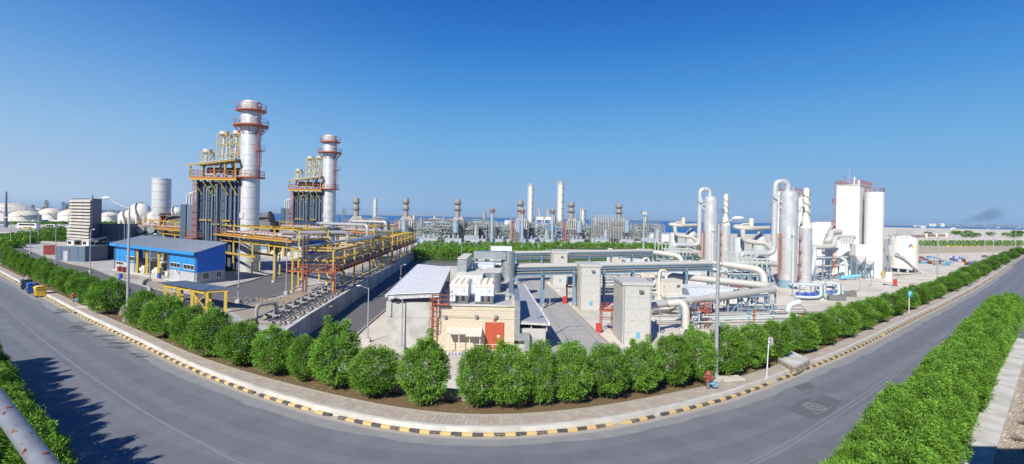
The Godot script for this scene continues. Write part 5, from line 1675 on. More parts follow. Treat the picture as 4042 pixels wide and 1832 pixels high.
func roof_plant(x: Transform3D, xb: float, xc: float, top: float) -> void:
	# air handler behind the chillers, with panels
	var a := D(1802, 1130, 60.5).x
	var b := D(1905, 1130, 60.5).x
	var t := thing("air_handler", "large white panelled air handler between the rooftop ducts", "air handler", x * Vector3((a + b) / 2, top, -8.2))
	var hh := 2.3
	part(t, "case", bw(x, a, b, top, top + hh, -14, -8.3), M.unit_white)
	for k in 5:
		var p0 := lerpf(a, b, k / 5.0)
		var p1 := lerpf(a, b, (k + 1) / 5.0)
		part(t, "panel", bw(x, p0 + 0.02, p1 - 0.02, top + 0.1, top + hh * 0.55 - 0.02, -8.3, -8.24), M.unit_white)
		part(t, "panel", bw(x, p0 + 0.02, p1 - 0.02, top + hh * 0.55 + 0.02, top + hh - 0.05, -8.3, -8.24), M.unit_white)
	part(t, "lid", bw(x, a - 0.08, b + 0.08, top + hh, top + hh + 0.08, -14.1, -8.2), M.cream_paint)
	part(t, "lid_rail", rail(MB.new(), [x * Vector3(a + 1.2, top + hh + 0.08, -12.5), x * Vector3(b - 0.5, top + hh + 0.08, -12.5)], 0.5, 0.06, 0.6), M.slate_light)
	var b2 := thing("air_handler", "second white air handler under the crossing sheet duct", "air handler", x * Vector3(b, top, -17))
	part(b2, "case", bw(x, a + 1.2, b + 1.0, top, top + 2.6, -23, -17), M.unit_white)
	for k in 4: part(b2, "panel", bw(x, lerpf(a + 1.2, b + 1.0, k / 4.0) + 0.02, lerpf(a + 1.2, b + 1.0, (k + 1) / 4.0) - 0.02, top + 0.1, top + 2.5, -17, -16.94), M.unit_white)
	# sheet ducts: tall hood on the left, crossing duct, drum-ended outlet on the right
	var d := thing("roof_duct", "galvanised roof duct with a tall square hood beside the white canopy", "duct", x * Vector3(a, top, -12))
	part(d, "hood", bw(x, a - 0.1, a + 1.0, top + 1.6, top + 4.0, -18, -9.6), M.galvanised)
	part(d, "hood_foot", bw(x, a + 0.05, a + 0.9, top + 2.32, top + 2.5, -11.5, -9.8), M.cream_paint)
	part(d, "cross_duct", bw(x, a + 1.0, b + 2.6, top + 3.0, top + 4.1, -24, -21.5), M.galvanised)
	part(d, "hood_lid", bw(x, a - 0.15, a + 1.05, top + 4.0, top + 4.06, -18.1, -9.5), M.cream_paint)
	var e := thing("roof_duct", "galvanised roof duct with a rounded drop beside the lean-to roof", "duct", x * Vector3(b + 1.2, top, -11))
	part(e, "round_drop", MB.new().cyl(x * Vector3(b + 1.3, top, -9.6), x * Vector3(b + 1.3, top + 2.4, -9.6), 0.85, -1, 20), M.galvanised)
	part(e, "run", bw(x, b + 0.1, b + 2.0, top + 1.3, top + 2.38, -15, -9.7), M.galvanised)
	part(e, "rear_drop", MB.new().cyl(x * Vector3(b + 2.9, top, -22.7), x * Vector3(b + 2.9, top + 4.1, -22.7), 1.0, -1, 20), M.galvanised)
	part(e, "run_lid", bw(x, b + 0.05, b + 2.05, top + 2.38, top + 2.44, -15.05, -9.65), M.cream_paint)
	# cable tray and walkway
	part(e, "cable_tray", bw(x, xc - 1.0, xc - 0.6, top + 0.05, top + 0.25, -32, -4), M.pale_steel)
	# far white unit and small lift house at the back
	var u := thing("roof_unit", "grey-white louvred unit on the far end of the control building roof", "air handler", x * Vector3(xc - 1.5, top, -32))
	part(u, "case", bw(x, xc - 3.9, xc - 0.4, top + 0.6, top + 4.3, -33.5, -31.5), M.unit_white)
	for k in 5: part(u, "louvre_slat", bw(x, xc - 3.6, xc - 1.9, top + 1.2 + k * 0.5, top + 1.5 + k * 0.5, -31.5, -31.4), M.plant_dark if k % 2 else M.pale_steel)
	part(u, "stand", bw(x, xc - 3.7, xc - 0.6, top, top + 0.6, -33.3, -31.7), M.frame_blue)
# ------------------------------------------------------------------ three concrete stair towers
func concrete_towers() -> void:
	var spots := [[2456.0, 1359.0], [2287.0, 1224.0], [2178.0, 1126.0]]
	var labels := ["pale concrete tower beside the large bent cream pipe", "pale concrete tower with a red valve frame at its foot", "pale concrete tower before the green belt"]
	for k in 3:
		var o := G(spots[k][0], spots[k][1], LOW)
		var t := thing("concrete_tower", labels[k], "tower", o, "concrete towers beside the plant road")
		var x := Transform3D(Basis(), o)
		var hh := 6.55
		var w := 3.15
		var dp := 5.2
		# cast lifts with fine joints
		for j in 5:
			part(t, "cast_lift", bw(x, 0, w, j * hh / 5.0, (j + 1) * hh / 5.0 - 0.015, -dp, 0), M.concrete_tower)
		part(t, "core", bw(x, 0.03, w - 0.03, 0, hh, -dp + 0.03, -0.03), M.concrete_dark)
		part(t, "roof_slab", bw(x, -0.12, w + 0.12, hh, hh + 0.35, -dp - 0.12, 0.12), M.concrete_tower)
		part(t, "downpipe", MB.new().tube([x * Vector3(0.12, hh - 0.1, 0.06), x * Vector3(0.12, 0.1, 0.06)], 0.05, 8), M.concrete_dark)
		part(t, "downpipe", MB.new().tube([x * Vector3(w - 0.12, hh - 0.1, 0.06), x * Vector3(w - 0.12, 0.1, 0.06)], 0.05, 8), M.concrete_dark)
		# louvred opening high on the left side
		for j in 7: part(t, "vent_slat", bw(x, -0.05, 0.0, hh - 1.9 + j * 0.24, hh - 1.78 + j * 0.24, -dp * 0.92, -dp * 0.12), M.brick_cream)
		part(t, "floodlight", bw(x, w * 0.55, w * 0.7, hh - 0.75, hh - 0.5, 0.1, 0.35), M.plant_dark)
		part(t, "floodlight_arm", bw(x, w * 0.6, w * 0.64, hh - 0.6, hh - 0.54, 0, 0.15), M.plant_dark)
		part(t, "sign_plate", bw(x, w * 0.48, w * 0.62, 0.7, 1.3, 0.0, 0.03), M.valve_blue)
	# red valve frames and orange guard rails between the towers
	for k in 2:
		var o := G(spots[k][0], spots[k][1], LOW) + Vector3(-1.2, 0, -6.0)
		var v := thing("hydrant_frame", ["red deluge valve frame behind the near concrete tower", "red deluge valve frame behind the middle concrete tower"][k], "valve station", o, "red valve frames")
		part(v, "frame", rail(MB.new(), [o, o + Vector3(1.4, 0, 0), o + Vector3(1.4, 0, -1.4), o + Vector3(0, 0, -1.4), o], 3.0, 0.09, 0.7), M.orange_steel)
		part(v, "cabinet", MB.new().box(Transform3D(Basis(), o), Vector3(-0.5, 0.6, 0.6), Vector3(0.6, 1.1, 0.4)), M.red_paint)
		part(v, "landing", rail(MB.new().box(Transform3D(Basis(), o), Vector3(1.2, 2.7, 0.3), Vector3(3, 0.12, 1.4)), [o + Vector3(-0.3, 2.7, 1.0), o + Vector3(2.6, 2.7, 1.0)], 1.0, 0.07, 0.6), M.orange_steel)

# ------------------------------------------------------------------ air separation plant on the right
func process_plant() -> void:
	for u in 2:
		wash_unit(Vector3(-4.5, 0, -31.0) * u, u)
	blue_racks()
	big_pipes()
func wash_unit(off: Vector3, u: int) -> void:
	var z := 108.0
	var near := u == 0
	var w := func(px: float, py: float, zz: float) -> Vector3: return D(px, py, zz) + off
	# tall clad column with gooseneck
	var o: Vector3 = w.call(3108, 1135, z)
	o.y = LOW
	var top := up(3108, 752, z)
	var t := thing("wash_column", "tall shiny clad column with a gooseneck pipe, beside the orange ladder cage" if near else "tall shiny clad column with a gooseneck pipe behind the street lamp", "column", o, "clad wash columns")
	var r := 1.8
	part(t, "skirt", MB.new().lathe(o, [Vector2(r + 0.05, 0), Vector2(r + 0.05, 1.6)], 32), M.frame_blue)
	part(t, "shell", MB.new().lathe(o, [Vector2(r, 1.6), Vector2(r, top - LOW - 1.0), Vector2(r * 0.92, top - LOW - 0.45), Vector2(r * 0.7, top - LOW - 0.1), Vector2(r * 0.3, top - LOW + 0.08), Vector2(0, top - LOW + 0.12)], 40), M.clad_silver)
	# cladding sheets, each a curved plate slightly proud
	var hh := top - LOW - 2.8
	for j in 14:
		for k in 10:
			if (j * 7 + k * 3) % 5 == 0: continue
			var y0 := 1.7 + hh * j / 14.0
			var y1 := 1.7 + hh * (j + 1) / 14.0 - 0.03
			var a0 := TAU * (k + (0.5 if j % 2 else 0.0)) / 10.0
			if sin(a0 + 0.3) < -0.55: continue
			var m := MB.new()
			for s in 3:
				var b0 := a0 + TAU / 10.0 * s / 3.0 + (0.008 if s == 0 else 0.0)
				var b1 := a0 + TAU / 10.0 * (s + 1) / 3.0 - (0.008 if s == 2 else 0.0)
				var n0 := Vector3(cos(b0), 0, sin(b0))
				var n1 := Vector3(cos(b1), 0, sin(b1))
				var rr := r + 0.012 + 0.006 * ((j + k) % 3)
				m.squad(o + n1 * rr + Vector3.UP * y0, o + n0 * rr + Vector3.UP * y0, o + n0 * rr + Vector3.UP * y1, o + n1 * rr + Vector3.UP * y1, n1, n0, n0, n1)
			part(t, "cladding_plate", m, M.clad_silver if (j + k * 2) % 3 else M.clad_patch)
	var gp: Vector3 = w.call(3055, 1001, z)
	var gtop := up(3058, 716, z)
	part(t, "gooseneck", MB.new().tube([Vector3(o.x - 0.3, top - 0.4, o.z), Vector3(o.x - 0.3, gtop, o.z), Vector3(gp.x, gtop, gp.z), Vector3(gp.x, gp.y, gp.z), w.call(2926, 1000, z), w.call(2926, 1030, z)], 0.6, 16, 1.5), M.clad_silver)
	part(t, "neck_valve", MB.new().cyl(Vector3(gp.x - 0.1, top - 1.4, gp.z + 0.6), Vector3(gp.x - 0.1, top - 1.4, gp.z + 1.0), 0.6, -1, 16), M.vessel_grey)
	part(t, "neck_bracket", MB.new().bar(Vector3(gp.x - 0.6, top - 2.4, gp.z + 0.5), Vector3(o.x - r + 0.3, top - 2.4, o.z + 0.4), 0.18, 0.3).bar(Vector3(gp.x - 0.3, top - 2.5, gp.z + 0.5), Vector3(o.x - r + 0.2, top - 4.0, o.z + 0.4), 0.18, 0.3), M.pale_steel)
	part(t, "stand_pipe", MB.new().tube([o + Vector3(-0.1, 1.0, r + 0.35), o + Vector3(-0.1, hh * 0.62, r + 0.35)], 0.22, 10), M.pipe_teal)
	part(t, "pipe_cap", MB.new().lathe(o + Vector3(-0.1, hh * 0.62, r + 0.35), [Vector2(0.4, 0), Vector2(0.4, 0.4), Vector2(0.2, 0.6), Vector2(0.0, 1.9)], 10), M.vessel_grey)
	part(t, "ladder_cage", ladder(MB.new(), o + Vector3(-r - 0.7, 2.0, 1.0), 9.5, Vector3(1, 0, 0), Vector3(0, 0, 1)), M.orange_steel)
	part(t, "landing", rail(MB.new().box(Transform3D(Basis(), o + Vector3(r + 0.5, hh - 1.6, 0.3)), Vector3.ZERO, Vector3(1.1, 0.1, 1.4)), [o + Vector3(r, hh - 1.6, 1.0), o + Vector3(r + 1.0, hh - 1.6, 1.0), o + Vector3(r + 1.0, hh - 1.6, -0.4)], 1.0, 0.07, 0.6), M.plant_dark)
	for e in [[-0.5, 2.0], [0.6, 1.0]]: part(t, "base_valve", MB.new().tube([o + Vector3(e[0], 0.9, r), o + Vector3(e[0], 0.9, r + 1.2), o + Vector3(e[0] + e[1], 0.7, r + 2.2)], 0.3, 10), M.pipe_teal)
	# cone-topped cooling tower with helical strakes
	var c: Vector3 = w.call(3176, 1128, z + 3)
	c.y = LOW
	var cy := up(3176, 901, z + 3) - LOW
	var cc := up(3176, 856, z + 3) - LOW
	var ct := up(3176, 741, z + 3) - LOW
	var cr := 1.3
	var q := thing("cooling_tower", "slimmer clad column with a cream cone and spiral-straked vent, next to the nearer gooseneck column" if near else "slimmer clad column with a cream cone and spiral-straked vent, next to the farther gooseneck column", "column", c, "spiral-straked columns")
	part(q, "shell", MB.new().lathe(c, [Vector2(cr, 0), Vector2(cr, cy)], 36), M.clad_silver)
	for j in 10:
		for k in 8:
			var a0 := TAU * (k + (0.5 if j % 2 else 0.0)) / 8.0
			if sin(a0 + 0.35) < -0.5 or (j + k * 3) % 4 == 0: continue
			var m := MB.new()
			for s in 3:
				var b0 := a0 + TAU / 8.0 * s / 3.0
				var b1 := a0 + TAU / 8.0 * (s + 1) / 3.0 - (0.012 if s == 2 else 0.0)
				var n0 := Vector3(cos(b0), 0, sin(b0))
				var n1 := Vector3(cos(b1), 0, sin(b1))
				var rr := cr + 0.012 + 0.006 * ((j + k) % 3)
				var y0 := 0.6 + (cy - 0.7) * j / 10.0
				var y1 := 0.6 + (cy - 0.7) * (j + 1) / 10.0 - 0.03
				m.squad(c + n1 * rr + Vector3.UP * y0, c + n0 * rr + Vector3.UP * y0, c + n0 * rr + Vector3.UP * y1, c + n1 * rr + Vector3.UP * y1, n1, n0, n0, n1)
			part(q, "cladding_plate", m, M.clad_silver if (j + k) % 3 else M.clad_patch)
	part(q, "cone", MB.new().lathe(c, [Vector2(cr + 0.03, cy), Vector2(0.62, cc)], 32), M.cream_paint)
	part(q, "vent", MB.new().lathe(c, [Vector2(0.62, cc), Vector2(0.62, ct - 0.5), Vector2(0.45, ct - 0.1), Vector2(0.1, ct), Vector2(0, ct)], 20), M.cream_paint)
	for k in 2:
		var st := []
		for i in 25:
			var a := i * 0.42 + k * PI
			st.append(c + Vector3(cos(a) * 0.72, cc + 0.2 + (ct - cc - 1.2) * i / 24.0, sin(a) * 0.72))
		part(q, "strake", MB.new().tube(st, 0.085, 6, 0), M.galvanised)
	part(q, "sample_box", MB.new().box(Transform3D(Basis(), c + Vector3(-0.75, cc + 1.6, 0.5)), Vector3.ZERO, Vector3(0.25, 0.9, 0.3)), M.plant_dark)
	for k in 4:
		part(q, "landing", rail(MB.new().box(Transform3D(Basis(), c + Vector3(-cr - 0.5, 2.0 + k * 2.7, 0.4)), Vector3.ZERO, Vector3(0.9, 0.1, 1.2)), [c + Vector3(-cr - 0.95, 2.05 + k * 2.7, 1.0), c + Vector3(-cr - 0.05, 2.05 + k * 2.7, 1.0)], 0.9, 0.07, 0.4), M.orange_steel)
	part(q, "ladder", ladder(MB.new(), c + Vector3(-cr - 0.5, 0.5, 0.6), 10, Vector3(1, 0, 0), Vector3(0, 0, 1), false), M.orange_steel)
	# adsorber vessels and their looping pipes
	var v1: Vector3 = w.call(2915, 1025, z + 4)
	v1.y = LOW
	var v := thing("adsorber_vessel", "grey-green upright vessel left of the looping cream pipes, nearer unit" if near else "grey-green upright vessel left of the looping cream pipes, farther unit", "vessel", v1, "grey-green vessels")
	part(v, "shell", MB.new().lathe(v1, [Vector2(1.15, 0), Vector2(1.15, 9.4), Vector2(1.0, 10.0), Vector2(0.6, 10.35), Vector2(0, 10.45)], 28), M.vessel_grey)
	part(v, "nozzle", MB.new().cyl(v1 + Vector3.UP * 10.3, v1 + Vector3.UP * 11.3, 0.3, -1, 12), M.vessel_grey)
	var v2: Vector3 = w.call(2997, 1025, z + 6)
	v2.y = LOW
	var vv := thing("adsorber_vessel", "grey domed vessel under the looping cream pipes, nearer unit" if near else "grey domed vessel under the looping cream pipes, farther unit", "vessel", v2, "grey-green vessels")
	part(vv, "shell", MB.new().lathe(v2, [Vector2(0.5, 1.5), Vector2(1.2, 2.2), Vector2(1.55, 3.4), Vector2(1.55, 9.6), Vector2(1.5, 10.0), Vector2(1.1, 10.7), Vector2(0.5, 11.0), Vector2(0.45, 11.6), Vector2(0, 11.6)], 32), M.vessel_grey)
	part(vv, "ring", MB.new().lathe(v2, [Vector2(1.55, 9.4), Vector2(1.68, 9.45), Vector2(1.68, 9.65), Vector2(1.55, 9.7)], 32, false), M.vessel_grey)
	for a in 4: part(vv, "leg", MB.new().bar(v2 + Vector3(cos(a * 1.57 + 0.7), 0, sin(a * 1.57 + 0.7)) * 1.3, v2 + Vector3(cos(a * 1.57 + 0.7) * 1.3, 3.4, sin(a * 1.57 + 0.7) * 1.3), 0.3, 0.3), M.vessel_grey)
	var lp := thing("loop_pipe", "thick cream pipe looping over the grey vessels, nearer unit" if near else "thick cream pipe looping over the grey vessels, farther unit", "pipe", w.call(2930, 906, z), "looping cream pipes")
	part(lp, "header", MB.new().tube([w.call(3035, 900, z + 5), w.call(2955, 903, z + 1), w.call(2900, 897, z + 2), w.call(2905, 893, z + 7), w.call(2960, 896, z + 8)], 0.52, 14, 1.4), M.pipe_cream)
	part(lp, "bend", MB.new().tube([w.call(2932, 905, z), w.call(2934, 950, z), w.call(2990, 958, z), w.call(3022, 960, z), w.call(3046, 985, z)], 0.52, 14, 1.5), M.pipe_cream)
	part(lp, "vent_stack", MB.new().cyl(w.call(2966, 900, z + 4), w.call(2966, 862, z + 4), 0.5, -1, 16), M.cream_paint)
	part(lp, "small_pipe", MB.new().tube([w.call(2922, 892, z + 4), w.call(2935, 884, z + 4), w.call(2968, 886, z + 4)], 0.24, 10), M.pipe_cream)
	part(lp, "lower_header", MB.new().tube([w.call(2900, 1042, z - 6), w.call(2960, 1034, z - 5), w.call(3030, 1036, z - 5), w.call(3060, 1042, z - 4)], 0.7, 14, 1.0), M.pipe_cream)
	# valve skid steelwork in front of the unit, hidden parts kept simple
	var sk := thing("valve_trestle", "blue steel pipe frame below the looping pipes, nearer unit" if near else "blue steel pipe frame below the looping pipes, farther unit", "pipe rack", w.call(2980, 1100, z - 4), "blue pipe frames")
	var a: Vector3 = w.call(2890, 1060, z - 6)
	var b: Vector3 = w.call(3040, 1060, z - 6)
	rack(sk, Vector3(a.x, 0, a.z), Vector3(b.x, 0, b.z), Vector3(0, 0, -6), 4, [1.0, 2.6], M.frame_blue, 0.24, LOW)
	for k in 5: part(sk, "pipe", MB.new().tube([Vector3(a.x - 0.5, 1.25 + 1.6 * (k % 2), a.z - 0.8 - k), Vector3(b.x + 1.0, 1.25 + 1.6 * (k % 2), b.z - 0.8 - k)], 0.16 + 0.05 * (k % 3), 8), [M.pipe_cream, M.pipe_teal, M.pipe_grey][k % 3])
	for k in 8:
		var p := a.lerp(b, (k + 0.3) / 8.0)
		part(sk, "valve_post", MB.new().bar(Vector3(p.x, 2.7, p.z), Vector3(p.x, 4.4, p.z), 0.18, 0.18).bar(Vector3(p.x - 0.4, 4.45, p.z), Vector3(p.x + 0.5, 4.5, p.z), 0.22, 0.2), M.pipe_teal)
func blue_racks() -> void:
	for k in 2:
		var a: Vector3 = [Vector3(-0.4, 0, -75.0), Vector3(-4.5, 0, -102.0)][k]
		var b: Vector3 = [Vector3(35.5, 0, -89.5), Vector3(34.0, 0, -122.0)][k]
		var w: Vector3 = Vector3(0.4, 0, -2.6)
		var t := thing("pipe_bridge", ["blue steel pipe bridge with cream pipes between control building and columns", "blue steel pipe bridge with cream pipes before the green belt"][k], "pipe rack", a, "blue pipe bridges")
		rack(t, a, b, w, 7, [3.3, 4.1], M.frame_blue, 0.26, LOW)
		for j in 4:
			var o := w * (0.08 + 0.27 * j)
			part(t, "pipe", MB.new().tube([Vector3(a.x - 1.1 + o.x, 4.5, a.z + o.z), Vector3(b.x + o.x, 4.5, b.z + o.z)], [0.34, 0.16, 0.2, 0.26][j], 10), [M.pipe_cream, M.pipe_teal, M.pipe_cream, M.pipe_cream][j])
			part(t, "lower_pipe", MB.new().tube([Vector3(a.x + o.x, 3.62, a.z + o.z), Vector3(b.x + o.x, 3.62, b.z + o.z)], 0.15, 8), [M.pipe_grey, M.pipe_dark, M.pipe_teal, M.pipe_cream][j])
		for j in 3:
			part(t, "drop_pipe", MB.new().tube([Vector3(a.x - 0.3 - 0.55 * j, 4.5, a.z + w.z * 0.3 * j), Vector3(a.x - 1.0 - 0.5 * j, 4.4, a.z + w.z * 0.3 * j), Vector3(a.x - 1.0 - 0.5 * j, LOW + 0.3, a.z + w.z * 0.3 * j)], 0.26, 10, 0.7), M.pipe_cream)
		part(t, "diagonal", MB.new().bar(Vector3(a.x - 4.2 if k == 1 else a.x + 0.2, 3.9, a.z), Vector3(a.x + 5, LOW + 0.2, a.z), 0.2, 0.2), M.frame_blue)
func big_pipes() -> void:
	# main suction header from the near tower towards the column
	var t := thing("suction_header", "large cream header pipe running from the near concrete tower to the column", "pipe", D(2800, 1185, 66))
	var y := 1.8
	var p0 := D(2569, 1207, 60)
	var p1 := D(2790, 1178, 67)
	var p2 := D(3064, 1143, 78)
	var p3 := D(3080, 1126, 84)
	part(t, "pipe", MB.new().tube([p0, p1], 0.4, 16), M.pipe_cream)
	part(t, "reducer", MB.new().cyl(p1, p1.lerp(p2, 0.08), 0.4, 0.56, 16), M.pipe_cream)
	part(t, "wide_pipe", MB.new().tube([p1.lerp(p2, 0.08), p2, p2 + Vector3(0.9, 0.1, -3.0), p2 + Vector3(-6.0, 0.2, -9.0), p2 + Vector3(-14, 0.3, -16)], 0.56, 18, 1.6), M.pipe_cream)
	for k in 3:
		var q := p0.lerp(p1, 0.3 + 0.35 * k) if k < 2 else p1.lerp(p2, 0.97)
		var d := (p1 - p0).normalized()
		part(t, "flange", MB.new().cyl(q - d * 0.08, q + d * 0.08, 0.5 if k < 2 else 0.68, -1, 18), M.pipe_cream)
	part(t, "elbow_branch", MB.new().tube([D(2640, 1198, 61.5), D(2690, 1192, 61.0), D(2707, 1215, 60.5), D(2707, 1300, 60.0)], 0.44, 16, 1.4), M.pipe_cream)
	for k in 8:
		var q := p1.lerp(p2, k / 7.0) if k > 1 else p0.lerp(p1, 0.55 + 0.3 * k)
		part(t, "support", MB.new().bar(Vector3(q.x, LOW, q.z - 0.2), Vector3(q.x, q.y - 0.5, q.z - 0.2), 0.2, 0.2), M.frame_blue)
		part(t, "footing", MB.new().box(Transform3D(Basis(), Vector3(q.x, LOW + 0.15, q.z - 0.2)), Vector3.ZERO, Vector3(0.7, 0.3, 0.7)), M.concrete_pale)
	# truss walkway under the header
	var s := thing("pipe_trestle", "pale blue braced trestle with thin pipes below the large cream header", "pipe rack", G(2860, 1270, LOW))
	var a := G(2690, 1275, LOW)
	var b := G(3035, 1250, LOW)
	var sd := Vector3(0.4, 0, -2.0)
	var n := 6
	for k in n + 1:
		var q := a.lerp(b, float(k) / n)
		for o in [Vector3.ZERO, sd]:
			part(s, "post", MB.new().bar(q + o, q + o + Vector3.UP * 3.1, 0.18, 0.18), M.frame_blue)
		if k < n:
			var q2 := a.lerp(b, float(k + 1) / n)
			part(s, "brace", MB.new().bar(q + Vector3.UP * (0.2 if k % 2 else 2.9), q2 + Vector3.UP * (2.9 if k % 2 else 0.2), 0.13, 0.13), M.frame_blue)
			part(s, "brace", MB.new().bar(q + sd + Vector3.UP * (2.9 if k % 2 else 0.2), q2 + sd + Vector3.UP * (0.2 if k % 2 else 2.9), 0.13, 0.13), M.frame_blue)
	for o in [Vector3.ZERO, sd]:
		part(s, "chord", MB.new().bar(a + o + Vector3.UP * 3.05, b + o + Vector3.UP * 3.05, 0.16, 0.2), M.frame_blue)
	for k in 3: part(s, "thin_pipe", MB.new().tube([a + sd * (0.25 + 0.25 * k) + Vector3(-2, 3.3, 0), b + sd * (0.25 + 0.25 * k) + Vector3.UP * 3.3], 0.1, 8), M.pipe_teal)
	# pipes a and b: large cream pipes that sweep over the rack and turn down
	for k in 2:
		var off := Vector3(-4.5, 0, -31.0) * k
		var e := thing("outlet_pipe", ["thick cream pipe sweeping over the racks and turning down by the nearer column", "thick cream pipe sweeping over the racks and turning down by the farther column"][k], "pipe", D(2990, 1063, 92) + off, "sweeping cream pipes")
		part(e, "thin_end", MB.new().tube([D(2760, 1036, 96) + off, D(2770, 1031, 96) + off, D(2850, 1042, 95) + off], 0.36, 12, 0.8), M.pipe_cream)
		part(e, "reducer", MB.new().cyl(D(2850, 1042, 95) + off, D(2866, 1044, 95) + off, 0.36, 0.62, 14), M.pipe_cream)
		part(e, "pipe", MB.new().tube([D(2866, 1044, 95) + off, D(3012, 1066, 92) + off, D(3021, 1137, 91) + off], 0.62, 16, 2.0), M.pipe_cream)
		for j in 7:
			var q := D(2866, 1044, 95).lerp(D(3000, 1064, 92), j / 6.5) + off
			part(e, "vent_stub", MB.new().bar(q + Vector3(0, 0.5, -0.4), q + Vector3(0, 2.5, -0.4), 0.2, 0.2).bar(q + Vector3(-0.4, 2.5, -0.4), q + Vector3(0.4, 2.55, -0.4), 0.22, 0.2), M.vessel_grey)
	# short pale elbow rising from the yard
	var g := G(3110, 1265, LOW)
	var v := thing("yard_elbow", "pale blue pipe elbow rising from the yard next to a red cabinet", "pipe", g)
	part(v, "elbow", MB.new().tube([g, g + Vector3(0, 2.2, 0), g + Vector3(1.6, 2.7, 0.2)], 0.42, 16, 1.3), M.pipe_teal)
	part(v, "flange", MB.new().cyl(g, g + Vector3.UP * 0.15, 0.6, -1, 16), M.frame_blue)
	var hb := thing("fire_cabinet", "small red fire cabinet next to the pale pipe elbow", "cabinet", g + Vector3(2.1, 0, -0.4))
	part(hb, "cabinet", MB.new().box(Transform3D(Basis(), g + Vector3(2.1, 0.75, -0.4)), Vector3.ZERO, Vector3(1.0, 1.0, 0.5)), M.red_paint)
	part(hb, "stand", MB.new().box(Transform3D(Basis(), g + Vector3(2.1, 0.13, -0.4)), Vector3.ZERO, Vector3(0.8, 0.26, 0.4)), M.plant_dark)
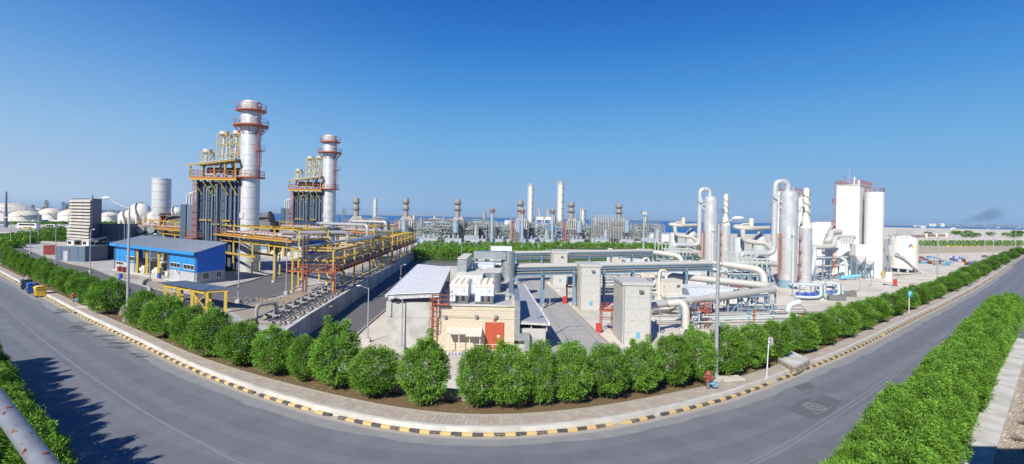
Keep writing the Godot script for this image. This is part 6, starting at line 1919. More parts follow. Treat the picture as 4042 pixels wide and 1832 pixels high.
# ------------------------------------------------------------------ compressor trains behind the towers
func machines() -> void:
	var spots := [Vector3(23.8, LOW, -75.5), Vector3(27.5, LOW, -99.0), Vector3(26.0, LOW, -127.0)]
	var labels := ["cream compressor casing with an arched pipe, beside the white panelled filter box", "cream compressor casing with an arched pipe behind the middle concrete tower", "cream compressor casing with an arched pipe behind the farthest concrete tower"]
	for k in 3:
		var o: Vector3 = spots[k]
		var x := Transform3D(Basis.from_euler(Vector3(0, 0.3, 0)), o)
		var t := thing("compressor", labels[k], "compressor", o, "cream compressor casings")
		part(t, "pedestal", bw(x, -2.0, 2.0, 0, 1.3, -2.2, 1.4), M.concrete)
		part(t, "lower_casing", bw(x, -1.6, 1.6, 1.3, 2.7, -1.6, 1.0), M.cream_paint)
		part(t, "flange_joint", bw(x, -1.75, 1.75, 2.7, 2.85, -1.75, 1.15), M.cream_paint)
		for j in 9: part(t, "bolt", bw(x, -1.6 + j * 0.4, -1.45 + j * 0.4, 2.4, 2.7, 1.15, 1.25), M.cream_paint)
		part(t, "upper_casing", bw(x, -1.45, 1.45, 2.85, 4.9, -1.5, 0.9), M.cream_paint)
		part(t, "lid", bw(x, -1.5, 1.5, 4.9, 5.05, -1.55, 0.95), M.cream_paint)
		part(t, "name_plate", bw(x, 0.5, 1.0, 3.9, 4.3, 0.9, 0.94), M.plant_dark)
		part(t, "eye_bolt", bw(x, -1.47, -1.44, 4.0, 4.2, 0.5, 0.7), M.plant_dark)
		part(t, "arch_pipe", MB.new().tube([x * Vector3(-1.7, 2.0, -0.4), x * Vector3(-1.7, 6.3, -0.4), x * Vector3(-0.3, 6.3, -0.6), x * Vector3(-0.3, 4.9, -0.6)], 0.2, 10, 0.6), M.cream_paint)
		part(t, "suction", MB.new().tube([x * Vector3(-3.4, 0.8, 0.6), x * Vector3(-1.0, 0.9, 1.2), x * Vector3(0.2, 2.0, 1.1)], 0.6, 14, 1.2), M.pipe_cream)
		part(t, "rotor_casing", MB.new().cyl(x * Vector3(1.5, 2.6, -0.4), x * Vector3(2.9, 2.6, -0.4), 1.15, 1.0, 18), M.galvanised)
		part(t, "gauge_panel", rail(MB.new(), [x * Vector3(-2.4, 1.3, 1.5), x * Vector3(1.8, 1.3, 1.5)], 1.3, 0.07, 0.5), M.plant_dark)
		for j in 4: part(t, "oil_pipe", MB.new().tube([x * Vector3(-2.3 + 0.2 * j, 0.2, 1.4), x * Vector3(-2.3 + 0.2 * j, 2.2 + 0.4 * j, 1.3), x * Vector3(-1.4, 2.4 + 0.4 * j, 0.4)], 0.06, 6), M.cream_paint)
		# motor cooler: white panelled filter box on a frame
		var f := thing("filter_box", ["long white panelled filter box on a blue frame beside the compressor", "white panelled filter box behind the blue pipe bridge", "white panelled filter box near the green belt"][k], "filter box", x * Vector3(5, 0, 0), "white filter boxes")
		for j in 6:
			part(f, "panel", bw(x, 3.3 + j * 1.35, 4.6 + j * 1.35, 2.0, 3.75 - 0.06 * j, -3.0, 0.0), M.unit_white)
		for j in 3: part(f, "front_seam", bw(x, 3.25, 3.3, 2.1, 3.7, -2.8 + j * 0.95, -2.75 + j * 0.95), M.vessel_grey)
		for j in 6: part(f, "roof_panel", bw(x, 3.28 + j * 1.35, 4.62 + j * 1.35, 3.76 - 0.06 * j, 3.84 - 0.06 * j, -3.05, 0.05), M.canopy_white)
		for q in [[3.5, -0.2], [3.5, -2.8], [7.0, -0.2], [11.0, -0.2], [11.0, -2.8]]: part(f, "leg", bw(x, q[0], q[0] + 0.18, 0, 2.0, q[1], q[1] + 0.18), M.frame_blue)
		part(f, "brace", xbrace(MB.new(), x * Vector3(3.6, 0, -0.1), x * Vector3(3.6, 0, -2.7), 0.1, 1.9, 0.12), M.frame_blue)
		part(f, "cabinet", bw(x, 6.5, 13.0, 0.0, 2.3, 0.4, 1.8), M.white_paint)
		part(f, "guard_rail", rail(MB.new(), [x * Vector3(1.6, 0.1, 2.2), x * Vector3(3.2, 0.1, 2.2)], 1.1, 0.08, 0.5), M.orange_steel)
	# filler between the racks: low pipe runs on stools, valves, ladders
	var r := RandomNumberGenerator.new()
	r.seed = 41
	for k in 30:
		var z := -64.0 - k * 2.4
		var x0 := r.randf_range(14, 26)
		var x1 := x0 + r.randf_range(10, 24)
		var yy := LOW + r.randf_range(0.5, 2.2)
		var o := Vector3(x0, LOW, z)
		var t := thing("pipe_run", "low pipe run on stools with upright valves among the compressors", "pipe", o, "low pipe runs among the compressors")
		for j in 2:
			part(t, "pipe", MB.new().tube([Vector3(x0, yy + 0.5 * j, z - 0.6 * j), Vector3(x1, yy + 0.5 * j, z - 3 - 0.6 * j), Vector3(x1 + 0.5, LOW + 0.1, z - 3.2 - 0.6 * j)], r.randf_range(0.07, 0.24), 8), [M.pipe_cream, M.pipe_teal, M.pipe_cream, M.pipe_grey][(k + j) % 4])
		for j in 4:
			var q := Vector3(lerpf(x0, x1, j / 4.0), 0, lerpf(z, z - 3, j / 4.0))
			part(t, "stool", MB.new().bar(flush(q, LOW), flush(q, yy - 0.1), 0.16, 0.16), M.frame_blue)
			if j % 2 == k % 2: part(t, "valve", MB.new().bar(flush(q + Vector3(0.6, 0, 0.2), yy), flush(q + Vector3(0.6, 0, 0.2), yy + 1.3), 0.14, 0.14).cyl(flush(q + Vector3(0.6, 0, 0.2), yy + 1.3), flush(q + Vector3(0.6, 0, 0.2), yy + 1.38), 0.28, -1, 10), [M.vessel_grey, M.valve_blue, M.orange_steel][(k + j) % 3])
	for e in [[2955, 1160, 80.0], [2770, 1180, 66.0], [2680, 1110, 95.0], [2905, 1130, 92.0]]:
		var p := D(e[0], e[1], e[2])
		p.y = LOW
		var t := thing("access_platform", "small orange railed access platform with a ladder among the pipes", "platform", p, "orange access platforms")
		part(t, "floor", rail(MB.new().box(Transform3D(Basis(), p + Vector3.UP * 2.2), Vector3.ZERO, Vector3(1.8, 0.1, 1.4)), [p + Vector3(-0.9, 2.2, -0.7), p + Vector3(-0.9, 2.2, 0.7), p + Vector3(0.9, 2.2, 0.7)], 1.1, 0.08, 0.5), M.orange_steel)
		part(t, "ladder", ladder(MB.new(), p + Vector3(0.3, 0, 0.9), 3.3, Vector3(1, 0, 0), Vector3(0, 0, 1)), M.orange_steel)
		for q in [[-0.8, -0.6], [0.8, -0.6], [-0.8, 0.6]]: part(t, "leg", MB.new().bar(p + Vector3(q[0], 0, q[1]), p + Vector3(q[0], 2.2, q[1]), 0.1, 0.1), M.frame_blue)
# ------------------------------------------------------------------ cold boxes, silos, tanks
func cold_boxes() -> void:
	for u in 2:
		var z := 134.0
		var off := Vector3(-1.5, 0, -34.0) * u
		if u == 1: off = D(3085, 1000, 168) - D(3344, 1000, 134)
		off.y = 0
		var c := D(3389, 1000, z) + off
		var l := D(3298, 1000, z + 3) + off
		var r := D(3434, 1000, z + 8) + off
		c.y = LOW; l.y = LOW; r.y = LOW
		var top := up(3389, 731, z) - LOW
		var x := fr(l, c - l, c - r)
		var w := l.distance_to(c)
		var d := c.distance_to(r)
		var t := thing("cold_box", ["tall white cold box tower with red railed roof beside the white silo", "tall white cold box tower with red railed roof behind the gooseneck column"][u], "tower", c, "white cold boxes")
		for j in 6:
			part(t, "wall_panel", bw(x, 0, w, top * j / 6.0, top * (j + 1) / 6.0 - 0.025, -0.2, 0), M.white_paint)
			part(t, "wall_panel", bw(x, w - 0.2, w, top * j / 6.0, top * (j + 1) / 6.0 - 0.025, -d, -0.21), M.white_paint)
			part(t, "wall_panel", bw(x, 0, 0.2, top * j / 6.0, top * (j + 1) / 6.0 - 0.025, -d, -0.21), M.white_paint)
		part(t, "core", bw(x, 0.1, w - 0.1, 0, top - 0.1, -d, -0.1), M.white_paint)
		part(t, "roof", bw(x, -0.2, w + 0.2, top - 0.02, top + 0.15, -d - 0.2, 0.2), M.cream_paint)
		part(t, "roof_handrail", rail(MB.new(), [x * Vector3(-0.2, top + 0.15, -d), x * Vector3(-0.2, top + 0.15, 0.2), x * Vector3(w + 0.2, top + 0.15, 0.2), x * Vector3(w + 0.2, top + 0.15, -d)], 1.2, 0.12, 1.0), M.orange_steel)
		part(t, "roof_vent", MB.new().cyl(x * Vector3(w * 0.5, top, -d * 0.5), x * Vector3(w * 0.5, top + 2.6, -d * 0.5), 0.35, -1, 12).cyl(x * Vector3(w * 0.65, top, -d * 0.6), x * Vector3(w * 0.65, top + 1.8, -d * 0.6), 0.5, -1, 12), M.pale_steel)
		part(t, "roof_mast", MB.new().bar(x * Vector3(w * 0.5, top, -1), x * Vector3(w * 0.5, top + 4.6, -1), 0.09, 0.09), M.pale_steel)
		part(t, "roof_lamp", MB.new().bar(x * Vector3(w * 0.22, top, -1), x * Vector3(w * 0.3, top + 2.4, -1), 0.09, 0.09).box(x, Vector3(w * 0.22, top + 2.5, -1), Vector3(0.7, 0.2, 0.2)), M.plant_dark)
		for j in 3: part(t, "side_balcony", rail(MB.new().box(x, Vector3(-0.5, top * (0.3 + 0.25 * j), -0.6), Vector3(1.0, 0.12, 1.2)), [x * Vector3(-1.0, top * (0.3 + 0.25 * j), -1.2), x * Vector3(-1.0, top * (0.3 + 0.25 * j), 0.0), x * Vector3(-0.05, top * (0.3 + 0.25 * j), 0.0)], 1.2, 0.1, 0.5), M.orange_steel)
		part(t, "side_ladder", ladder(MB.new(), x * Vector3(-0.4, 2, -0.3), top - 2, Vector3(1, 0, 0), Vector3(0, 0, 1), false), M.orange_steel)
		var ex := x * Vector3(w + 0.35, top * 0.45, -d * 0.45)
		part(t, "exhaust", MB.new().tube([Vector3(ex.x, top * 0.3 + LOW, ex.z), Vector3(ex.x, top * 0.62 + LOW, ex.z)], 0.7, 16).cyl(Vector3(ex.x, top * 0.62 + LOW, ex.z), Vector3(ex.x, top * 0.66 + LOW, ex.z), 0.7, 0.95, 16), M.pale_steel)
		part(t, "exhaust_pipe", MB.new().cyl(Vector3(ex.x, LOW + 2, ex.z), Vector3(ex.x, top * 0.3 + LOW, ex.z), 0.3, -1, 12), M.pale_steel)
		part(t, "annexe", bw(x, 0.2, w + 2.2, 0, 7.4, 0.05, 3.4), M.white_paint)
		part(t, "annexe_handrail", rail(MB.new(), [x * Vector3(0.2, 7.4, 3.4), x * Vector3(w + 2.2, 7.4, 3.4)], 1.1, 0.09, 0.9), M.orange_steel)
		# silo
		var so := D(3446, 1092, 133.0) + off
		so.y = LOW
		var st := up(3446, 761, 133.0) - LOW
		var s := thing("liquid_silo", ["tall smooth white silo with a railed top, right beside the cold box", "smooth white silo mostly behind the spiral-straked column"][u], "silo", so, "white silos")
		part(s, "shell", MB.new().lathe(so, [Vector2(2.16, 0), Vector2(2.16, st), Vector2(1.9, st + 0.15), Vector2(0, st + 0.3)], 40), M.white_paint)
		var pts := []
		for k in 13: pts.append(so + Vector3(cos(k * TAU / 12) * 2.1, st, sin(k * TAU / 12) * 2.1))
		part(s, "handrail", rail(MB.new(), pts, 1.2, 0.1, 1.0), M.orange_steel)
		for k in 4: part(s, "lifting_lug", MB.new().box(Transform3D(Basis(), so + Vector3(-0.1, 3.5 + k * 5, 2.2)), Vector3.ZERO, Vector3(0.35, 0.2, 0.2)), M.white_paint)
		part(s, "drain_valve", MB.new().tube([so + Vector3(0.6, 1.0, 2.0), so + Vector3(0.6, 1.0, 2.8), so + Vector3(0.6, 0.2, 2.8)], 0.14, 8).cyl(so + Vector3(0.6, 1.5, 2.6), so + Vector3(0.6, 1.5, 2.7), 0.4, -1, 12), M.yellow_steel)
		if u == 0:
			# hoppers in front of the cold box
			for k in 2:
				var ho := D([3388, 3421][k], 1050, 128.0 + 1.37 * k)
				ho.y = LOW
				var h2 := thing("hopper", ["white hopper box on braced legs before the cold box", "white tapered hopper on braced legs touching the silo"][k], "hopper", ho, "white hoppers")
				var hx := Transform3D(Basis(), ho)
				part(h2, "bin", bw(hx, -1.5, 1.5, 5.8 - k * 1.2, 8.6 - k * 1.0, -1.2, 1.2), M.white_paint)
				var m := MB.new()
				m.hexa([hx * Vector3(-0.4, 3.6 - k, 0.4), hx * Vector3(0.4, 3.6 - k, 0.4), hx * Vector3(0.4, 3.6 - k, -0.4), hx * Vector3(-0.4, 3.6 - k, -0.4), hx * Vector3(-1.5, 5.79 - k * 1.2, 1.2), hx * Vector3(1.5, 5.79 - k * 1.2, 1.2), hx * Vector3(1.5, 5.79 - k * 1.2, -1.2), hx * Vector3(-1.5, 5.79 - k * 1.2, -1.2)])
				part(h2, "cone", m, M.white_paint)
				for q in [[-1.1, 1.0], [1.1, 1.0], [1.1, -1.0], [-1.1, -1.0]]: part(h2, "leg", MB.new().bar(hx * Vector3(q[0], 0, q[1]), hx * Vector3(q[0], 5.8 - k * 1.2, q[1]), 0.2, 0.2), M.frame_blue)
				part(h2, "brace", xbrace(MB.new(), hx * Vector3(-1.1, 0, 1.0), hx * Vector3(1.1, 0, 1.0), 0.2, 2.6, 0.12), M.frame_blue)
				part(h2, "brace", xbrace(MB.new(), hx * Vector3(-1.1, 0, 1.0), hx * Vector3(1.1, 0, 1.0), 2.6, 5.0 - k, 0.12), M.frame_blue)
	# liquid nitrogen tank on short columns with a hazard diamond
	var z := 149.0
	var o := D(3563, 1060, z)
	o.y = LOW
	var r := 3.6
	var y0 := up(3563, 1053, z) - LOW
	var y1 := up(3563, 942, z) - LOW
	var t := thing("storage_tank", "white flat-bottomed storage tank with a coloured hazard diamond and stairs", "tank", o)
	part(t, "shell", MB.new().lathe(o, [Vector2(0, y0), Vector2(r, y0), Vector2(r, y1), Vector2(r * 0.86, y1 + 0.45), Vector2(r * 0.5, y1 + 0.85), Vector2(0, y1 + 1.0)], 48), M.white_tank)
	part(t, "base_ring", MB.new().lathe(o, [Vector2(r + 0.25, y0 - 0.35), Vector2(r + 0.25, y0), Vector2(0, y0)], 48, false), M.concrete_pale)
	for k in 10: part(t, "column", MB.new().cyl(o + Vector3(cos(k * 0.628) * (r - 0.2), 0, sin(k * 0.628) * (r - 0.2)), o + Vector3(cos(k * 0.628) * (r - 0.2), y0 - 0.35, sin(k * 0.628) * (r - 0.2)), 0.32, -1, 10), M.concrete)
	var rp := []
	for k in 17: rp.append(o + Vector3(cos(k * TAU / 16) * (r - 0.1), y1, sin(k * TAU / 16) * (r - 0.1)))
	part(t, "handrail", rail(MB.new(), rp, 1.0, 0.08, 1.4), M.pale_steel)
	part(t, "roof_walk", rail(MB.new().box(Transform3D(Basis(), o + Vector3.UP * (y1 + 1.15)), Vector3.ZERO, Vector3(5, 0.1, 1.4)), [o + Vector3(-2.5, y1 + 1.2, 0.7), o + Vector3(2.5, y1 + 1.2, 0.7)], 1.3, 0.1, 0.7), M.galvanised)
	var st := MB.new()
	var s0 := o + Vector3(1.4, 0.2, r + 1.2)
	var s1 := o + Vector3(-r - 0.4, y0 + 4.3, r - 1.2)
	st.bar(s0, s1, 0.08, 0.2).bar(s0 + Vector3(0, 0, 0.8), s1 + Vector3(0, 0, 0.8), 0.08, 0.2)
	for k in 16: st.bar(s0.lerp(s1, (k + 0.5) / 16.0), s0.lerp(s1, (k + 0.5) / 16.0) + Vector3(0, 0, 0.8), 0.25, 0.06)
	part(t, "stair", st, M.pale_steel)
	part(t, "stair_rail", rail(MB.new(), [s0 + Vector3(0, 0.15, 0.8), s1 + Vector3(0, 0.15, 0.8)], 1.0, 0.08, 1.0), M.pale_steel)
	# hazard diamond: four squares turned 45 degrees
	var dn := Vector3(-0.12, 0, 1).normalized()
	var dc := o + dn * (r + 0.03) + Vector3.UP * (y1 - 2.1)
	var du := dn.cross(Vector3.UP) * -1.0
	var cols := [M.red_paint, M.hazard_yellow, M.white_paint, M.hazard_blue]
	var dirs := [Vector2(0, 1), Vector2(1, 0), Vector2(0, -1), Vector2(-1, 0)]
	for k in 4:
		var cc: Vector3 = dc + (du * dirs[k].x + Vector3.UP * dirs[k].y) * 0.42
		var a1 := (du + Vector3.UP).normalized() * 0.27
		var a2 := (Vector3.UP - du).normalized() * 0.27
		var q := [cc - a1 - a2, cc + a1 - a2, cc + a1 + a2, cc - a1 + a2]
		part(t, "hazard_square", mbh([q[0], q[1], q[1] - dn * 0.02, q[0] - dn * 0.02, q[3], q[2], q[2] - dn * 0.02, q[3] - dn * 0.02]), cols[k])
		var f := dn * 0.012
		part(t, "hazard_digit", MB.new().bar(cc - Vector3.UP * 0.1 + f, cc + Vector3.UP * 0.1 + f, 0.06, 0.02), [M.white_paint, M.dark, M.dark, M.white_paint][k])
	# riser pipes between silo and tank
	var rz := thing("riser_pipes", "three tall grey riser pipes between the silo and the storage tank", "pipes", D(3490, 1080, 140))
	for k in 3:
		var p := D(3478 + k * 11, 1090, 139)
		p.y = LOW
		var h3 := up(3480, 948 - k * 2, 139)
		part(rz, "riser", MB.new().tube([p + Vector3(2.4, 0.4, 1.2 + k * 0.3), p + Vector3(0.3, 0.4, 1.0), Vector3(p.x, h3, p.z), Vector3(p.x + 0.3, h3 + 0.5, p.z)], 0.22, 10, 0.8), M.galvanised)
	var rzx := Transform3D(Basis(), flush(D(3495, 1020, 143), LOW))
	part(rz, "valve_house", bw(rzx, -1.6, 2.2, 5.0, 8.0, -2, 0), M.pale_steel)
	part(rz, "house_frame", bw(rzx, -1.5, -1.2, 0, 5, -1.8, -1.5).box(rzx, Vector3(1.9, 2.5, -1.6), Vector3(0.3, 5, 0.3)), M.frame_blue)
	for k in 3: part(rz, "ground_pipe", MB.new().tube([D(3480 + k * 10, 1088, 136) * Vector3(1, 0, 1) + Vector3.UP * (LOW + 0.35), D(3600 + k * 8, 1082, 141) * Vector3(1, 0, 1) + Vector3.UP * (LOW + 0.35)], 0.15, 8), M.pipe_cream)
	# rounded white tank behind the pipes
	var b := D(3250, 1000, 160)
	b.y = LOW
	var tb := thing("storage_tank", "round-topped white tank behind the cream pipe bends", "tank", b)
	var yb := up(3250, 898, 160) - LOW
	part(tb, "shell", MB.new().lathe(b, [Vector2(5.6, 0), Vector2(5.6, yb), Vector2(4.6, yb + 1.0), Vector2(2.4, yb + 1.7), Vector2(0, yb + 1.9)], 44), M.white_tank)
	part(tb, "roof_rail", rail(MB.new().box(Transform3D(Basis(), b + Vector3(1, yb + 2.1, 0)), Vector3.ZERO, Vector3(5, 0.1, 2)), [b + Vector3(-1.5, yb + 2.1, 1), b + Vector3(3.5, yb + 2.1, 1)], 1.8, 0.1, 0.6), M.galvanised)
	# cream pipe bends at the cold box side
	var m2 := thing("bend_pipes", "group of thick cream pipes with bends before the white cold box", "pipes", D(3270, 1000, 122))
	part(m2, "wide_pipe", MB.new().tube([D(3205, 976, 120), D(3290, 973, 122), D(3296, 940, 124), D(3310, 935, 125), D(3372, 936, 127)], 0.62, 14, 1.2), M.pipe_cream)
	part(m2, "wide_pipe", MB.new().tube([D(3262, 962, 124), D(3266, 950, 125), D(3276, 945, 125), D(3279, 920, 127), D(3290, 915, 128), D(3315, 915, 129)], 0.8, 14, 1.2), M.pipe_cream)
	for k in 5: part(m2, "thin_pipe", MB.new().tube([D(3315 + k * 10, 962, 122), D(3318 + k * 10, 945, 122), D(3326 + k * 10, 941, 122), D(3328 + k * 10, 962, 122)], 0.22, 8), M.pale_steel)
	part(m2, "end_pipe", MB.new().tube([D(3212, 972, 118), D(3216, 1000, 118), D(3212, 1040, 117), D(3200, 1085, 116)], 0.5, 12, 1.5), M.pipe_teal)
	var fa := D(3215, 1060, 118)
	var fb := D(3310, 1060, 124)
	rack(m2, Vector3(fa.x, 0, fa.z), Vector3(fb.x, 0, fb.z), Vector3(0.5, 0, -4), 3, [1.4, 3.4], M.frame_blue, 0.24, LOW)
	for k in 4: part(m2, "rack_pipe", MB.new().tube([Vector3(fa.x - 1, 1.7 + 1.9 * (k % 2), fa.z - 0.6 - k * 0.8), Vector3(fb.x + 3, 1.7 + 1.9 * (k % 2), fb.z - 0.6 - k * 0.8)], 0.2, 8), [M.pipe_cream, M.pipe_teal][k % 2])
	part(m2, "ladder_cage", ladder(MB.new(), flush(D(3290, 1060, 121), LOW + 1), 6.0, Vector3(1, 0, 0), Vector3(0, 0, 1)), M.orange_steel)
	# pale blue feed pipe near the hoppers
	var fpz := thing("feed_pipe", "pale teal pipe arch with a bright blue horizontal end near the hoppers", "pipe", G(3340, 1105, LOW))
	var g0 := G(3318, 1106, LOW)
	part(fpz, "arch", MB.new().tube([g0 + Vector3(1.5, 0.6, 0), g0 + Vector3(1.5, 5.2, -0.3), g0 + Vector3(-1.2, 5.6, -2.5)], 0.3, 12, 1.2), M.pipe_teal)
	part(fpz, "blue_end", MB.new().cyl(g0 + Vector3(-0.2, 0.55, 0.2), g0 + Vector3(4.6, 1.1, -0.4), 0.42, -1, 14), M.valve_light)
	# pump skids in the yard before the columns
	for k in 2:
		var p := G([3190, 3262][k], [1180, 1172][k], LOW)
		var sk := thing("pump_skid", ["blue pump skid under a pipe frame beside the column foot", "blue pump skid under a pipe frame beside the dark tarpaulins"][k], "pump", p, "blue pump skids")
		var x := Transform3D(Basis(), p)
		part(sk, "plinth", bw(x, -2.2, 2.2, 0, 0.3, -1.6, 1.2), M.concrete_pale)
		for j in 3: part(sk, "motor", MB.new().cyl(x * Vector3(-1.5 + j * 1.4, 0.8, -0.8), x * Vector3(-1.5 + j * 1.4, 0.8, 0.5), 0.38, -1, 12), M.pump_blue)
		for q in [[-2.1, 1.0], [2.1, 1.0], [2.1, -1.4], [-2.1, -1.4]]: part(sk, "post", MB.new().bar(x * Vector3(q[0], 0.3, q[1]), x * Vector3(q[0], 2.7, q[1]), 0.13, 0.13), M.frame_blue)
		for j in 3: part(sk, "overhead_pipe", MB.new().tube([x * Vector3(-2.3, 2.6, 0.8 - j), x * Vector3(2.4, 2.6, 0.8 - j), x * Vector3(2.6, 0.5, 0.8 - j)], 0.16, 8), M.pipe_teal)
		part(sk, "suction_pipe", MB.new().tube([x * Vector3(-3.2, 0.6, 1.6), x * Vector3(-0.6, 0.5, 1.8), x * Vector3(1.4, 0.7, 1.6), x * Vector3(1.6, 2.4, 1.0)], 0.24, 10, 0.6), M.pipe_teal)
	for k in 2:
		var p := G([3302, 3345][k], [1186, 1170][k], LOW)
		var tp := thing("tarpaulin", ["dark tarpaulin cover beside the white notice board", "dark tarpaulin cover standing apart on the pale yard"][k], "tarpaulin", p, "dark tarpaulins")
		var m := MB.new()
		var pr := [[-1.5, 0.75], [-1.1, 1.2], [-0.3, 0.95], [0.6, 0.98], [1.3, 1.15], [1.5, 1.1]]
		for j in 5:
			for e in [[-0.5, 0.5]]:
				m.hexa([p + Vector3(pr[j][0], 0, 0.5), p + Vector3(pr[j + 1][0], 0, 0.5), p + Vector3(pr[j + 1][0], 0, -0.5), p + Vector3(pr[j][0], 0, -0.5), p + Vector3(pr[j][0], pr[j][1], 0.35), p + Vector3(pr[j + 1][0], pr[j + 1][1], 0.35), p + Vector3(pr[j + 1][0], pr[j + 1][1], -0.4), p + Vector3(pr[j][0], pr[j][1], -0.4)])
		part(tp, "cover", m, M.plant_dark)
		part(tp, "rail", MB.new().bar(p + Vector3(-1.6, 1.25, -0.45), p + Vector3(0.6, 1.25, -0.45), 0.06, 0.06), M.pale_steel)
	var np := G(3285, 1165, LOW)
	var nb := thing("notice_board", "white notice board on two posts beside the pump skid", "sign", np)
	part(nb, "board", MB.new().box(Transform3D(Basis(), np + Vector3.UP * 1.6), Vector3.ZERO, Vector3(2.2, 1.0, 0.06)), M.white_paint)
	for k in 2: part(nb, "post", MB.new().bar(np + Vector3(-0.9 + 1.8 * k, 0, 0), np + Vector3(-0.9 + 1.8 * k, 1.1, 0), 0.08, 0.08), M.pale_steel)
	var n2 := G(3508, 1128, LOW)
	var nb2 := thing("notice_board", "white upright notice board on posts in the open yard", "sign", n2)
	part(nb2, "board", MB.new().box(Transform3D(Basis(), n2 + Vector3.UP * 2.0), Vector3.ZERO, Vector3(1.4, 2.1, 0.06)), M.white_paint)
	for k in 2: part(nb2, "post", MB.new().bar(n2 + Vector3(-0.5 + 1.0 * k, 0, 0), n2 + Vector3(-0.5 + k, 0.95, 0), 0.08, 0.08), M.pale_steel)
	var n3 := G(3533, 1130, LOW)
	var fx := thing("extinguisher_stand", "red fire extinguisher stand next to the upright notice board", "fire point", n3)
	for k in 2: part(fx, "cylinder", MB.new().cyl(n3 + Vector3(-0.25 + 0.5 * k, 0.25, 0), n3 + Vector3(-0.25 + 0.5 * k, 1.6, 0), 0.2, -1, 10), M.red_paint)
	part(fx, "stand", MB.new().box(Transform3D(Basis(), n3 + Vector3.UP * 0.12), Vector3.ZERO, Vector3(1.1, 0.24, 0.4)), M.plant_dark)

# ------------------------------------------------------------------ refinery between the green belt and the sea
func lattice(b: MB, x: Transform3D, w: float, hh: float, d: float, nx: int, ny: int, t: float) -> MB:
	for i in nx + 1:
		for zz in [0.0, -d]:
			b.bar(x * Vector3(w * i / nx, 0, zz), x * Vector3(w * i / nx, hh, zz), t, t)
	for j in range(1, ny + 1):
		for zz in [0.0, -d]:
			b.bar(x * Vector3(0, hh * j / ny, zz), x * Vector3(w, hh * j / ny, zz), t, t)
		for i in nx + 1: b.bar(x * Vector3(w * i / nx, hh * j / ny, 0), x * Vector3(w * i / nx, hh * j / ny, -d), t, t)
		if j % 2 == 0:
			for i in nx: b.bar(x * Vector3(w * i / nx, hh * (j - 1) / ny, 0), x * Vector3(w * (i + 1) / nx, hh * j / ny, 0), t * 0.7, t * 0.7)
	return b
func module(o: Vector3, sd: int, w: float, hh: float, mat_i: int) -> Node3D:      # one block of refinery steelwork with vessels and pipes
	var r := RandomNumberGenerator.new()
	r.seed = sd
	var t := thing("refinery_module", "", "plant module", o, "refinery pipework modules")
	var x := Transform3D(Basis(), o + Vector3(-w / 2, 0, 0))
	var d := 12.0
	part(t, "steel_frame", lattice(MB.new(), x, w, hh, d, 4, 5, 0.55), [M.plant_green, M.plant_grey, M.plant_pale, M.plant_green][mat_i % 4])
	for k in 4:
		part(t, "floor", bw(x, 0.3, w - 0.3, hh * (k + 1) / 5.0 - 0.3, hh * (k + 1) / 5.0, -d + 0.4, -0.4), M.plant_dark)
	for k in 12:
		var px := r.randf_range(1, w - 1)
		var y := hh * r.randi_range(0, 4) / 5.0
		var q := x * Vector3(px, y, -r.randf_range(1.5, d - 1.5))
		if r.randf() < 0.5: part(t, "vessel", MB.new().cyl(q + Vector3(-1.8, 1.6, 0), q + Vector3(2.2, 1.6, 0), 1.2, -1, 12), [M.plant_pale, M.plant_grey, M.pipe_cream][k % 3])
		else: part(t, "column", MB.new().cyl(q, q + Vector3.UP * r.randf_range(5, 11), r.randf_range(0.6, 1.3), -1, 12), [M.plant_pale, M.plant_grey, M.stack_brown][k % 3])
	for k in 13:
		var y := r.randf_range(1.0, hh + 1.5)
		var xx := r.randf_range(0, w * 0.4)
		part(t, "pipe", MB.new().tube([x * Vector3(xx, y, 0.8), x * Vector3(xx + w * r.randf_range(0.3, 0.6), y, 0.8), x * Vector3(xx + w * 0.6, r.randf_range(0, hh), 0.9)], r.randf_range(0.22, 0.55), 7), [M.pipe_cream, M.plant_pale, M.plant_green, M.plant_grey, M.shed_brown, M.plant_grey, M.plant_green][k % 7])
	return t
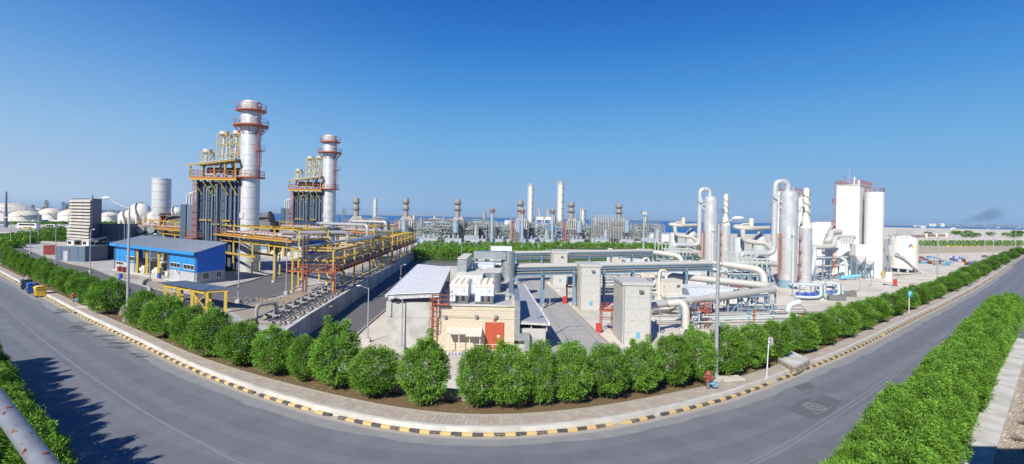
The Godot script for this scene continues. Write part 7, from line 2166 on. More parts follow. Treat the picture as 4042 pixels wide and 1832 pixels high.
func far_chimney(px: float, ptop: float, wpx: float, o: Vector3, label: String) -> void:
	var z := -o.z
	var k := z / F
	var r := wpx * k * 0.5
	var hh := up(px, ptop, z) - o.y
	var t := thing("heat_recovery_stack", label, "chimney", o, "brown refinery stacks")
	part(t, "shaft", MB.new().lathe(o, [Vector2(r * 1.02, 0), Vector2(r * 0.98, hh - 22), Vector2(r * 1.02, hh - 14), Vector2(r * 1.08, hh - 13.5), Vector2(r * 1.08, hh - 9.5), Vector2(r * 1.0, hh - 9), Vector2(r * 1.0, hh - 5.5), Vector2(r * 1.1, hh - 5), Vector2(r * 1.1, hh), Vector2(r, hh), Vector2(r, hh - 4)], 24, false), M.stack_brown)
	for y in [hh - 14.0, hh - 6.0, hh - 28.0]:
		var g := part(t, "gallery", MB.new().lathe(o, [Vector2(r, y - 0.35), Vector2(r * 1.55, y - 0.25), Vector2(r * 1.55, y), Vector2(r, y)], 20, false), M.plant_dark)
		var pts := []
		for q in 13: pts.append(o + Vector3(cos(q * TAU / 12) * r * 1.5, y, sin(q * TAU / 12) * r * 1.5))
		part(g, "handrail", rail(MB.new(), pts, 1.6, 0.3, 2.0), M.plant_dark)
	# boiler house below: frame, header pipes, casing
	var bx := Transform3D(Basis(), o + Vector3(-8, 0, 5))
	part(t, "boiler_frame", lattice(MB.new(), bx, 19, hh * 0.5, 14, 5, 6, 0.6), M.plant_grey)
	part(t, "boiler_casing", bw(bx, 3, 16, 0, hh * 0.42, -13, -2), M.plant_dark)
	for j in 6: part(t, "header_pipe", MB.new().tube([bx * Vector3(1.5 + j * 3.0, hh * 0.3, 0.8), bx * Vector3(2 + j * 2.9, hh * 0.5, 0.4), bx * Vector3(6 + j * 1.4, hh * 0.58, -4)], 0.7, 8, 2.0), M.pipe_cream)
	part(t, "upper_deck", bw(bx, -1, 20, hh * 0.5, hh * 0.5 + 0.6, -15, 1), M.plant_grey)
	for j in 5: part(t, "deck_vessel", MB.new().cyl(bx * Vector3(4 + j * 2.6, hh * 0.5, -5), bx * Vector3(4 + j * 2.6, hh * (0.58 + 0.05 * (j % 3)), -5), 0.8, -1, 8), [M.pipe_cream, M.stack_brown, M.plant_pale][j % 3])
	part(t, "stair_tower", lattice(MB.new(), Transform3D(Basis(), o + Vector3(-11.5, 0, 4)), 3, hh * 0.52, 4, 1, 9, 0.5), M.orange_steel)
func far_column(px: float, ptop: float, pbase: float, wpx: float, mat: Material, label: String, kind: int) -> void:
	var o := T(px, pbase)
	var z := -o.z
	var r := wpx * z / F * 0.5
	var hh := up(px, ptop, z) - o.y
	var t := thing("process_column" if kind != 1 else "vent_stack", label, "column", o, "refinery columns" if label.begins_with("slim process") else "")
	if kind == 1:    # blue-grey stack with flared orange platform
		part(t, "shaft", MB.new().lathe(o, [Vector2(r, 0), Vector2(r, hh * 0.86), Vector2(r * 0.75, hh * 0.9), Vector2(r * 0.75, hh), Vector2(0, hh)], 20), mat)
		part(t, "platform", MB.new().lathe(o, [Vector2(r, hh * 0.84), Vector2(r * 1.9, hh * 0.895), Vector2(r * 1.9, hh * 0.905), Vector2(0, hh * 0.905)], 16, false), M.shed_brown)
		var pts := []
		for q in 13: pts.append(o + Vector3(cos(q * TAU / 12) * r * 1.85, hh * 0.905, sin(q * TAU / 12) * r * 1.85))
		part(t, "handrail", rail(MB.new(), pts, 2.0, 0.35, 2.0), M.orange_steel)
		part(t, "cap", MB.new().lathe(o, [Vector2(r * 0.8, hh * 0.91), Vector2(r * 0.85, hh * 0.985), Vector2(r * 0.4, hh * 1.01), Vector2(0, hh * 1.01)], 16), M.stack_brown)
	else:
		part(t, "shell", MB.new().lathe(o, [Vector2(r, 0), Vector2(r, hh - r), Vector2(r * 0.8, hh - r * 0.4), Vector2(0, hh)], 20), mat)
		for j in 6:
			var y := hh * (0.25 + 0.13 * j)
			part(t, "landing", MB.new().box(Transform3D(Basis(), o + Vector3(r * 0.9, y, r * 0.4)), Vector3.ZERO, Vector3(r * 1.4, 0.6, r * 1.4)), M.plant_dark)
		part(t, "side_pipe", MB.new().tube([o + Vector3(-r * 1.25, 0, r * 0.3), o + Vector3(-r * 1.25, hh * 1.01, r * 0.3), o + Vector3(0, hh * 1.02, 0), o + Vector3(0, hh * 0.98, 0)], r * 0.18, 8, r), M.pipe_cream)
		part(t, "ladder", MB.new().bar(o + Vector3(r * 1.15, 0, r * 0.5), o + Vector3(r * 1.15, hh, r * 0.5), 0.5, 0.5), M.plant_dark)
		part(t, "top_rail", rail(MB.new(), [o + Vector3(-r, hh - r, r), o + Vector3(r * 1.3, hh - r, r)], 2.5, 0.4, 2.0), M.plant_dark)
func filter_house(px: float, py0: float, py1: float, wpx: float, label: String) -> void:
	var o := T(px, py1)
	var z := -o.z
	var w := wpx * z / F
	var hh := up(px, py0, z) - o.y
	var t := thing("filter_house", label, "air intake", o, "pale refinery filter houses")
	var x := Transform3D(Basis(), o)
	t.position = o
	part(t, "tower", mbh([x * Vector3(-w * 0.7, 0, w * 0.5), x * Vector3(w * 0.5, 0, w * 0.5), x * Vector3(w * 0.5, 0, -w), x * Vector3(-w * 0.7, 0, -w), x * Vector3(-w * 0.35, hh, w * 0.4), x * Vector3(w * 0.5, hh, w * 0.4), x * Vector3(w * 0.5, hh, -w), x * Vector3(-w * 0.35, hh, -w)]), M.plant_pale)
	part(t, "duct", bw(x, -w * 3.0, -w * 0.7, hh * 0.1, hh * 0.4, -w * 0.8, w * 0.3), M.plant_pale)
	for j in 6: part(t, "duct_rib", bw(x, -w * 3.0 + j * w * 0.4, -w * 2.92 + j * w * 0.4, hh * 0.08, hh * 0.42, w * 0.3, w * 0.36), M.column_blue)
	part(t, "frame", lattice(MB.new(), Transform3D(Basis(), o + Vector3(w * 0.05, 0, w * 0.6)), w * 0.4, hh * 0.98, 0.6, 1, 7, 0.3), M.plant_grey)
func refinery() -> void:
	var r0 := RandomNumberGenerator.new()
	r0.seed = 53
	var near := func(px: float) -> Vector3: return T(px, 962)
	var st := [[1404, 782, 20, "brown refinery stack beside a lattice tower, behind the yellow pipe racks"], [1600, 784, 19, "brown refinery stack behind the far end of the yellow racks"], [1804, 787, 20, "brown refinery stack with a blue-grey drum tower before it"], [2052, 793, 20, "brown refinery stack touching a slim blue-grey column"], [2253, 798, 20, "brown refinery stack right of the tallest pale column"], [2441, 804, 20, "brown refinery stack above the bank of arched cooler pipes"]]
	for s in st:
		var o := T(s[0], 955)
		far_chimney(s[0], s[1], s[2], o, s[3])
		var d := thing("drum_tower", "blue-grey cylindrical duct tower before a brown refinery stack", "stack", T(s[0] - 6 if s[0] != 2253 else s[0] + 32, 958), "blue-grey duct towers")
		var dp: Vector3 = d.position
		if s[0] == 2253 or s[0] == 2441: dp = T(s[0] + 33, 958)
		d.position = dp
		var k := -dp.z / F
		part(d, "shell", MB.new().lathe(dp, [Vector2(11 * k, 40 * k), Vector2(11 * k, 88 * k), Vector2(0, 88 * k)], 20), M.column_blue)
		part(d, "legs", lattice(MB.new(), Transform3D(Basis(), dp + Vector3(-11 * k, 0, 10 * k)), 22 * k, 40 * k, 20 * k, 2, 3, 0.6), M.plant_dark)
		for j in 4: part(d, "band", MB.new().lathe(dp, [Vector2(11 * k, (48 + j * 11) * k), Vector2(11.5 * k, (48 + j * 11) * k), Vector2(11.5 * k, (49 + j * 11) * k), Vector2(11 * k, (49 + j * 11) * k)], 20, false), M.plant_pale)
	far_column(2092, 729, 925, 17, M.cream_paint, "tall pale process column with landings on its right side", 0)
	far_column(2210, 720, 930, 19, M.cream_paint, "tallest pale process column between two vent stacks", 0)
	far_column(1480, 783, 900, 13, M.pipe_silver, "silver process column behind the yellow pipe racks", 0)
	far_column(1911, 835, 930, 8, M.stack_brown, "small dark process column left of a vent stack", 0)
	far_column(2300, 825, 930, 17, M.pipe_silver, "silver column with a gooseneck right of a brown stack", 0)
	far_column(1633, 848, 930, 9, M.pipe_silver, "short silver column behind the end of the yellow racks", 0)
	far_column(2018, 865, 950, 8, M.plant_grey, "short grey process column before the blue hall", 0)
	for e in [[1941, 818, "slim blue-grey vent stack with an orange top platform, beside the red ship"], [2060, 821, "slim blue-grey vent stack with an orange top platform, before a brown stack"], [2179, 823, "slim blue-grey vent stack with an orange top platform, before the port cranes"]]:
		far_column(e[0], e[1], 968, 12, M.column_blue, e[2], 1)
	for k in 18:
		far_column(1660.0 + k * 52 + r0.randf_range(-18, 18), r0.randf_range(852, 900), 945, r0.randf_range(4, 9), [M.plant_grey, M.pipe_silver, M.plant_pale, M.stack_brown][k % 4], "slim process column of middling height among the refinery modules", 0)
	filter_house(2158, 905, 962, 17, "pale wedge filter house beside a vent stack")
	filter_house(2392, 906, 963, 20, "pale wedge filter house below the arched cooler pipes")
	filter_house(2596, 905, 962, 22, "pale wedge filter house beside the white hall")
	filter_house(1880, 888, 958, 16, "pale wedge filter house beside the drum tower")
	# modules
	var lab := ["green steel refinery module with mixed vessels and pipes", "grey steel refinery module with mixed vessels and pipes", "pale blue-grey steel refinery module with mixed vessels and pipes", "green steel refinery module with mixed vessels and pipes"]
	var protos := []
	var r := RandomNumberGenerator.new()
	r.seed = 77
	for k in 8:
		var o := T(1700 + k * 30, 956)
		var m := module(o, 300 + k, 26 + 3 * (k % 3), 17 + 4.0 * (k % 4), k)
		m.set_meta("label", lab[k % 4])
		protos.append(m)
	for k in 46:
		var px := 1655.0 + (k % 23) * 42.0 + r.randf_range(-12, 12)
		var py: float = 950.0 if k < 23 else 937.0
		var o := T(px, py + r.randf_range(-4, 5))
		copy(protos[(k * 3) % 8], o)
	for k in 8: copy(protos[k], T(1395 + k * 34, 925))
	# low sheds along the front of the refinery
	for k in 9:
		var o := T(1690 + k * 98, 966)
		var t := thing("equipment_shed", "low pale equipment shed with roof vents at the refinery edge", "shed", o, "equipment sheds at the refinery edge")
		var x := Transform3D(Basis(), o)
		part(t, "body", bw(x, -9, 9, 0, 6.5, -8, 0), M.plant_pale)
		part(t, "roof", bw(x, -9.4, 9.4, 6.5, 7.0, -8.4, 0.4), M.plant_pale)
		for j in 3: part(t, "vent", MB.new().cyl(x * Vector3(-5 + j * 5, 7, -4), x * Vector3(-5 + j * 5, 10.5, -4), 1.1, -1, 10), M.plant_pale)
		part(t, "door", bw(x, -2, 2, 0, 4, 0, 0.2), M.column_blue)
	# arched cooler bank
	var cb := T(2360, 955)
	var kk := -cb.z / F
	var cl := thing("cooler_bank", "wide bank of arched cooler pipes under a row of vents", "cooler", cb)
	for j in 26:
		var xx := cb.x + (-24 + j * 5.0) * kk
		part(cl, "arch_pipe", MB.new().tube([Vector3(xx, cb.y + 18 * kk, cb.z), Vector3(xx, cb.y + 88 * kk, cb.z), Vector3(xx + 2 * kk, cb.y + 97 * kk, cb.z - 6)], 1.0 * kk, 7, 3), M.pipe_cream if j % 2 else M.plant_grey)
	for j in 11: part(cl, "vent_cap", MB.new().cyl(Vector3(cb.x + (-6 + j * 8.0) * kk, cb.y + 96 * kk, cb.z - 8), Vector3(cb.x + (-6 + j * 8.0) * kk, cb.y + 108 * kk, cb.z - 8), 2.6 * kk, -1, 10), M.plant_pale)
	part(cl, "frame", lattice(MB.new(), Transform3D(Basis(), cb + Vector3(-26 * kk, 0, -2)), 132 * kk, 92 * kk, 20, 12, 6, 0.6), M.plant_pale)
	part(cl, "back_casing", bw(Transform3D(Basis(), cb), -18 * kk, 98 * kk, 30 * kk, 62 * kk, -20, -8), M.plant_grey)
	# blue halls, white hall, pale walls
	for e in [[2145, 938, 882, 185, "long blue warehouse near the sea", M.blue_trim], [1668, 957, 935, 44, "blue hall at the end of the yellow pipe racks", M.blue_trim], [2610, 952, 918, 90, "white hall beside the light mast", M.white_paint], [1725, 935, 928, 90, "low dark shed row behind the blue hall", M.plant_dark], [1250, 905, 885, 70, "dark plant hall between the chimneys", M.slate_light]]:
		var o := T(e[0], e[1])
		var k := -o.z / F
		var t := thing("industrial_hall", e[4], "building", o)
		var x := Transform3D(Basis(), o)
		var w: float = e[3] * k
		var hh := up(e[0], e[2], -o.z) - o.y
		part(t, "wall", bw(x, -w / 2, w / 2, 0, hh * 0.85, -w * 0.4, 0), e[5])
		part(t, "roof", mbh([x * Vector3(-w / 2 - 1, hh * 0.85, 1), x * Vector3(w / 2 + 1, hh * 0.85, 1), x * Vector3(w / 2 + 1, hh * 0.85, -w * 0.4), x * Vector3(-w / 2 - 1, hh * 0.85, -w * 0.4), x * Vector3(-w / 2 - 1, hh * 0.9, 1), x * Vector3(w / 2 + 1, hh * 0.9, 1), x * Vector3(w / 2 + 1, hh * 1.0, -w * 0.4), x * Vector3(-w / 2 - 1, hh * 1.0, -w * 0.4)]), M.plant_pale)
		for j in 6: part(t, "wall_bay", bw(x, -w / 2 + w * j / 6.0 + w * 0.01, -w / 2 + w * (j + 0.12) / 6.0, 0, hh * 0.84, 0, 0.3), M.slate_light)
	# light mast
	var lm := T(2540, 990)
	var lt := thing("light_mast", "tall pale floodlight mast before the sea", "mast", lm)
	var lh := up(2541, 834, -lm.z) - lm.y
	part(lt, "mast", MB.new().cyl(lm, lm + Vector3.UP * lh * 0.93, 0.75, 0.5, 10), M.plant_pale)
	part(lt, "lamp_frame", lattice(MB.new(), Transform3D(Basis(), lm + Vector3(-1.8, lh * 0.91, 1)), 3.6, lh * 0.09, 2, 2, 3, 0.35), M.plant_grey)
	for j in 6: part(lt, "floodlight", MB.new().box(Transform3D(Basis(), lm + Vector3(-1.2 + 1.2 * (j % 3), lh * (0.93 + 0.04 * (j / 3)), 1.6)), Vector3.ZERO, Vector3(0.9, 0.9, 0.5)), M.lamp_head)
	var l2 := T(1330, 900)
	var lt2 := thing("light_mast", "dark floodlight mast rising behind the second yellow rack", "mast", l2)
	var lh2 := up(1330, 792, -l2.z) - l2.y
	part(lt2, "mast", MB.new().cyl(l2, l2 + Vector3.UP * lh2 * 0.92, 0.8, 0.5, 10), M.plant_grey)
	for j in 4: part(lt2, "floodlight", MB.new().box(Transform3D(Basis(), l2 + Vector3(-1.0 + 2 * (j % 2), lh2 * (0.93 + 0.05 * (j / 2)), 0)), Vector3.ZERO, Vector3(1.5, 1.6, 1.0)), M.plant_dark)
	# lattice tower at the left
	var g1 := T(1353, 890)
	var gt := thing("lattice_tower", "green-grey lattice tower next to a brown refinery stack", "tower", g1)
	part(gt, "lattice", lattice(MB.new(), Transform3D(Basis(), g1 + Vector3(-5, 0, 0)), 10, up(1353, 820, -g1.z) - g1.y, 10, 2, 9, 0.8), M.plant_green)
	part(gt, "inner_pipe", MB.new().cyl(g1 + Vector3(0, 0, -5), g1 + Vector3(0, up(1353, 824, -g1.z) - g1.y, -5), 1.6, -1, 10), M.plant_grey)
	# breakwaters, jetty, port cranes, ships
	for e in [[1385, 868, 1500, 869], [1665, 879, 1780, 882]]:
		var a := G(e[0], e[1], sea_y)
		var b := G(e[2], e[3], sea_y)
		struct("breakwater", MB.new().bar(a + Vector3.UP * 2, b + Vector3.UP * 2, 26, 8), M.concrete_pale)
	var bw2 := [G(1640, 876, sea_y), G(1740, 879, sea_y), G(1790, 881, sea_y)]
	for k in 2:
		var cr := G([2125, 2160][k], 905, sea_y)
		var z := 1300.0
		var o := D([2128, 2161][k], 905, z)
		o.y = sea_y + 2
		var c := thing("port_crane", ["pale port crane nearer the tall column", "pale port crane nearer the slim vent stack"][k], "crane", o, "port cranes")
		var hh := up(2126, 812, z) - o.y
		part(c, "portal", lattice(MB.new(), Transform3D(Basis(), o + Vector3(-8, 0, 0)), 15, hh * 0.45, 14, 1, 3, 1.6), M.cream_paint)
		part(c, "cab", MB.new().box(Transform3D(Basis(), o + Vector3(2, hh * 0.5, -5)), Vector3.ZERO, Vector3(18, hh * 0.12, 10)), M.cream_paint)
		part(c, "boom", MB.new().bar(o + Vector3(-3, hh * 0.5, -5), o + Vector3(-5, hh, -5), 3.0, 3.0), M.stack_brown)
		part(c, "mast", MB.new().bar(o + Vector3(2, hh * 0.5, -5), o + Vector3(-4, hh * 0.96, -5), 1.4, 1.4), M.cream_paint)
	var sh := D(1920, 895, 1450)
	sh.y = sea_y
	var s := thing("cargo_ship", "long red cargo ship moored beyond the refinery", "ship", sh)
	var sx := Transform3D(Basis(), sh)
	part(s, "hull", mbh([sx * Vector3(-88, 0, 9), sx * Vector3(76, 0, 9), sx * Vector3(76, 0, -9), sx * Vector3(-88, 0, -9), sx * Vector3(-96, 10, 11), sx * Vector3(78, 10, 11), sx * Vector3(78, 10, -11), sx * Vector3(-96, 10, -11)]), M.red_paint)
	part(s, "deck_house", bw(sx, 52, 68, 10, 26, -8, 8), M.white_paint)
	part(s, "funnel", bw(sx, 70, 75, 10, 22, -3, 3), M.red_paint)
	for j in 5: part(s, "hatch", bw(sx, -80 + j * 26, -60 + j * 26, 10, 12, -7, 7), M.container_red)
	for k in 3:
		var bp := D([2583, 1720, 1745][k], [868, 880, 882][k], [3200.0, 1700.0, 1650.0][k])
		bp.y = sea_y
		var bt := thing("boat", ["small white boat far out on the open sea", "moored work boat with masts near the breakwater", "moored work boat beside the jetty"][k], "boat", bp)
		var bx := Transform3D(Basis(), bp)
		part(bt, "hull", mbh([bx * Vector3(-9, 0, 3), bx * Vector3(8, 0, 3), bx * Vector3(8, 0, -3), bx * Vector3(-9, 0, -3), bx * Vector3(-11, 4, 4), bx * Vector3(9, 4, 4), bx * Vector3(9, 4, -4), bx * Vector3(-11, 4, -4)]), M.white_paint)
		part(bt, "wheelhouse", bw(bx, 0, 6, 4, 9, -2.5, 2.5), M.white_paint)
		if k > 0: part(bt, "mast", MB.new().bar(bx * Vector3(-3, 4, 0), bx * Vector3(-3, 24, 0), 0.9, 0.9), M.plant_grey)

# ------------------------------------------------------------------ tank farm and car park on the left
func tank_farm() -> void:
	var list := [[35, 105, 800, 832, 868, "largest white storage tank behind the concrete pylon"], [99, 59, 830, 848, 874, "low white tank with a shallow dome behind the coach"], [202, 48, 821, 839, 872, "white domed tank with a slanting stair"], [285, 54, 825, 845, 874, "white domed tank partly behind the louvred filter house"], [150, 16, 822, 830, 860, "small white tank between two larger domes"], [433, 40, 836, 848, 875, "low white tank between filter house and street lamp"], [20, 40, 834, 848, 866, "white tank end peeping out behind the pylon"]]
	for e in list:
		var o := T(e[0], e[4])
		var z := -o.z
		var r: float = e[1] * z / F * 0.82
		var yw := up(e[0], e[3], z) - o.y
		var yt := up(e[0], e[2], z) - o.y
		var t := thing("storage_tank", e[5], "tank", o, "white storage tanks")
		part(t, "shell", MB.new().lathe(o, [Vector2(r, 0), Vector2(r, yw)], 48), M.white_tank)
		part(t, "roof", MB.new().lathe(o, [Vector2(r + 0.15, yw), Vector2(r * 0.85, lerpf(yw, yt, 0.38)), Vector2(r * 0.6, lerpf(yw, yt, 0.7)), Vector2(r * 0.3, lerpf(yw, yt, 0.93)), Vector2(0, yt)], 48), M.tank_roof)
		part(t, "wind_girder", MB.new().lathe(o, [Vector2(r, yw * 0.8), Vector2(r + 0.5, yw * 0.8), Vector2(r + 0.5, yw * 0.84), Vector2(r, yw * 0.84)], 48, false), M.pale_steel)
		part(t, "roof_vent", MB.new().cyl(o + Vector3.UP * (yt - 0.1), o + Vector3.UP * (yt + 1.6), 1.0, -1, 10), M.plant_grey)
		var st := MB.new()
		for k in 14:
			var a0 := 0.35 + k * 0.055
			var a1 := 0.35 + (k + 1) * 0.055
			st.bar(o + Vector3(cos(a0) * (r + 0.7), yw * k / 14.0, sin(a0) * (r + 0.7)), o + Vector3(cos(a1) * (r + 0.7), yw * (k + 1) / 14.0, sin(a1) * (r + 0.7)), 0.8, 0.9)
		part(t, "stair", st, M.plant_grey)
		struct("tank_bund", MB.new().lathe(o + Vector3.DOWN * 0.5, [Vector2(r + 7, 0), Vector2(r + 5.5, 2.4), Vector2(r + 4.5, 2.4), Vector2(r + 3, 0)], 40, false), M.concrete_pale)
	for e in [[552, 841, 40, "large white gas sphere with a curved stair"], [498, 857, 27, "smaller white gas sphere half behind the street lamp"], [612, 858, 26, "white gas sphere half behind the bypass stack"], [692, 846, 30, "white gas sphere behind the turbine exhaust box"]]:
		var z := 330.0
		var c := D(e[0], e[1], z)
		var r: float = e[2] * z / F
		var g := terr(c.x, z)
		var o := Vector3(c.x, g, c.z)
		var t := thing("gas_sphere", e[3], "tank", o, "white gas spheres")
		var prof := []
		for k in 17: prof.append(Vector2(sin(PI * k / 16.0) * r, c.y - g - cos(PI * k / 16.0) * r))
		part(t, "sphere", MB.new().lathe(o, prof, 36), M.white_tank)
		for k in 10: part(t, "leg", MB.new().cyl(o + Vector3(cos(k * 0.628) * r * 0.9, 0, sin(k * 0.628) * r * 0.9), o + Vector3(cos(k * 0.628) * r * 0.9, c.y - g, sin(k * 0.628) * r * 0.9), 0.4, -1, 8), M.white_tank)
		var pts := []
		for k in 12:
			var a := 0.9 + k * 0.06
			var ph := lerpf(0.5, 2.7, k / 11.0)
			pts.append(o + Vector3(cos(a) * sin(ph) * (r + 0.5), c.y - g - cos(ph) * (r + 0.5), sin(a) * sin(ph) * (r + 0.5)))
		part(t, "stair", MB.new().tube(pts, 0.45, 5, 0), M.plant_grey)
		part(t, "top_platform", rail(MB.new().cyl(o + Vector3.UP * (c.y - g + r), o + Vector3.UP * (c.y - g + r + 0.3), r * 0.28, -1, 12), [o + Vector3(-r * 0.25, c.y - g + r, 0), o + Vector3(r * 0.25, c.y - g + r, 0)], 1.4, 0.2, 0.8), M.plant_grey)
	# far columns and blocks on the skyline
	for e in [[183, 789, 12, "tall grey process tower far behind the domed tanks", 0], [172, 815, 6, "short grey process tower far behind the domed tanks", 0], [251, 797, 14, "blue industrial tower block on the skyline", 1], [263, 804, 8, "narrow blue industrial tower on the skyline", 1], [274, 797, 8, "slender steel tower at the blue skyline blocks", 0], [437, 828, 20, "row of grey silos on the skyline", 0], [466, 833, 16, "shorter row of grey silos on the skyline", 0], [128, 808, 4, "thin distant flare stack", 0]]:
		var z := 1250.0
		var o := D(e[0], 860, z)
		o.y = terr(o.x, z)
		var w: float = e[2] * z / F
		var hh := up(e[0], e[1], z) - o.y
		var t := thing("skyline_tower", e[3], "tower", o)
		var n := maxi(1, int(w / 3.5))
		for k in n: part(t, "shaft", MB.new().cyl(o + Vector3(-w / 2 + w * (k + 0.5) / n, 0, 0), o + Vector3(-w / 2 + w * (k + 0.5) / n, hh * (1.0 - 0.07 * ((k * 2) % 3)), 0), w / n * 0.5, -1, 12), M.blue_far if e[4] == 1 else M.plant_grey)
		part(t, "frame", lattice(MB.new(), Transform3D(Basis(), o + Vector3(-w / 2, 0, 3)), w, hh * 0.95, 6, 2, 6, 0.5), M.plant_dark)
	# car park: coach, minibus, cars, pylon
	var bus_at := T(112, 903)
	vehicle(bus_at, Vector3(1, 0, 0.06), 12.0, 3.3, 2.5, "coach", "white coach with a dark window band in the car park", "bus", M.white_paint)
	vehicle(T(202, 903), Vector3(1, 0, 0.06), 6.4, 2.6, 2.1, "minibus", "white minibus parked beside a small tree", "van", M.white_paint)
	vehicle(T(8, 892), Vector3(1, 0, 0.06), 7.5, 2.5, 2.2, "delivery_van", "pale van at the end of the car park by the pylon", "van", M.plant_pale)
	vehicle(T(55, 900), Vector3(1, 0, 0.06), 4.6, 1.5, 1.8, "parked_car", "white car beside the coach front", "car", M.white_paint)
	vehicle(T(268, 897), Vector3(1, 0, 0.06), 4.6, 1.5, 1.8, "parked_car", "white car half behind the garden hedge", "car", M.white_paint)
	vehicle(T(107, 907), Vector3(1, 0, 0.06), 3.4, 1.6, 1.8, "parked_car", "small yellow vehicle before the coach", "car", M.bin_yellow)
	var pp := T(22, 898)
	var pt := thing("concrete_pylon", "tapering dark power pylon with cross arms beside the car park", "pylon", pp)
	var ph := up(24, 756, -pp.z) - pp.y
	part(pt, "mast", MB.new().cyl(pp, pp + Vector3.UP * ph, 0.95, 0.4, 12), M.slate_light)
	for k in 3:
		part(pt, "cross_arm", MB.new().bar(pp + Vector3(-2.4, ph * (0.86 - 0.16 * k), 0), pp + Vector3(2.4, ph * (0.86 - 0.16 * k), 0), 0.16, 0.2), M.plant_dark)
		part(pt, "insulator", MB.new().cyl(pp + Vector3(2.3, ph * (0.86 - 0.16 * k), 0), pp + Vector3(2.3, ph * (0.86 - 0.16 * k) - 0.9, 0), 0.12, -1, 8), M.plant_grey)
	struct("car_park", drape([[-60, 889], [330, 891], [330, 912], [-60, 914]], 10, 3, 0.06), M.asphalt_pale)
	struct("lawn", drape([[-60, 922], [560, 914], [560, 962], [-60, 962]], 12, 6, 0.05), M.grass)
	struct("lawn", drape([[-60, 872], [560, 876], [560, 887], [-60, 886]], 10, 3, 0.06), M.grass)
func drape(c: Array, nu: int, nv: int, lift: float) -> MB:     # sheet over the terrain between four photo corners (top-left, top-right, bottom-right, bottom-left)
	var m := MB.new()
	var g := []
	for j in nv + 1:
		var row := []
		for i in nu + 1:
			var u := float(i) / nu
			var v := float(j) / nv
			var px := lerpf(lerpf(c[0][0], c[1][0], u), lerpf(c[3][0], c[2][0], u), v)
			var py := lerpf(lerpf(c[0][1], c[1][1], u), lerpf(c[3][1], c[2][1], u), v)
			row.append(T(px, py) + Vector3.UP * lift)
		g.append(row)
	for j in nv:
		for i in nu: m.quad(g[j + 1][i], g[j + 1][i + 1], g[j][i + 1], g[j][i])
	return m
func vehicle(o: Vector3, dir: Vector3, l: float, hh: float, w: float, called: String, label: String, cat: String, mat: Material) -> void:
	var t := thing(called, label, cat, o, "vehicles in the car park")
	var x := fr(o, dir)
	var m := MB.new()
	var lowc := hh < 1.8
	var prof := [Vector2(-l / 2, 0.4), Vector2(-l / 2, hh * 0.6), Vector2(-l / 2 + (l * 0.22 if lowc else 0.5), hh * 0.95), Vector2(-l / 2 + (l * 0.3 if lowc else 0.8), hh), Vector2(l / 2 - (l * 0.2 if lowc else 0.3), hh), Vector2(l / 2, hh * 0.65), Vector2(l / 2, 0.4)]
	for i in prof.size():
		var p: Vector2 = prof[i]
		var q: Vector2 = prof[(i + 1) % prof.size()]
		m.quad(x * Vector3(p.x, p.y, w / 2), x * Vector3(p.x, p.y, -w / 2), x * Vector3(q.x, q.y, -w / 2), x * Vector3(q.x, q.y, w / 2))
		var cc := Vector2(0, hh * 0.5)
		m.tri(x * Vector3(cc.x, cc.y, w / 2), x * Vector3(q.x, q.y, w / 2), x * Vector3(p.x, p.y, w / 2))
		m.tri(x * Vector3(cc.x, cc.y, -w / 2), x * Vector3(p.x, p.y, -w / 2), x * Vector3(q.x, q.y, -w / 2))
	part(t, "body", m, mat)
	part(t, "window_band", bw(x, -l * 0.40, l * 0.46 - 0.4, hh * 0.55, hh * 0.88, w / 2, w / 2 + 0.03), M.dark_glass)
	part(t, "windscreen", bw(x, -l / 2 - 0.02, -l / 2 + 0.25, hh * 0.5, hh * 0.8, -w * 0.42, w * 0.42), M.dark_glass)
	for sx in [-l * 0.32, l * 0.30]:
		for sz in [w / 2 - 0.1, -w / 2 + 0.1]:
			var rr := minf(0.5, hh * 0.24)
			var wp := part(t, "wheel", MB.new().cyl(x * Vector3(sx, rr, sz - 0.12), x * Vector3(sx, rr, sz + 0.14), rr, -1, 14), M.tyre)
			part(wp, "rim", MB.new().cyl(x * Vector3(sx, rr, sz + 0.14), x * Vector3(sx, rr, sz + 0.16), rr * 0.55, -1, 10), M.pale_steel)

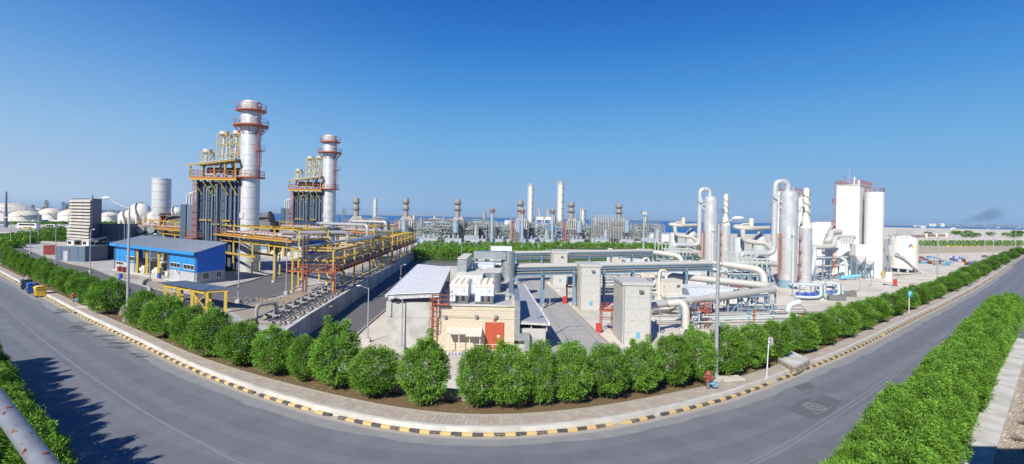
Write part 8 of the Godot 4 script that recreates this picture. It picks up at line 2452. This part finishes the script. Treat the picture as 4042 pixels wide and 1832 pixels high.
# ------------------------------------------------------------------ far right: desert, tree rows, distant plant, smoke
func far_right() -> void:
	# pale block wall and rows of clipped trees
	var a := T(3610, 1003)
	var b := T(4010, 993)
	var wt := thing("boundary_wall", "long pale rubble boundary wall before the clipped tree rows", "wall", a)
	var n := 24
	for k in n:
		var p := a.lerp(b, float(k) / n)
		var q := a.lerp(b, (k + 0.98) / n)
		part(wt, "wall_bay", MB.new().bar(flush(p, p.y + 1.0), flush(q, q.y + 1.0), 0.5, 4.6), M.stone_pale)
	var r := RandomNumberGenerator.new()
	r.seed = 12
	for row in 2:
		for k in 26:
			var px := 3612.0 + k * 16.5 + row * 6 + r.randf_range(-3, 3)
			var o := T(px, [990, 977][row])
			var sc := -o.z / 300.0
			tree("clipped_tree", ["low clipped tree in the front row along the pale wall", "taller clipped tree in the back row beyond the pale wall"][row], "clipped trees along the pale wall", o, far_crowns[(k + row) % 4], sc * (0.85 + 0.25 * row) * 0.95, sc * (0.62 + 0.55 * row), r.randf() * 6)
	for k in 14:
		var px := r.randf_range(3640, 4040)
		var o := T(px, r.randf_range(925, 938))
		var sc := -o.z / 420.0
		tree("desert_shrub", "dusty green shrub in the far desert grove", "shrubs of the desert grove", o, far_crowns[k % 4], sc * 2.6, sc * 0.9, r.randf() * 6)
	var ba := T(3700, 972)
	var yb := thing("barrier_row", "row of yellow barrier blocks beyond the clipped trees", "barrier", ba)
	for k in 9: part(yb, "block", MB.new().box(Transform3D(Basis(), T(3745 + k * 24, 974) + Vector3.UP * 0.5), Vector3.ZERO, Vector3(2.6, 1.2, 0.6)), M.bin_yellow)
	# low sheds in the sand
	for e in [[3640, 937, 24, "low brown shed in the sand with a white tower"], [3720, 934, 22, "low brown shed beyond the double street lamp"], [4035, 922, 16, "small brown hut on the desert horizon"], [3680, 935, 26, "long brown shed between white pillars"]]:
		var o := T(e[0], e[1])
		var k := -o.z / F
		var t := thing("desert_shed", e[3], "shed", o, "desert sheds")
		var x := Transform3D(Basis(), o)
		part(t, "wall", bw(x, -e[2] * k * 0.5, e[2] * k * 0.5, 0, 8 * k, -10, 0), M.shed_brown)
		part(t, "roof", bw(x, -e[2] * k * 0.55, e[2] * k * 0.55, 8 * k, 9 * k, -11, 1), M.tank_roof)
		part(t, "pillar", bw(x, e[2] * k * 0.6, e[2] * k * 0.9, 0, 15 * k, -3, 0), M.white_paint)
	# distant plant on the skyline
	for e in [[3674, 894, 883, 9, "white far tank left of a pair on the horizon"], [3688, 894, 883, 9, "white far tank right of a pair on the horizon"], [3719, 895, 881, 12, "largest white far tank on the horizon"], [3612, 895, 889, 10, "low white far building at the sea edge"], [3640, 896, 890, 22, "long pale far building at the sea edge"]]:
		var o := T(e[0], e[1])
		var k := -o.z / F
		var t := thing("horizon_tank", e[4], "tank", o, "far tanks on the horizon")
		var hh := up(e[0], e[2], -o.z) - o.y
		part(t, "shell", MB.new().lathe(o, [Vector2(e[3] * k * 0.7, 0), Vector2(e[3] * k * 0.7, hh * 0.85), Vector2(e[3] * k * 0.4, hh), Vector2(0, hh)], 18), M.white_tank)
		part(t, "vent", MB.new().cyl(o + Vector3.UP * hh, o + Vector3.UP * hh * 1.08, e[3] * k * 0.15, -1, 8), M.plant_grey)
	for k in 16:
		var px := 3745.0 + k * 18.0 + r.randf_range(-6, 6)
		var o := T(px, 897)
		var kk := -o.z / F
		var t := thing("horizon_plant", "hazy steel process block on the desert horizon", "plant module", o, "far process blocks")
		var w := r.randf_range(9, 18) * kk
		var hh := r.randf_range(5, 13) * kk
		part(t, "frame", lattice(MB.new(), Transform3D(Basis(), o + Vector3(-w / 2, 0, 0)), w, hh, 20, 3, 3, 2.4), [M.plant_grey, M.stack_brown, M.plant_pale][k % 3])
		part(t, "block", MB.new().box(Transform3D(Basis(), o + Vector3(0, hh * 0.4, -12)), Vector3.ZERO, Vector3(w * 0.7, hh * 0.8, 14)), [M.plant_pale, M.plant_grey, M.stack_brown][k % 3])
		if k % 4 == 1: part(t, "stack", MB.new().cyl(o, o + Vector3.UP * 28 * kk, 1.6, 1.2, 8), M.plant_pale)
	# scrap yard behind the hedge
	for k in 26:
		var o := T(r.randf_range(3620, 3890), r.randf_range(1015, 1050))
		var t := thing("scrap_heap", "heap of scrap boxes and sheets in the storage yard", "scrap", o, "scrap heaps in the storage yard")
		for j in 3:
			var s := Vector3(r.randf_range(0.8, 2.8), r.randf_range(0.4, 1.1), r.randf_range(0.6, 1.6))
			part(t, "crate", MB.new().box(Transform3D(Basis.from_euler(Vector3(r.randf_range(-0.15, 0.15), r.randf() * 3, r.randf_range(-0.2, 0.2))), o + Vector3(r.randf_range(-1.5, 1.5), s.y * 0.5, r.randf_range(-1, 1))), Vector3.ZERO, s), [M.pump_blue, M.plant_dark, M.plant_pale, M.rust, M.valve_blue, M.concrete, M.plant_grey][(k + j * 2) % 7])
	# smoke over the far plant
	for k in 14:
		var fv := FogVolume.new()
		fv.name = numbered("smoke")
		fv.shape = RenderingServer.FOG_VOLUME_SHAPE_ELLIPSOID
		var f := k / 13.0
		var sz := lerpf(18, 64, f) * r.randf_range(0.8, 1.2)
		fv.size = Vector3(sz * 1.5, sz, sz)
		fv.position = D(3806 + 135 * f + r.randf_range(-8, 8), 884 - 40 * sqrt(f) + r.randf_range(-8, 8), 2300)
		var fm := FogMaterial.new()
		fm.density = 0.0022 * (1.0 - 0.5 * f)
		fm.albedo = Color(0.2, 0.22, 0.27)
		fv.material = fm
		add_child(fv)
		fv.set_meta("label", "dark smoke drifting over the far desert plant")
		fv.set_meta("category", "smoke")
		fv.set_meta("group", "smoke over the far plant")

# ------------------------------------------------------------------ green belts
func green_belts() -> void:
	var r := RandomNumberGenerator.new()
	r.seed = 31
	struct("lawn", drape([[1640, 968], [2720, 985], [2800, 1040], [1560, 1036]], 24, 8, 0.05), M.grass)
	struct("path", drape([[1645, 993], [2700, 1000], [2700, 1003], [1640, 996]], 24, 1, 0.10), M.sand)
	struct("path", drape([[1660, 979], [2700, 990], [2700, 993], [1660, 982]], 24, 1, 0.10), M.sand)
	var rows := [[1648, 2660, 973, 22, 60, 0.7], [1650, 2670, 979, 22, 50, 0.75], [1652, 2120, 990, 22, 22, 0.85], [1640, 2140, 1003, 30, 22, 0.9], [1630, 2180, 1014, 34, 22, 1.0], [1625, 2170, 1026, 38, 20, 1.0], [2130, 2700, 985, 24, 34, 0.8], [2560, 2760, 1000, 34, 9, 1.0]]
	for e in rows:
		for k in e[4]:
			var px: float = lerpf(e[0], e[1], (k + 0.5) / e[4]) + r.randf_range(-6, 6)
			var o := T(px, e[2] + (px - e[0]) * 0.006 + r.randf_range(-2, 2))
			var kk := -o.z / F
			var hh: float = e[3] * kk * r.randf_range(0.85, 1.25)
			tree("belt_tree", "young green tree in the planted belt before the refinery", "trees of the planted belt", o, far_crowns[r.randi() % 4], hh / 3.8 * 1.25, hh / 3.8, r.randf() * 6)
	# left belt: rows behind the yard road, and the dark hedge under the tanks
	var rows2 := [[-20, 560, 889, 15, 44], [0, 560, 958, 30, 30], [20, 560, 946, 30, 28], [120, 560, 934, 26, 24], [-20, 90, 985, 42, 6], [-20, 150, 970, 36, 9], [150, 320, 922, 26, 8]]
	for e in rows2:
		for k in e[4]:
			var px: float = lerpf(e[0], e[1], (k + 0.5) / e[4]) + r.randf_range(-5, 5)
			var o := T(px, e[2] + r.randf_range(-2, 2))
			var kk := -o.z / F
			var hh: float = e[3] * kk * r.randf_range(0.85, 1.2)
			tree("garden_tree", "low green tree in the planted garden by the car park", "trees of the car park garden", o, far_crowns[r.randi() % 4], hh / 3.8 * 1.35, hh / 3.8, r.randf() * 6)

# ------------------------------------------------------------------ lamps
func street_lamp(o: Vector3, hh: float, arm: Vector3, label: String, r := 0.09, rise := 0.0) -> void:
	var t := thing("street_lamp", label, "street lamp", o, "street lamps")
	part(t, "base", MB.new().box(Transform3D(Basis(), o + Vector3.UP * 0.2), Vector3.ZERO, Vector3(0.55, 0.5, 0.55)), M.concrete)
	part(t, "pole", MB.new().cyl(o, o + Vector3.UP * hh, r * 1.35, r * 0.8, 12), M.lamp_post)
	if arm.length() > 0.05:
		var tip := o + Vector3.UP * (hh + rise) + arm
		part(t, "arm", MB.new().tube([o + Vector3.UP * (hh - 0.1), o + Vector3.UP * (hh + rise * 0.15) + arm * 0.4, o + Vector3.UP * (hh + rise * 0.5) + arm * 0.75, tip], r * 0.55, 8, 0.5), M.lamp_post)
		lamp_head(t, tip, arm.normalized(), 1.0 if r > 0.08 else 0.62)
	else:
		lamp_head(t, o + Vector3.UP * hh, Vector3(0.6, 0.2, 0.8).normalized(), 0.6)
func lamp_head(t: Node3D, p: Vector3, d: Vector3, s: float) -> void:
	var side := d.cross(Vector3.UP).normalized()
	var b := MB.new()
	var sec := [[-0.1, 0.07, 0.06], [0.05, 0.16, 0.13], [0.35, 0.2, 0.17], [0.6, 0.17, 0.14], [0.78, 0.06, 0.05]]
	for i in sec.size() - 1:
		for k in 10:
			var q := []
			for e in [[i, k], [i, k + 1], [i + 1, k + 1], [i + 1, k]]:
				var a: float = TAU * e[1] / 10.0
				var w: Array = sec[e[0]]
				q.append(p + (d * w[0] + side * cos(a) * w[1] + Vector3.UP * maxf(sin(a), -0.35) * w[2]) * s)
			b.quad(q[0], q[1], q[2], q[3])
	part(t, "head", b, M.lamp_head)
	part(t, "lens", MB.new().lathe(p + d * 0.4 * s + Vector3.DOWN * 0.10 * s, [Vector2(0.0, -0.09 * s), Vector2(0.12 * s, -0.05 * s), Vector2(0.15 * s, 0.03 * s)], 10), M.lamp_glass)
func lamps() -> void:
	# two tall lamps on the verge
	var b1 := G(502, 1270, 0.28)
	street_lamp(b1, up(511, 818, -b1.z) - b1.y, D(431, 790, -b1.z) * Vector3(1, 0, 1) - b1 * Vector3(1, 0, 1), "tall grey street lamp with a long left-hand swan neck above the blue pump house", 0.11, up(431, 782, -b1.z) - up(511, 818, -b1.z))
	var b2 := G(2826, 1507, 0.28)
	street_lamp(b2, up(2834, 882, -b2.z) - b2.y, D(2896, 861, -b2.z) * Vector3(1, 0, 1) - b2 * Vector3(1, 0, 1), "tall grey street lamp with a short right-hand swan neck beside the pink hydrant", 0.12, up(2900, 862, -b2.z) - up(2834, 882, -b2.z))
	var list := [[41, 970, 862, 0, "thin lamp post at the car park corner"], [118, 1003, 874, 0, "thin lamp post by the curved kerb"], [218, 1049, 890, 0, "thin lamp post between red container and grey cabin"], [354, 1078, 910, 0, "thin lamp post below the louvred filter house"], [590, 1147, 930, 0, "thin lamp post before the pump house opening"], [940, 1196, 936, 0, "thin lamp post right of the pump house"], [1129, 1162, 933, 0, "thin lamp post before the caged rack ladder"],
		[1451, 1350, 1136, LOW, "thin lamp post by the sunken road kerb"], [1582, 1103, 1048, LOW, "small lamp post at the far end of the sunken road"], [1585, 1384, 1180, LOW, "thin lamp post before the concrete wing"], [2168, 1333, 1154, LOW, "thin lamp post beside the lean-to roof"], [2603, 1330, 1218, LOW, "short lamp post before the bent cream pipe"], [2090, 1090, 1010, LOW, "thin lamp post behind the pipe bridge"], [1820, 1062, 960, LOW, "thin lamp post at the green belt near the roof hood"], [2200, 1060, 970, LOW, "thin lamp post at the green belt near the far concrete tower"], [150, 957, 850, 0, "thin lamp post on the garden lawn behind the curved kerb"], [268, 950, 856, 0, "thin lamp post on the lawn left of the filter house"], [3260, 1180, 1085, LOW, "short lamp post among the pump skids"], [3395, 1152, 1105, LOW, "short lamp post before the hoppers"], [3440, 1130, 1090, LOW, "short yard lamp post before the silo"]]
	for e in list:
		var o := G(e[0], e[1], e[3]) if e[1] > 960 else T(e[0], e[1])
		var hh := up(e[0], e[2], -o.z) - o.y
		var ar := 0.9
		street_lamp(o, hh, Vector3(ar * 0.8, 0, 0.3) if int(e[0]) % 2 == 0 else Vector3(-0.75, 0, 0.3), e[4], 0.065 if e[1] > 1040 else 0.085, 0.25)
	# lamps along the right-hand road
	var o3 := G(3700, 1112, 0.28)
	var t := thing("double_street_lamp", "tall street lamp with two outstretched arms above the hedge", "street lamp", o3, "street lamps")
	var h3 := up(3704, 917, -o3.z) - o3.y
	part(t, "pole", MB.new().cyl(o3, o3 + Vector3.UP * h3, 0.16, 0.1, 12), M.lamp_post)
	for s in [-1.0, 1.0]:
		var tip := o3 + Vector3(s * 2.6, h3 + 0.75, 0)
		part(t, "arm", MB.new().tube([o3 + Vector3.UP * (h3 - 0.05), o3 + Vector3(s * 1.2, h3 + 0.25, 0), tip], 0.055, 8, 0.6), M.lamp_post)
		lamp_head(t, tip, Vector3(s, 0.1, 0).normalized(), 1.3)
	for e in [[3921, 1018, 902, "tall street lamp far along the right-hand hedge"], [4009, 990, 900, "tall street lamp where the hedge meets the desert"], [3888, 985, 905, "slim lamp post by the clipped tree rows"]]:
		var o := G(e[0], e[1], 0.2)
		street_lamp(o, up(e[0], e[2], -o.z) - o.y, Vector3(1.0, 0, 0.3), e[3], 0.12, 0.3)

# ------------------------------------------------------------------ street furniture
func street_furniture() -> void:
	# wheeled bins on the kerb
	for k in 3:
		var o := G([103, 128, 158][k], [1142, 1158, 1172][k], 0.0)
		var d := (G(158, 1172) - G(103, 1142)).normalized()
		var x := fr(o, d)
		var col: Material = [M.bin_dark, M.bin_blue, M.bin_yellow][k]
		var t := thing("wheeled_bin", ["dark wheeled waste container with a white bag sticking out", "blue wheeled waste container between its two neighbours", "yellow wheeled waste container at the end of the three"][k], "bin", o, "wheeled waste containers")
		part(t, "body", mbh([x * Vector3(-0.58, 0.2, 0.45), x * Vector3(0.58, 0.2, 0.45), x * Vector3(0.58, 0.2, -0.45), x * Vector3(-0.58, 0.2, -0.45), x * Vector3(-0.7, 1.2, 0.58), x * Vector3(0.7, 1.2, 0.58), x * Vector3(0.7, 1.2, -0.58), x * Vector3(-0.7, 1.2, -0.58)]), col)
		part(t, "rim", bw(x, -0.76, 0.76, 1.2, 1.28, -0.64, 0.64), col)
		var lid := MB.new()
		for j in 5:
			var a0 := PI * j / 5.0
			var a1 := PI * (j + 1) / 5.0
			lid.quad(x * Vector3(-0.72, 1.28 + sin(a0) * 0.22, cos(a0) * 0.6), x * Vector3(0.72, 1.28 + sin(a0) * 0.22, cos(a0) * 0.6), x * Vector3(0.72, 1.28 + sin(a1) * 0.22, cos(a1) * 0.6), x * Vector3(-0.72, 1.28 + sin(a1) * 0.22, cos(a1) * 0.6))
		part(t, "lid", lid, col)
		for q in [[-0.5, 0.4], [0.5, 0.4], [-0.5, -0.4], [0.5, -0.4]]: part(t, "wheel", MB.new().cyl(x * Vector3(q[0] - 0.05, 0.12, q[1]), x * Vector3(q[0] + 0.05, 0.12, q[1]), 0.12, -1, 10), M.tyre)
		for j in 4: part(t, "rib", bw(x, -0.45 + j * 0.3, -0.40 + j * 0.3, 0.3, 1.1, 0.5, 0.56), col)
		part(t, "handle", bw(x, 0.76, 0.84, 1.05, 1.12, -0.4, 0.4), M.plant_dark)
		part(t, "sticker", bw(x, -0.15, 0.2, 0.75, 1.0, 0.575, 0.585), M.plant_pale)
		if k == 0: part(t, "white_bag", mbh([x * Vector3(0.0, 1.4, 0.2), x * Vector3(0.5, 1.4, 0.2), x * Vector3(0.45, 1.4, -0.2), x * Vector3(0.05, 1.4, -0.2), x * Vector3(0.25, 2.0, 0.05), x * Vector3(0.4, 2.05, 0.05), x * Vector3(0.38, 2.05, -0.05), x * Vector3(0.27, 2.0, -0.05)]), M.white_paint)
	# pink hydrant with a blue hand wheel
	hydrant(G(2795, 1538, 0.36), 1.0, "faded pink fire hydrant with a blue hand wheel on the pavement edge")
	hydrant(G(290, 1196, 0.3), 1.0, "faded red hydrant at the verge beside the waste containers")
	hydrant(G(3818, 1131, 0.3), 1.2, "small red hydrant under the hedge near the double lamp")
	hydrant(G(677, 1144, 0.0), 0.7, "small red hydrant before the pump house door")
	# round traffic sign seen from behind
	var s := G(3026, 1494, 0.4)
	var st := thing("traffic_sign", "round road sign on a thin pale post seen from behind", "sign", s)
	part(st, "post", MB.new().cyl(s, s + Vector3(0.12, 3.0, 0), 0.045, -1, 8), M.white_paint)
	part(st, "disc", MB.new().cyl(s + Vector3(0.17, 2.75, 0.06), s + Vector3(0.24, 2.75, 0.06), 0.34, -1, 24), M.pale_steel)
	for k in 2: part(st, "clamp", MB.new().box(Transform3D(Basis(), s + Vector3(0.14, 2.6 + 0.3 * k, 0.05)), Vector3.ZERO, Vector3(0.16, 0.05, 0.12)), M.galvanised)
	# blue parking sign
	var p := G(3588, 1237, 0.4)
	var pt := thing("parking_sign", "small teal parking sign on a white post beside the hedge", "sign", p)
	var ph := up(3590, 1147, -p.z) - p.y
	part(pt, "post", MB.new().cyl(p, p + Vector3.UP * ph, 0.05, -1, 8), M.white_paint)
	part(pt, "plate", MB.new().box(Transform3D(Basis(), p + Vector3(0.05, ph - 0.4, 0.08)), Vector3.ZERO, Vector3(0.62, 0.8, 0.03)), M.sign_teal)
	part(pt, "letter_p", MB.new().box(Transform3D(Basis(), p + Vector3(0.05, ph - 0.4, 0.1)), Vector3(-0.1, 0, 0), Vector3(0.08, 0.5, 0.012)).box(Transform3D(Basis(), p + Vector3(0.05, ph - 0.4, 0.1)), Vector3(0.02, 0.21, 0), Vector3(0.2, 0.08, 0.012)).box(Transform3D(Basis(), p + Vector3(0.05, ph - 0.4, 0.1)), Vector3(0.11, 0.12, 0), Vector3(0.08, 0.18, 0.012)).box(Transform3D(Basis(), p + Vector3(0.05, ph - 0.4, 0.1)), Vector3(0.02, 0.02, 0), Vector3(0.2, 0.08, 0.012)), M.white_paint)
	# bench under the hedge near the parking sign
	var bo := G(3562, 1238, 0.36)
	var bt := thing("steel_bench", "dark blue bench under the hedge beside the parking sign", "bench", bo)
	var bx := fr(bo, Vector3(0.75, 0, -0.65))
	part(bt, "seat", bw(bx, -0.9, 0.7, 0.42, 0.48, -0.25, 0.2), M.slate_steel)
	part(bt, "backrest", bw(bx, -0.9, 0.7, 0.55, 1.0, -0.3, -0.25), M.slate_steel)
	for q in [-0.8, 0.6]: part(bt, "leg", bw(bx, q - 0.04, q + 0.04, 0, 0.55, -0.28, 0.15), M.plant_dark)
	# stone-faced chamber with a concrete slab lid
	var c := [G(3075, 1432, 0.4), G(3135, 1467, 0.4), G(3190, 1436, 0.4), G(3115, 1402, 0.4)]
	var ct := thing("inspection_chamber", "raised rubble-stone inspection chamber with a flat concrete lid on the pavement", "chamber", c[1])
	for k in 4:
		var a: Vector3 = c[k]
		var b: Vector3 = c[(k + 1) % 4]
		for j in 7:
			for rr in 2:
				var q0 := a.lerp(b, (j + 0.04 + 0.3 * (rr % 2) * 0.5) / 7.0)
				var q1 := a.lerp(b, minf((j + 0.95 + 0.3 * (rr % 2) * 0.5) / 7.0, 1.0))
				part(ct, "stone", MB.new().bar(flush(q0, 0.32 + rr * 0.26), flush(q1, 0.32 + rr * 0.26), 0.2 + 0.03 * ((j + rr) % 3), 0.24), M.stone if (j + rr) % 2 else M.stone_pale)
	var cc := []
	var ctr: Vector3 = (c[0] + c[2]) * 0.5
	for q in c: cc.append(ctr + (q - ctr) * 1.08)
	part(ct, "core", MB.new().slab(c, 0.2, 0.68), M.mortar)
	part(ct, "lid", MB.new().slab(cc, 0.70, 0.82), M.concrete_pale)
	# flat slabs on the verge
	for e in [[2885, 1497, 0.9, "flat sandy stone slab lying on the verge beside the hydrant"], [345, 1213, 0.9, "flat pale slab lying on the verge by the bins"], [3740, 1140, 1.4, "flat concrete slab beside the far pavement"]]:
		var o := G(e[0], e[1], 0.36)
		var t := thing("stone_slab", e[3], "slab", o, "slabs on the verge")
		var x := fr(o, Vector3(0.9, 0, -0.25))
		part(t, "slab", mbh([x * Vector3(-1.1 * e[2], -0.1, 0.5), x * Vector3(1.0 * e[2], -0.1, 0.55), x * Vector3(1.15 * e[2], -0.1, -0.5), x * Vector3(-0.9 * e[2], -0.1, -0.5), x * Vector3(-1.1 * e[2], 0.10, 0.5), x * Vector3(0.9 * e[2], 0.13, 0.5), x * Vector3(1.1 * e[2], 0.10, -0.5), x * Vector3(-0.9 * e[2], 0.12, -0.5)]), M.sand)
	# manhole in a patched square of asphalt
	var m := G(3217, 1607, 0.0)
	var pa := []
	for q in [[3113, 1612], [3160, 1578], [3255, 1561], [3322, 1584], [3285, 1630], [3222, 1657], [3150, 1635]]: pa.append(G(q[0], q[1], 0.012))
	struct("asphalt_patch", MB.new().slab(pa, 0.0, 0.012), M.patch_asphalt)
	struct("asphalt_patch", MB.new().slab([G(3135, 1527), G(3195, 1508), G(3220, 1528), G(3165, 1545)], 0.0, 0.010), M.patch_asphalt)
	var mt := thing("manhole_cover", "spoked round manhole cover in a rough asphalt patch", "manhole", m)
	part(mt, "frame", MB.new().lathe(m, [Vector2(0.62, 0.013), Vector2(0.62, 0.03), Vector2(0.52, 0.03), Vector2(0.52, 0.016)], 32, false), M.line_paint)
	part(mt, "cover", MB.new().lathe(m, [Vector2(0.52, 0.016), Vector2(0, 0.018)], 32, false), M.patch_asphalt)
	for k in 8: part(mt, "spoke", MB.new().bar(m + Vector3(cos(k * TAU / 8) * 0.1, 0.022, sin(k * TAU / 8) * 0.1), m + Vector3(cos(k * TAU / 8) * 0.5, 0.022, sin(k * TAU / 8) * 0.5), 0.05, 0.02), M.line_paint)
	for q in [[3165, 1600, 3225, 1572], [3225, 1635, 3285, 1605], [3165, 1600, 3225, 1635]]:
		var a := G(q[0], q[1], 0.016)
		var b := G(q[2], q[3], 0.016)
		part(mt, "seal_joint", MB.new().bar(a, b, 0.06, 0.012), M.line_paint)
func hydrant(o: Vector3, s: float, label: String) -> void:
	var t := thing("fire_hydrant", label, "hydrant", o, "fire hydrants")
	part(t, "stem", MB.new().cyl(o, o + Vector3.UP * 0.55 * s, 0.13 * s, -1, 12), M.plant_dark)
	part(t, "barrel", MB.new().lathe(o, [Vector2(0.2 * s, 0.55 * s), Vector2(0.2 * s, 0.62 * s), Vector2(0.14 * s, 0.66 * s), Vector2(0.15 * s, 1.0 * s), Vector2(0.24 * s, 1.04 * s), Vector2(0.24 * s, 1.12 * s), Vector2(0.16 * s, 1.25 * s), Vector2(0.05 * s, 1.34 * s), Vector2(0, 1.34 * s)], 16), M.hydrant_pink)
	for k in 2: part(t, "outlet", MB.new().cyl(o + Vector3.UP * 0.86 * s, o + Vector3((0.36 if k else -0.36) * s, 0.9 * s, 0.1 * s), 0.1 * s, -1, 12), M.hydrant_pink)
	part(t, "outlet_cap", MB.new().cyl(o + Vector3(0.05, 0.86 * s, 0.1), o + Vector3(0.1, 0.86 * s, 0.34 * s), 0.12 * s, -1, 12), M.hydrant_pink)
	var w := o + Vector3(0.42 * s, 0.42 * s, 0.12)
	var pts := []
	for k in 17: pts.append(w + Vector3(cos(k * TAU / 16) * 0.2 * s, sin(k * TAU / 16) * 0.2 * s, 0))
	var wp := part(t, "hand_wheel", MB.new().tube(pts, 0.03 * s, 6, 0), M.valve_blue)
	for k in 3: part(wp, "spoke", MB.new().bar(w - Vector3(cos(k * PI / 3), sin(k * PI / 3), 0) * 0.2 * s, w + Vector3(cos(k * PI / 3), sin(k * PI / 3), 0) * 0.2 * s, 0.03, 0.03), M.valve_blue)
	part(t, "valve_body", MB.new().cyl(o + Vector3(0, 0.45 * s, 0), w, 0.07 * s, -1, 10), M.valve_blue)

# ------------------------------------------------------------------ viewer's side: handrail, near kerb wall, the building that throws the corner shade
func rooftop() -> void:
	# rusty galvanised handrail across the lower left corner
	var a := D(-60, 1520, 1.7)
	var b := D(215, 1890, 1.3)
	var t := thing("roof_handrail", "galvanised roof handrail with rust spots in the corner", "handrail", b)
	var d := (b - a)
	part(t, "tube", MB.new().tube([a - d * 1.5, b + d * 0.6], 0.026, 24), M.rust_rail)
	var r := RandomNumberGenerator.new()
	r.seed = 9
	var to_eye := (Vector3(0, H, 0) - a).normalized()
	var side := d.normalized().cross(to_eye).normalized()
	var out := side.cross(d.normalized()).normalized()
	for k in 12:
		var f := r.randf_range(0.15, 0.95)
		var an := r.randf_range(-0.9, 0.9)
		var p := a + d * f
		var n := (out * cos(an) + side * sin(an)).normalized()
		var s := r.randf_range(0.002, 0.0085)
		var m := MB.new()
		var u := d.normalized()
		var v := n.cross(u)
		var c := p + n * 0.02625
		for q in 9:
			var a0 := TAU * q / 9.0
			var a1 := TAU * (q + 1) / 9.0
			var r0 := s * (0.75 + 0.4 * absf(sin(a0 * 2.3 + k)))
			var r1 := s * (0.75 + 0.4 * absf(sin(a1 * 2.3 + k)))
			m.tri(c + n * 0.0003, c + (u * cos(a0) * 1.5 + v * sin(a0)) * r0 - n * r0 * r0 * 12, c + (u * cos(a1) * 1.5 + v * sin(a1)) * r1 - n * r1 * r1 * 12)
		part(t, "rust_spot", m, M.rust)
	# near right: low white kerb wall beside the thick hedge, gravel bed behind it
	var w0 := G(3794, 1832)
	var w1 := G(3907, 1576)
	var dir := (w1 - w0).normalized()
	var nn := Vector3(-dir.z, 0, dir.x)
	if nn.x < 0: nn = -nn
	var wt := thing("kerb_wall", "low white concrete kerb wall along the thick hedge", "wall", w0)
	for k in 24:
		var p := w0 + dir * (-8 + k * 2.0) + nn * 0.55
		part(wt, "block", MB.new().bar(p + dir * 0.01 + Vector3.UP * 0.25, p + dir * 1.985 + Vector3.UP * 0.25, 1.15, 0.5), M.concrete_pale)
	var gb := [w0 + dir * -10 + nn * 1.1, w0 + dir * 45 + nn * 1.1, w0 + dir * 45 + nn * 14, w0 + dir * -10 + nn * 14]
	struct("gravel_bed", MB.new().slab(gb, -0.1, 0.3), M.gravel)
	var gr := MB.new()
	gr.use_col = true
	for k in 5000:
		var p := w0 + dir * r.randf_range(-4, 22) + nn * r.randf_range(1.15, 6)
		var s := r.randf_range(0.02, 0.07)
		var v := r.randf_range(0.5, 1.2)
		gr.c = Color(0.46 * v, 0.40 * v, 0.35 * v)
		var e := Vector3.UP * 0.3
		var q := []
		for j in 3: q.append(p + e + Vector3(cos(j * 2.1 + k), 0, sin(j * 2.1 + k)) * s)
		var tp := p + e + Vector3.UP * s * 0.8
		for j in 3: gr.tri(q[(j + 1) % 3], q[j], tp)
	var go := part(self, "gravel", gr, M.leaf_far)
	go.set_meta("kind", "stuff"); go.set_meta("label", "loose pinkish gravel in the bed behind the white kerb wall"); go.set_meta("category", "gravel")
	for k in 12:
		var p := w0 + dir * r.randf_range(2, 15) + nn * r.randf_range(1.5, 3.2) + Vector3.UP * 0.28
		var sp := thing("dry_shrub", "dry purple-brown shrub in the gravel bed", "shrub", p, "dry shrubs in the gravel bed")
		var m := MB.new()
		m.use_col = true
		for j in 160:
			var v := r.randf_range(0.6, 1.3)
			m.c = Color(0.14 * v, 0.09 * v, 0.08 * v) if r.randf() < 0.7 else Color(0.16 * v, 0.14 * v, 0.06 * v)
			var dd := rnd_dir(r)
			dd.y = absf(dd.y)
			leaf(m, p + dd * r.randf_range(0.0, 0.28), dd, 0.22, 0.02, r)
		part(sp, "twigs", m, M.leaf_far)
	# office wing outside the frame at the right: its corner throws the shade over the end of the hedge
	var ow := thing("office_wing", "plain pale office wing next to the viewpoint", "building", Vector3(28, 0, -2))
	var ox := Transform3D()
	part(ow, "wall", bw(ox, 16.6, 42, 0, 11.2, -12.3, 9), M.concrete_pale)
	part(ow, "parapet", bw(ox, 16.5, 42.1, 11.2, 12.2, -12.4, 9.1), M.concrete)
	for k in 5:
		for j in 3: window(ow, Transform3D(Basis(), Vector3(0, 0, -12.3)) * Transform3D(Basis.from_euler(Vector3(0, PI, 0)), Vector3(0, 0, 0)), -20.5 - k * 4.2, -18.3 - k * 4.2, 1.5 + j * 3.3, 3.2 + j * 3.3, 2)
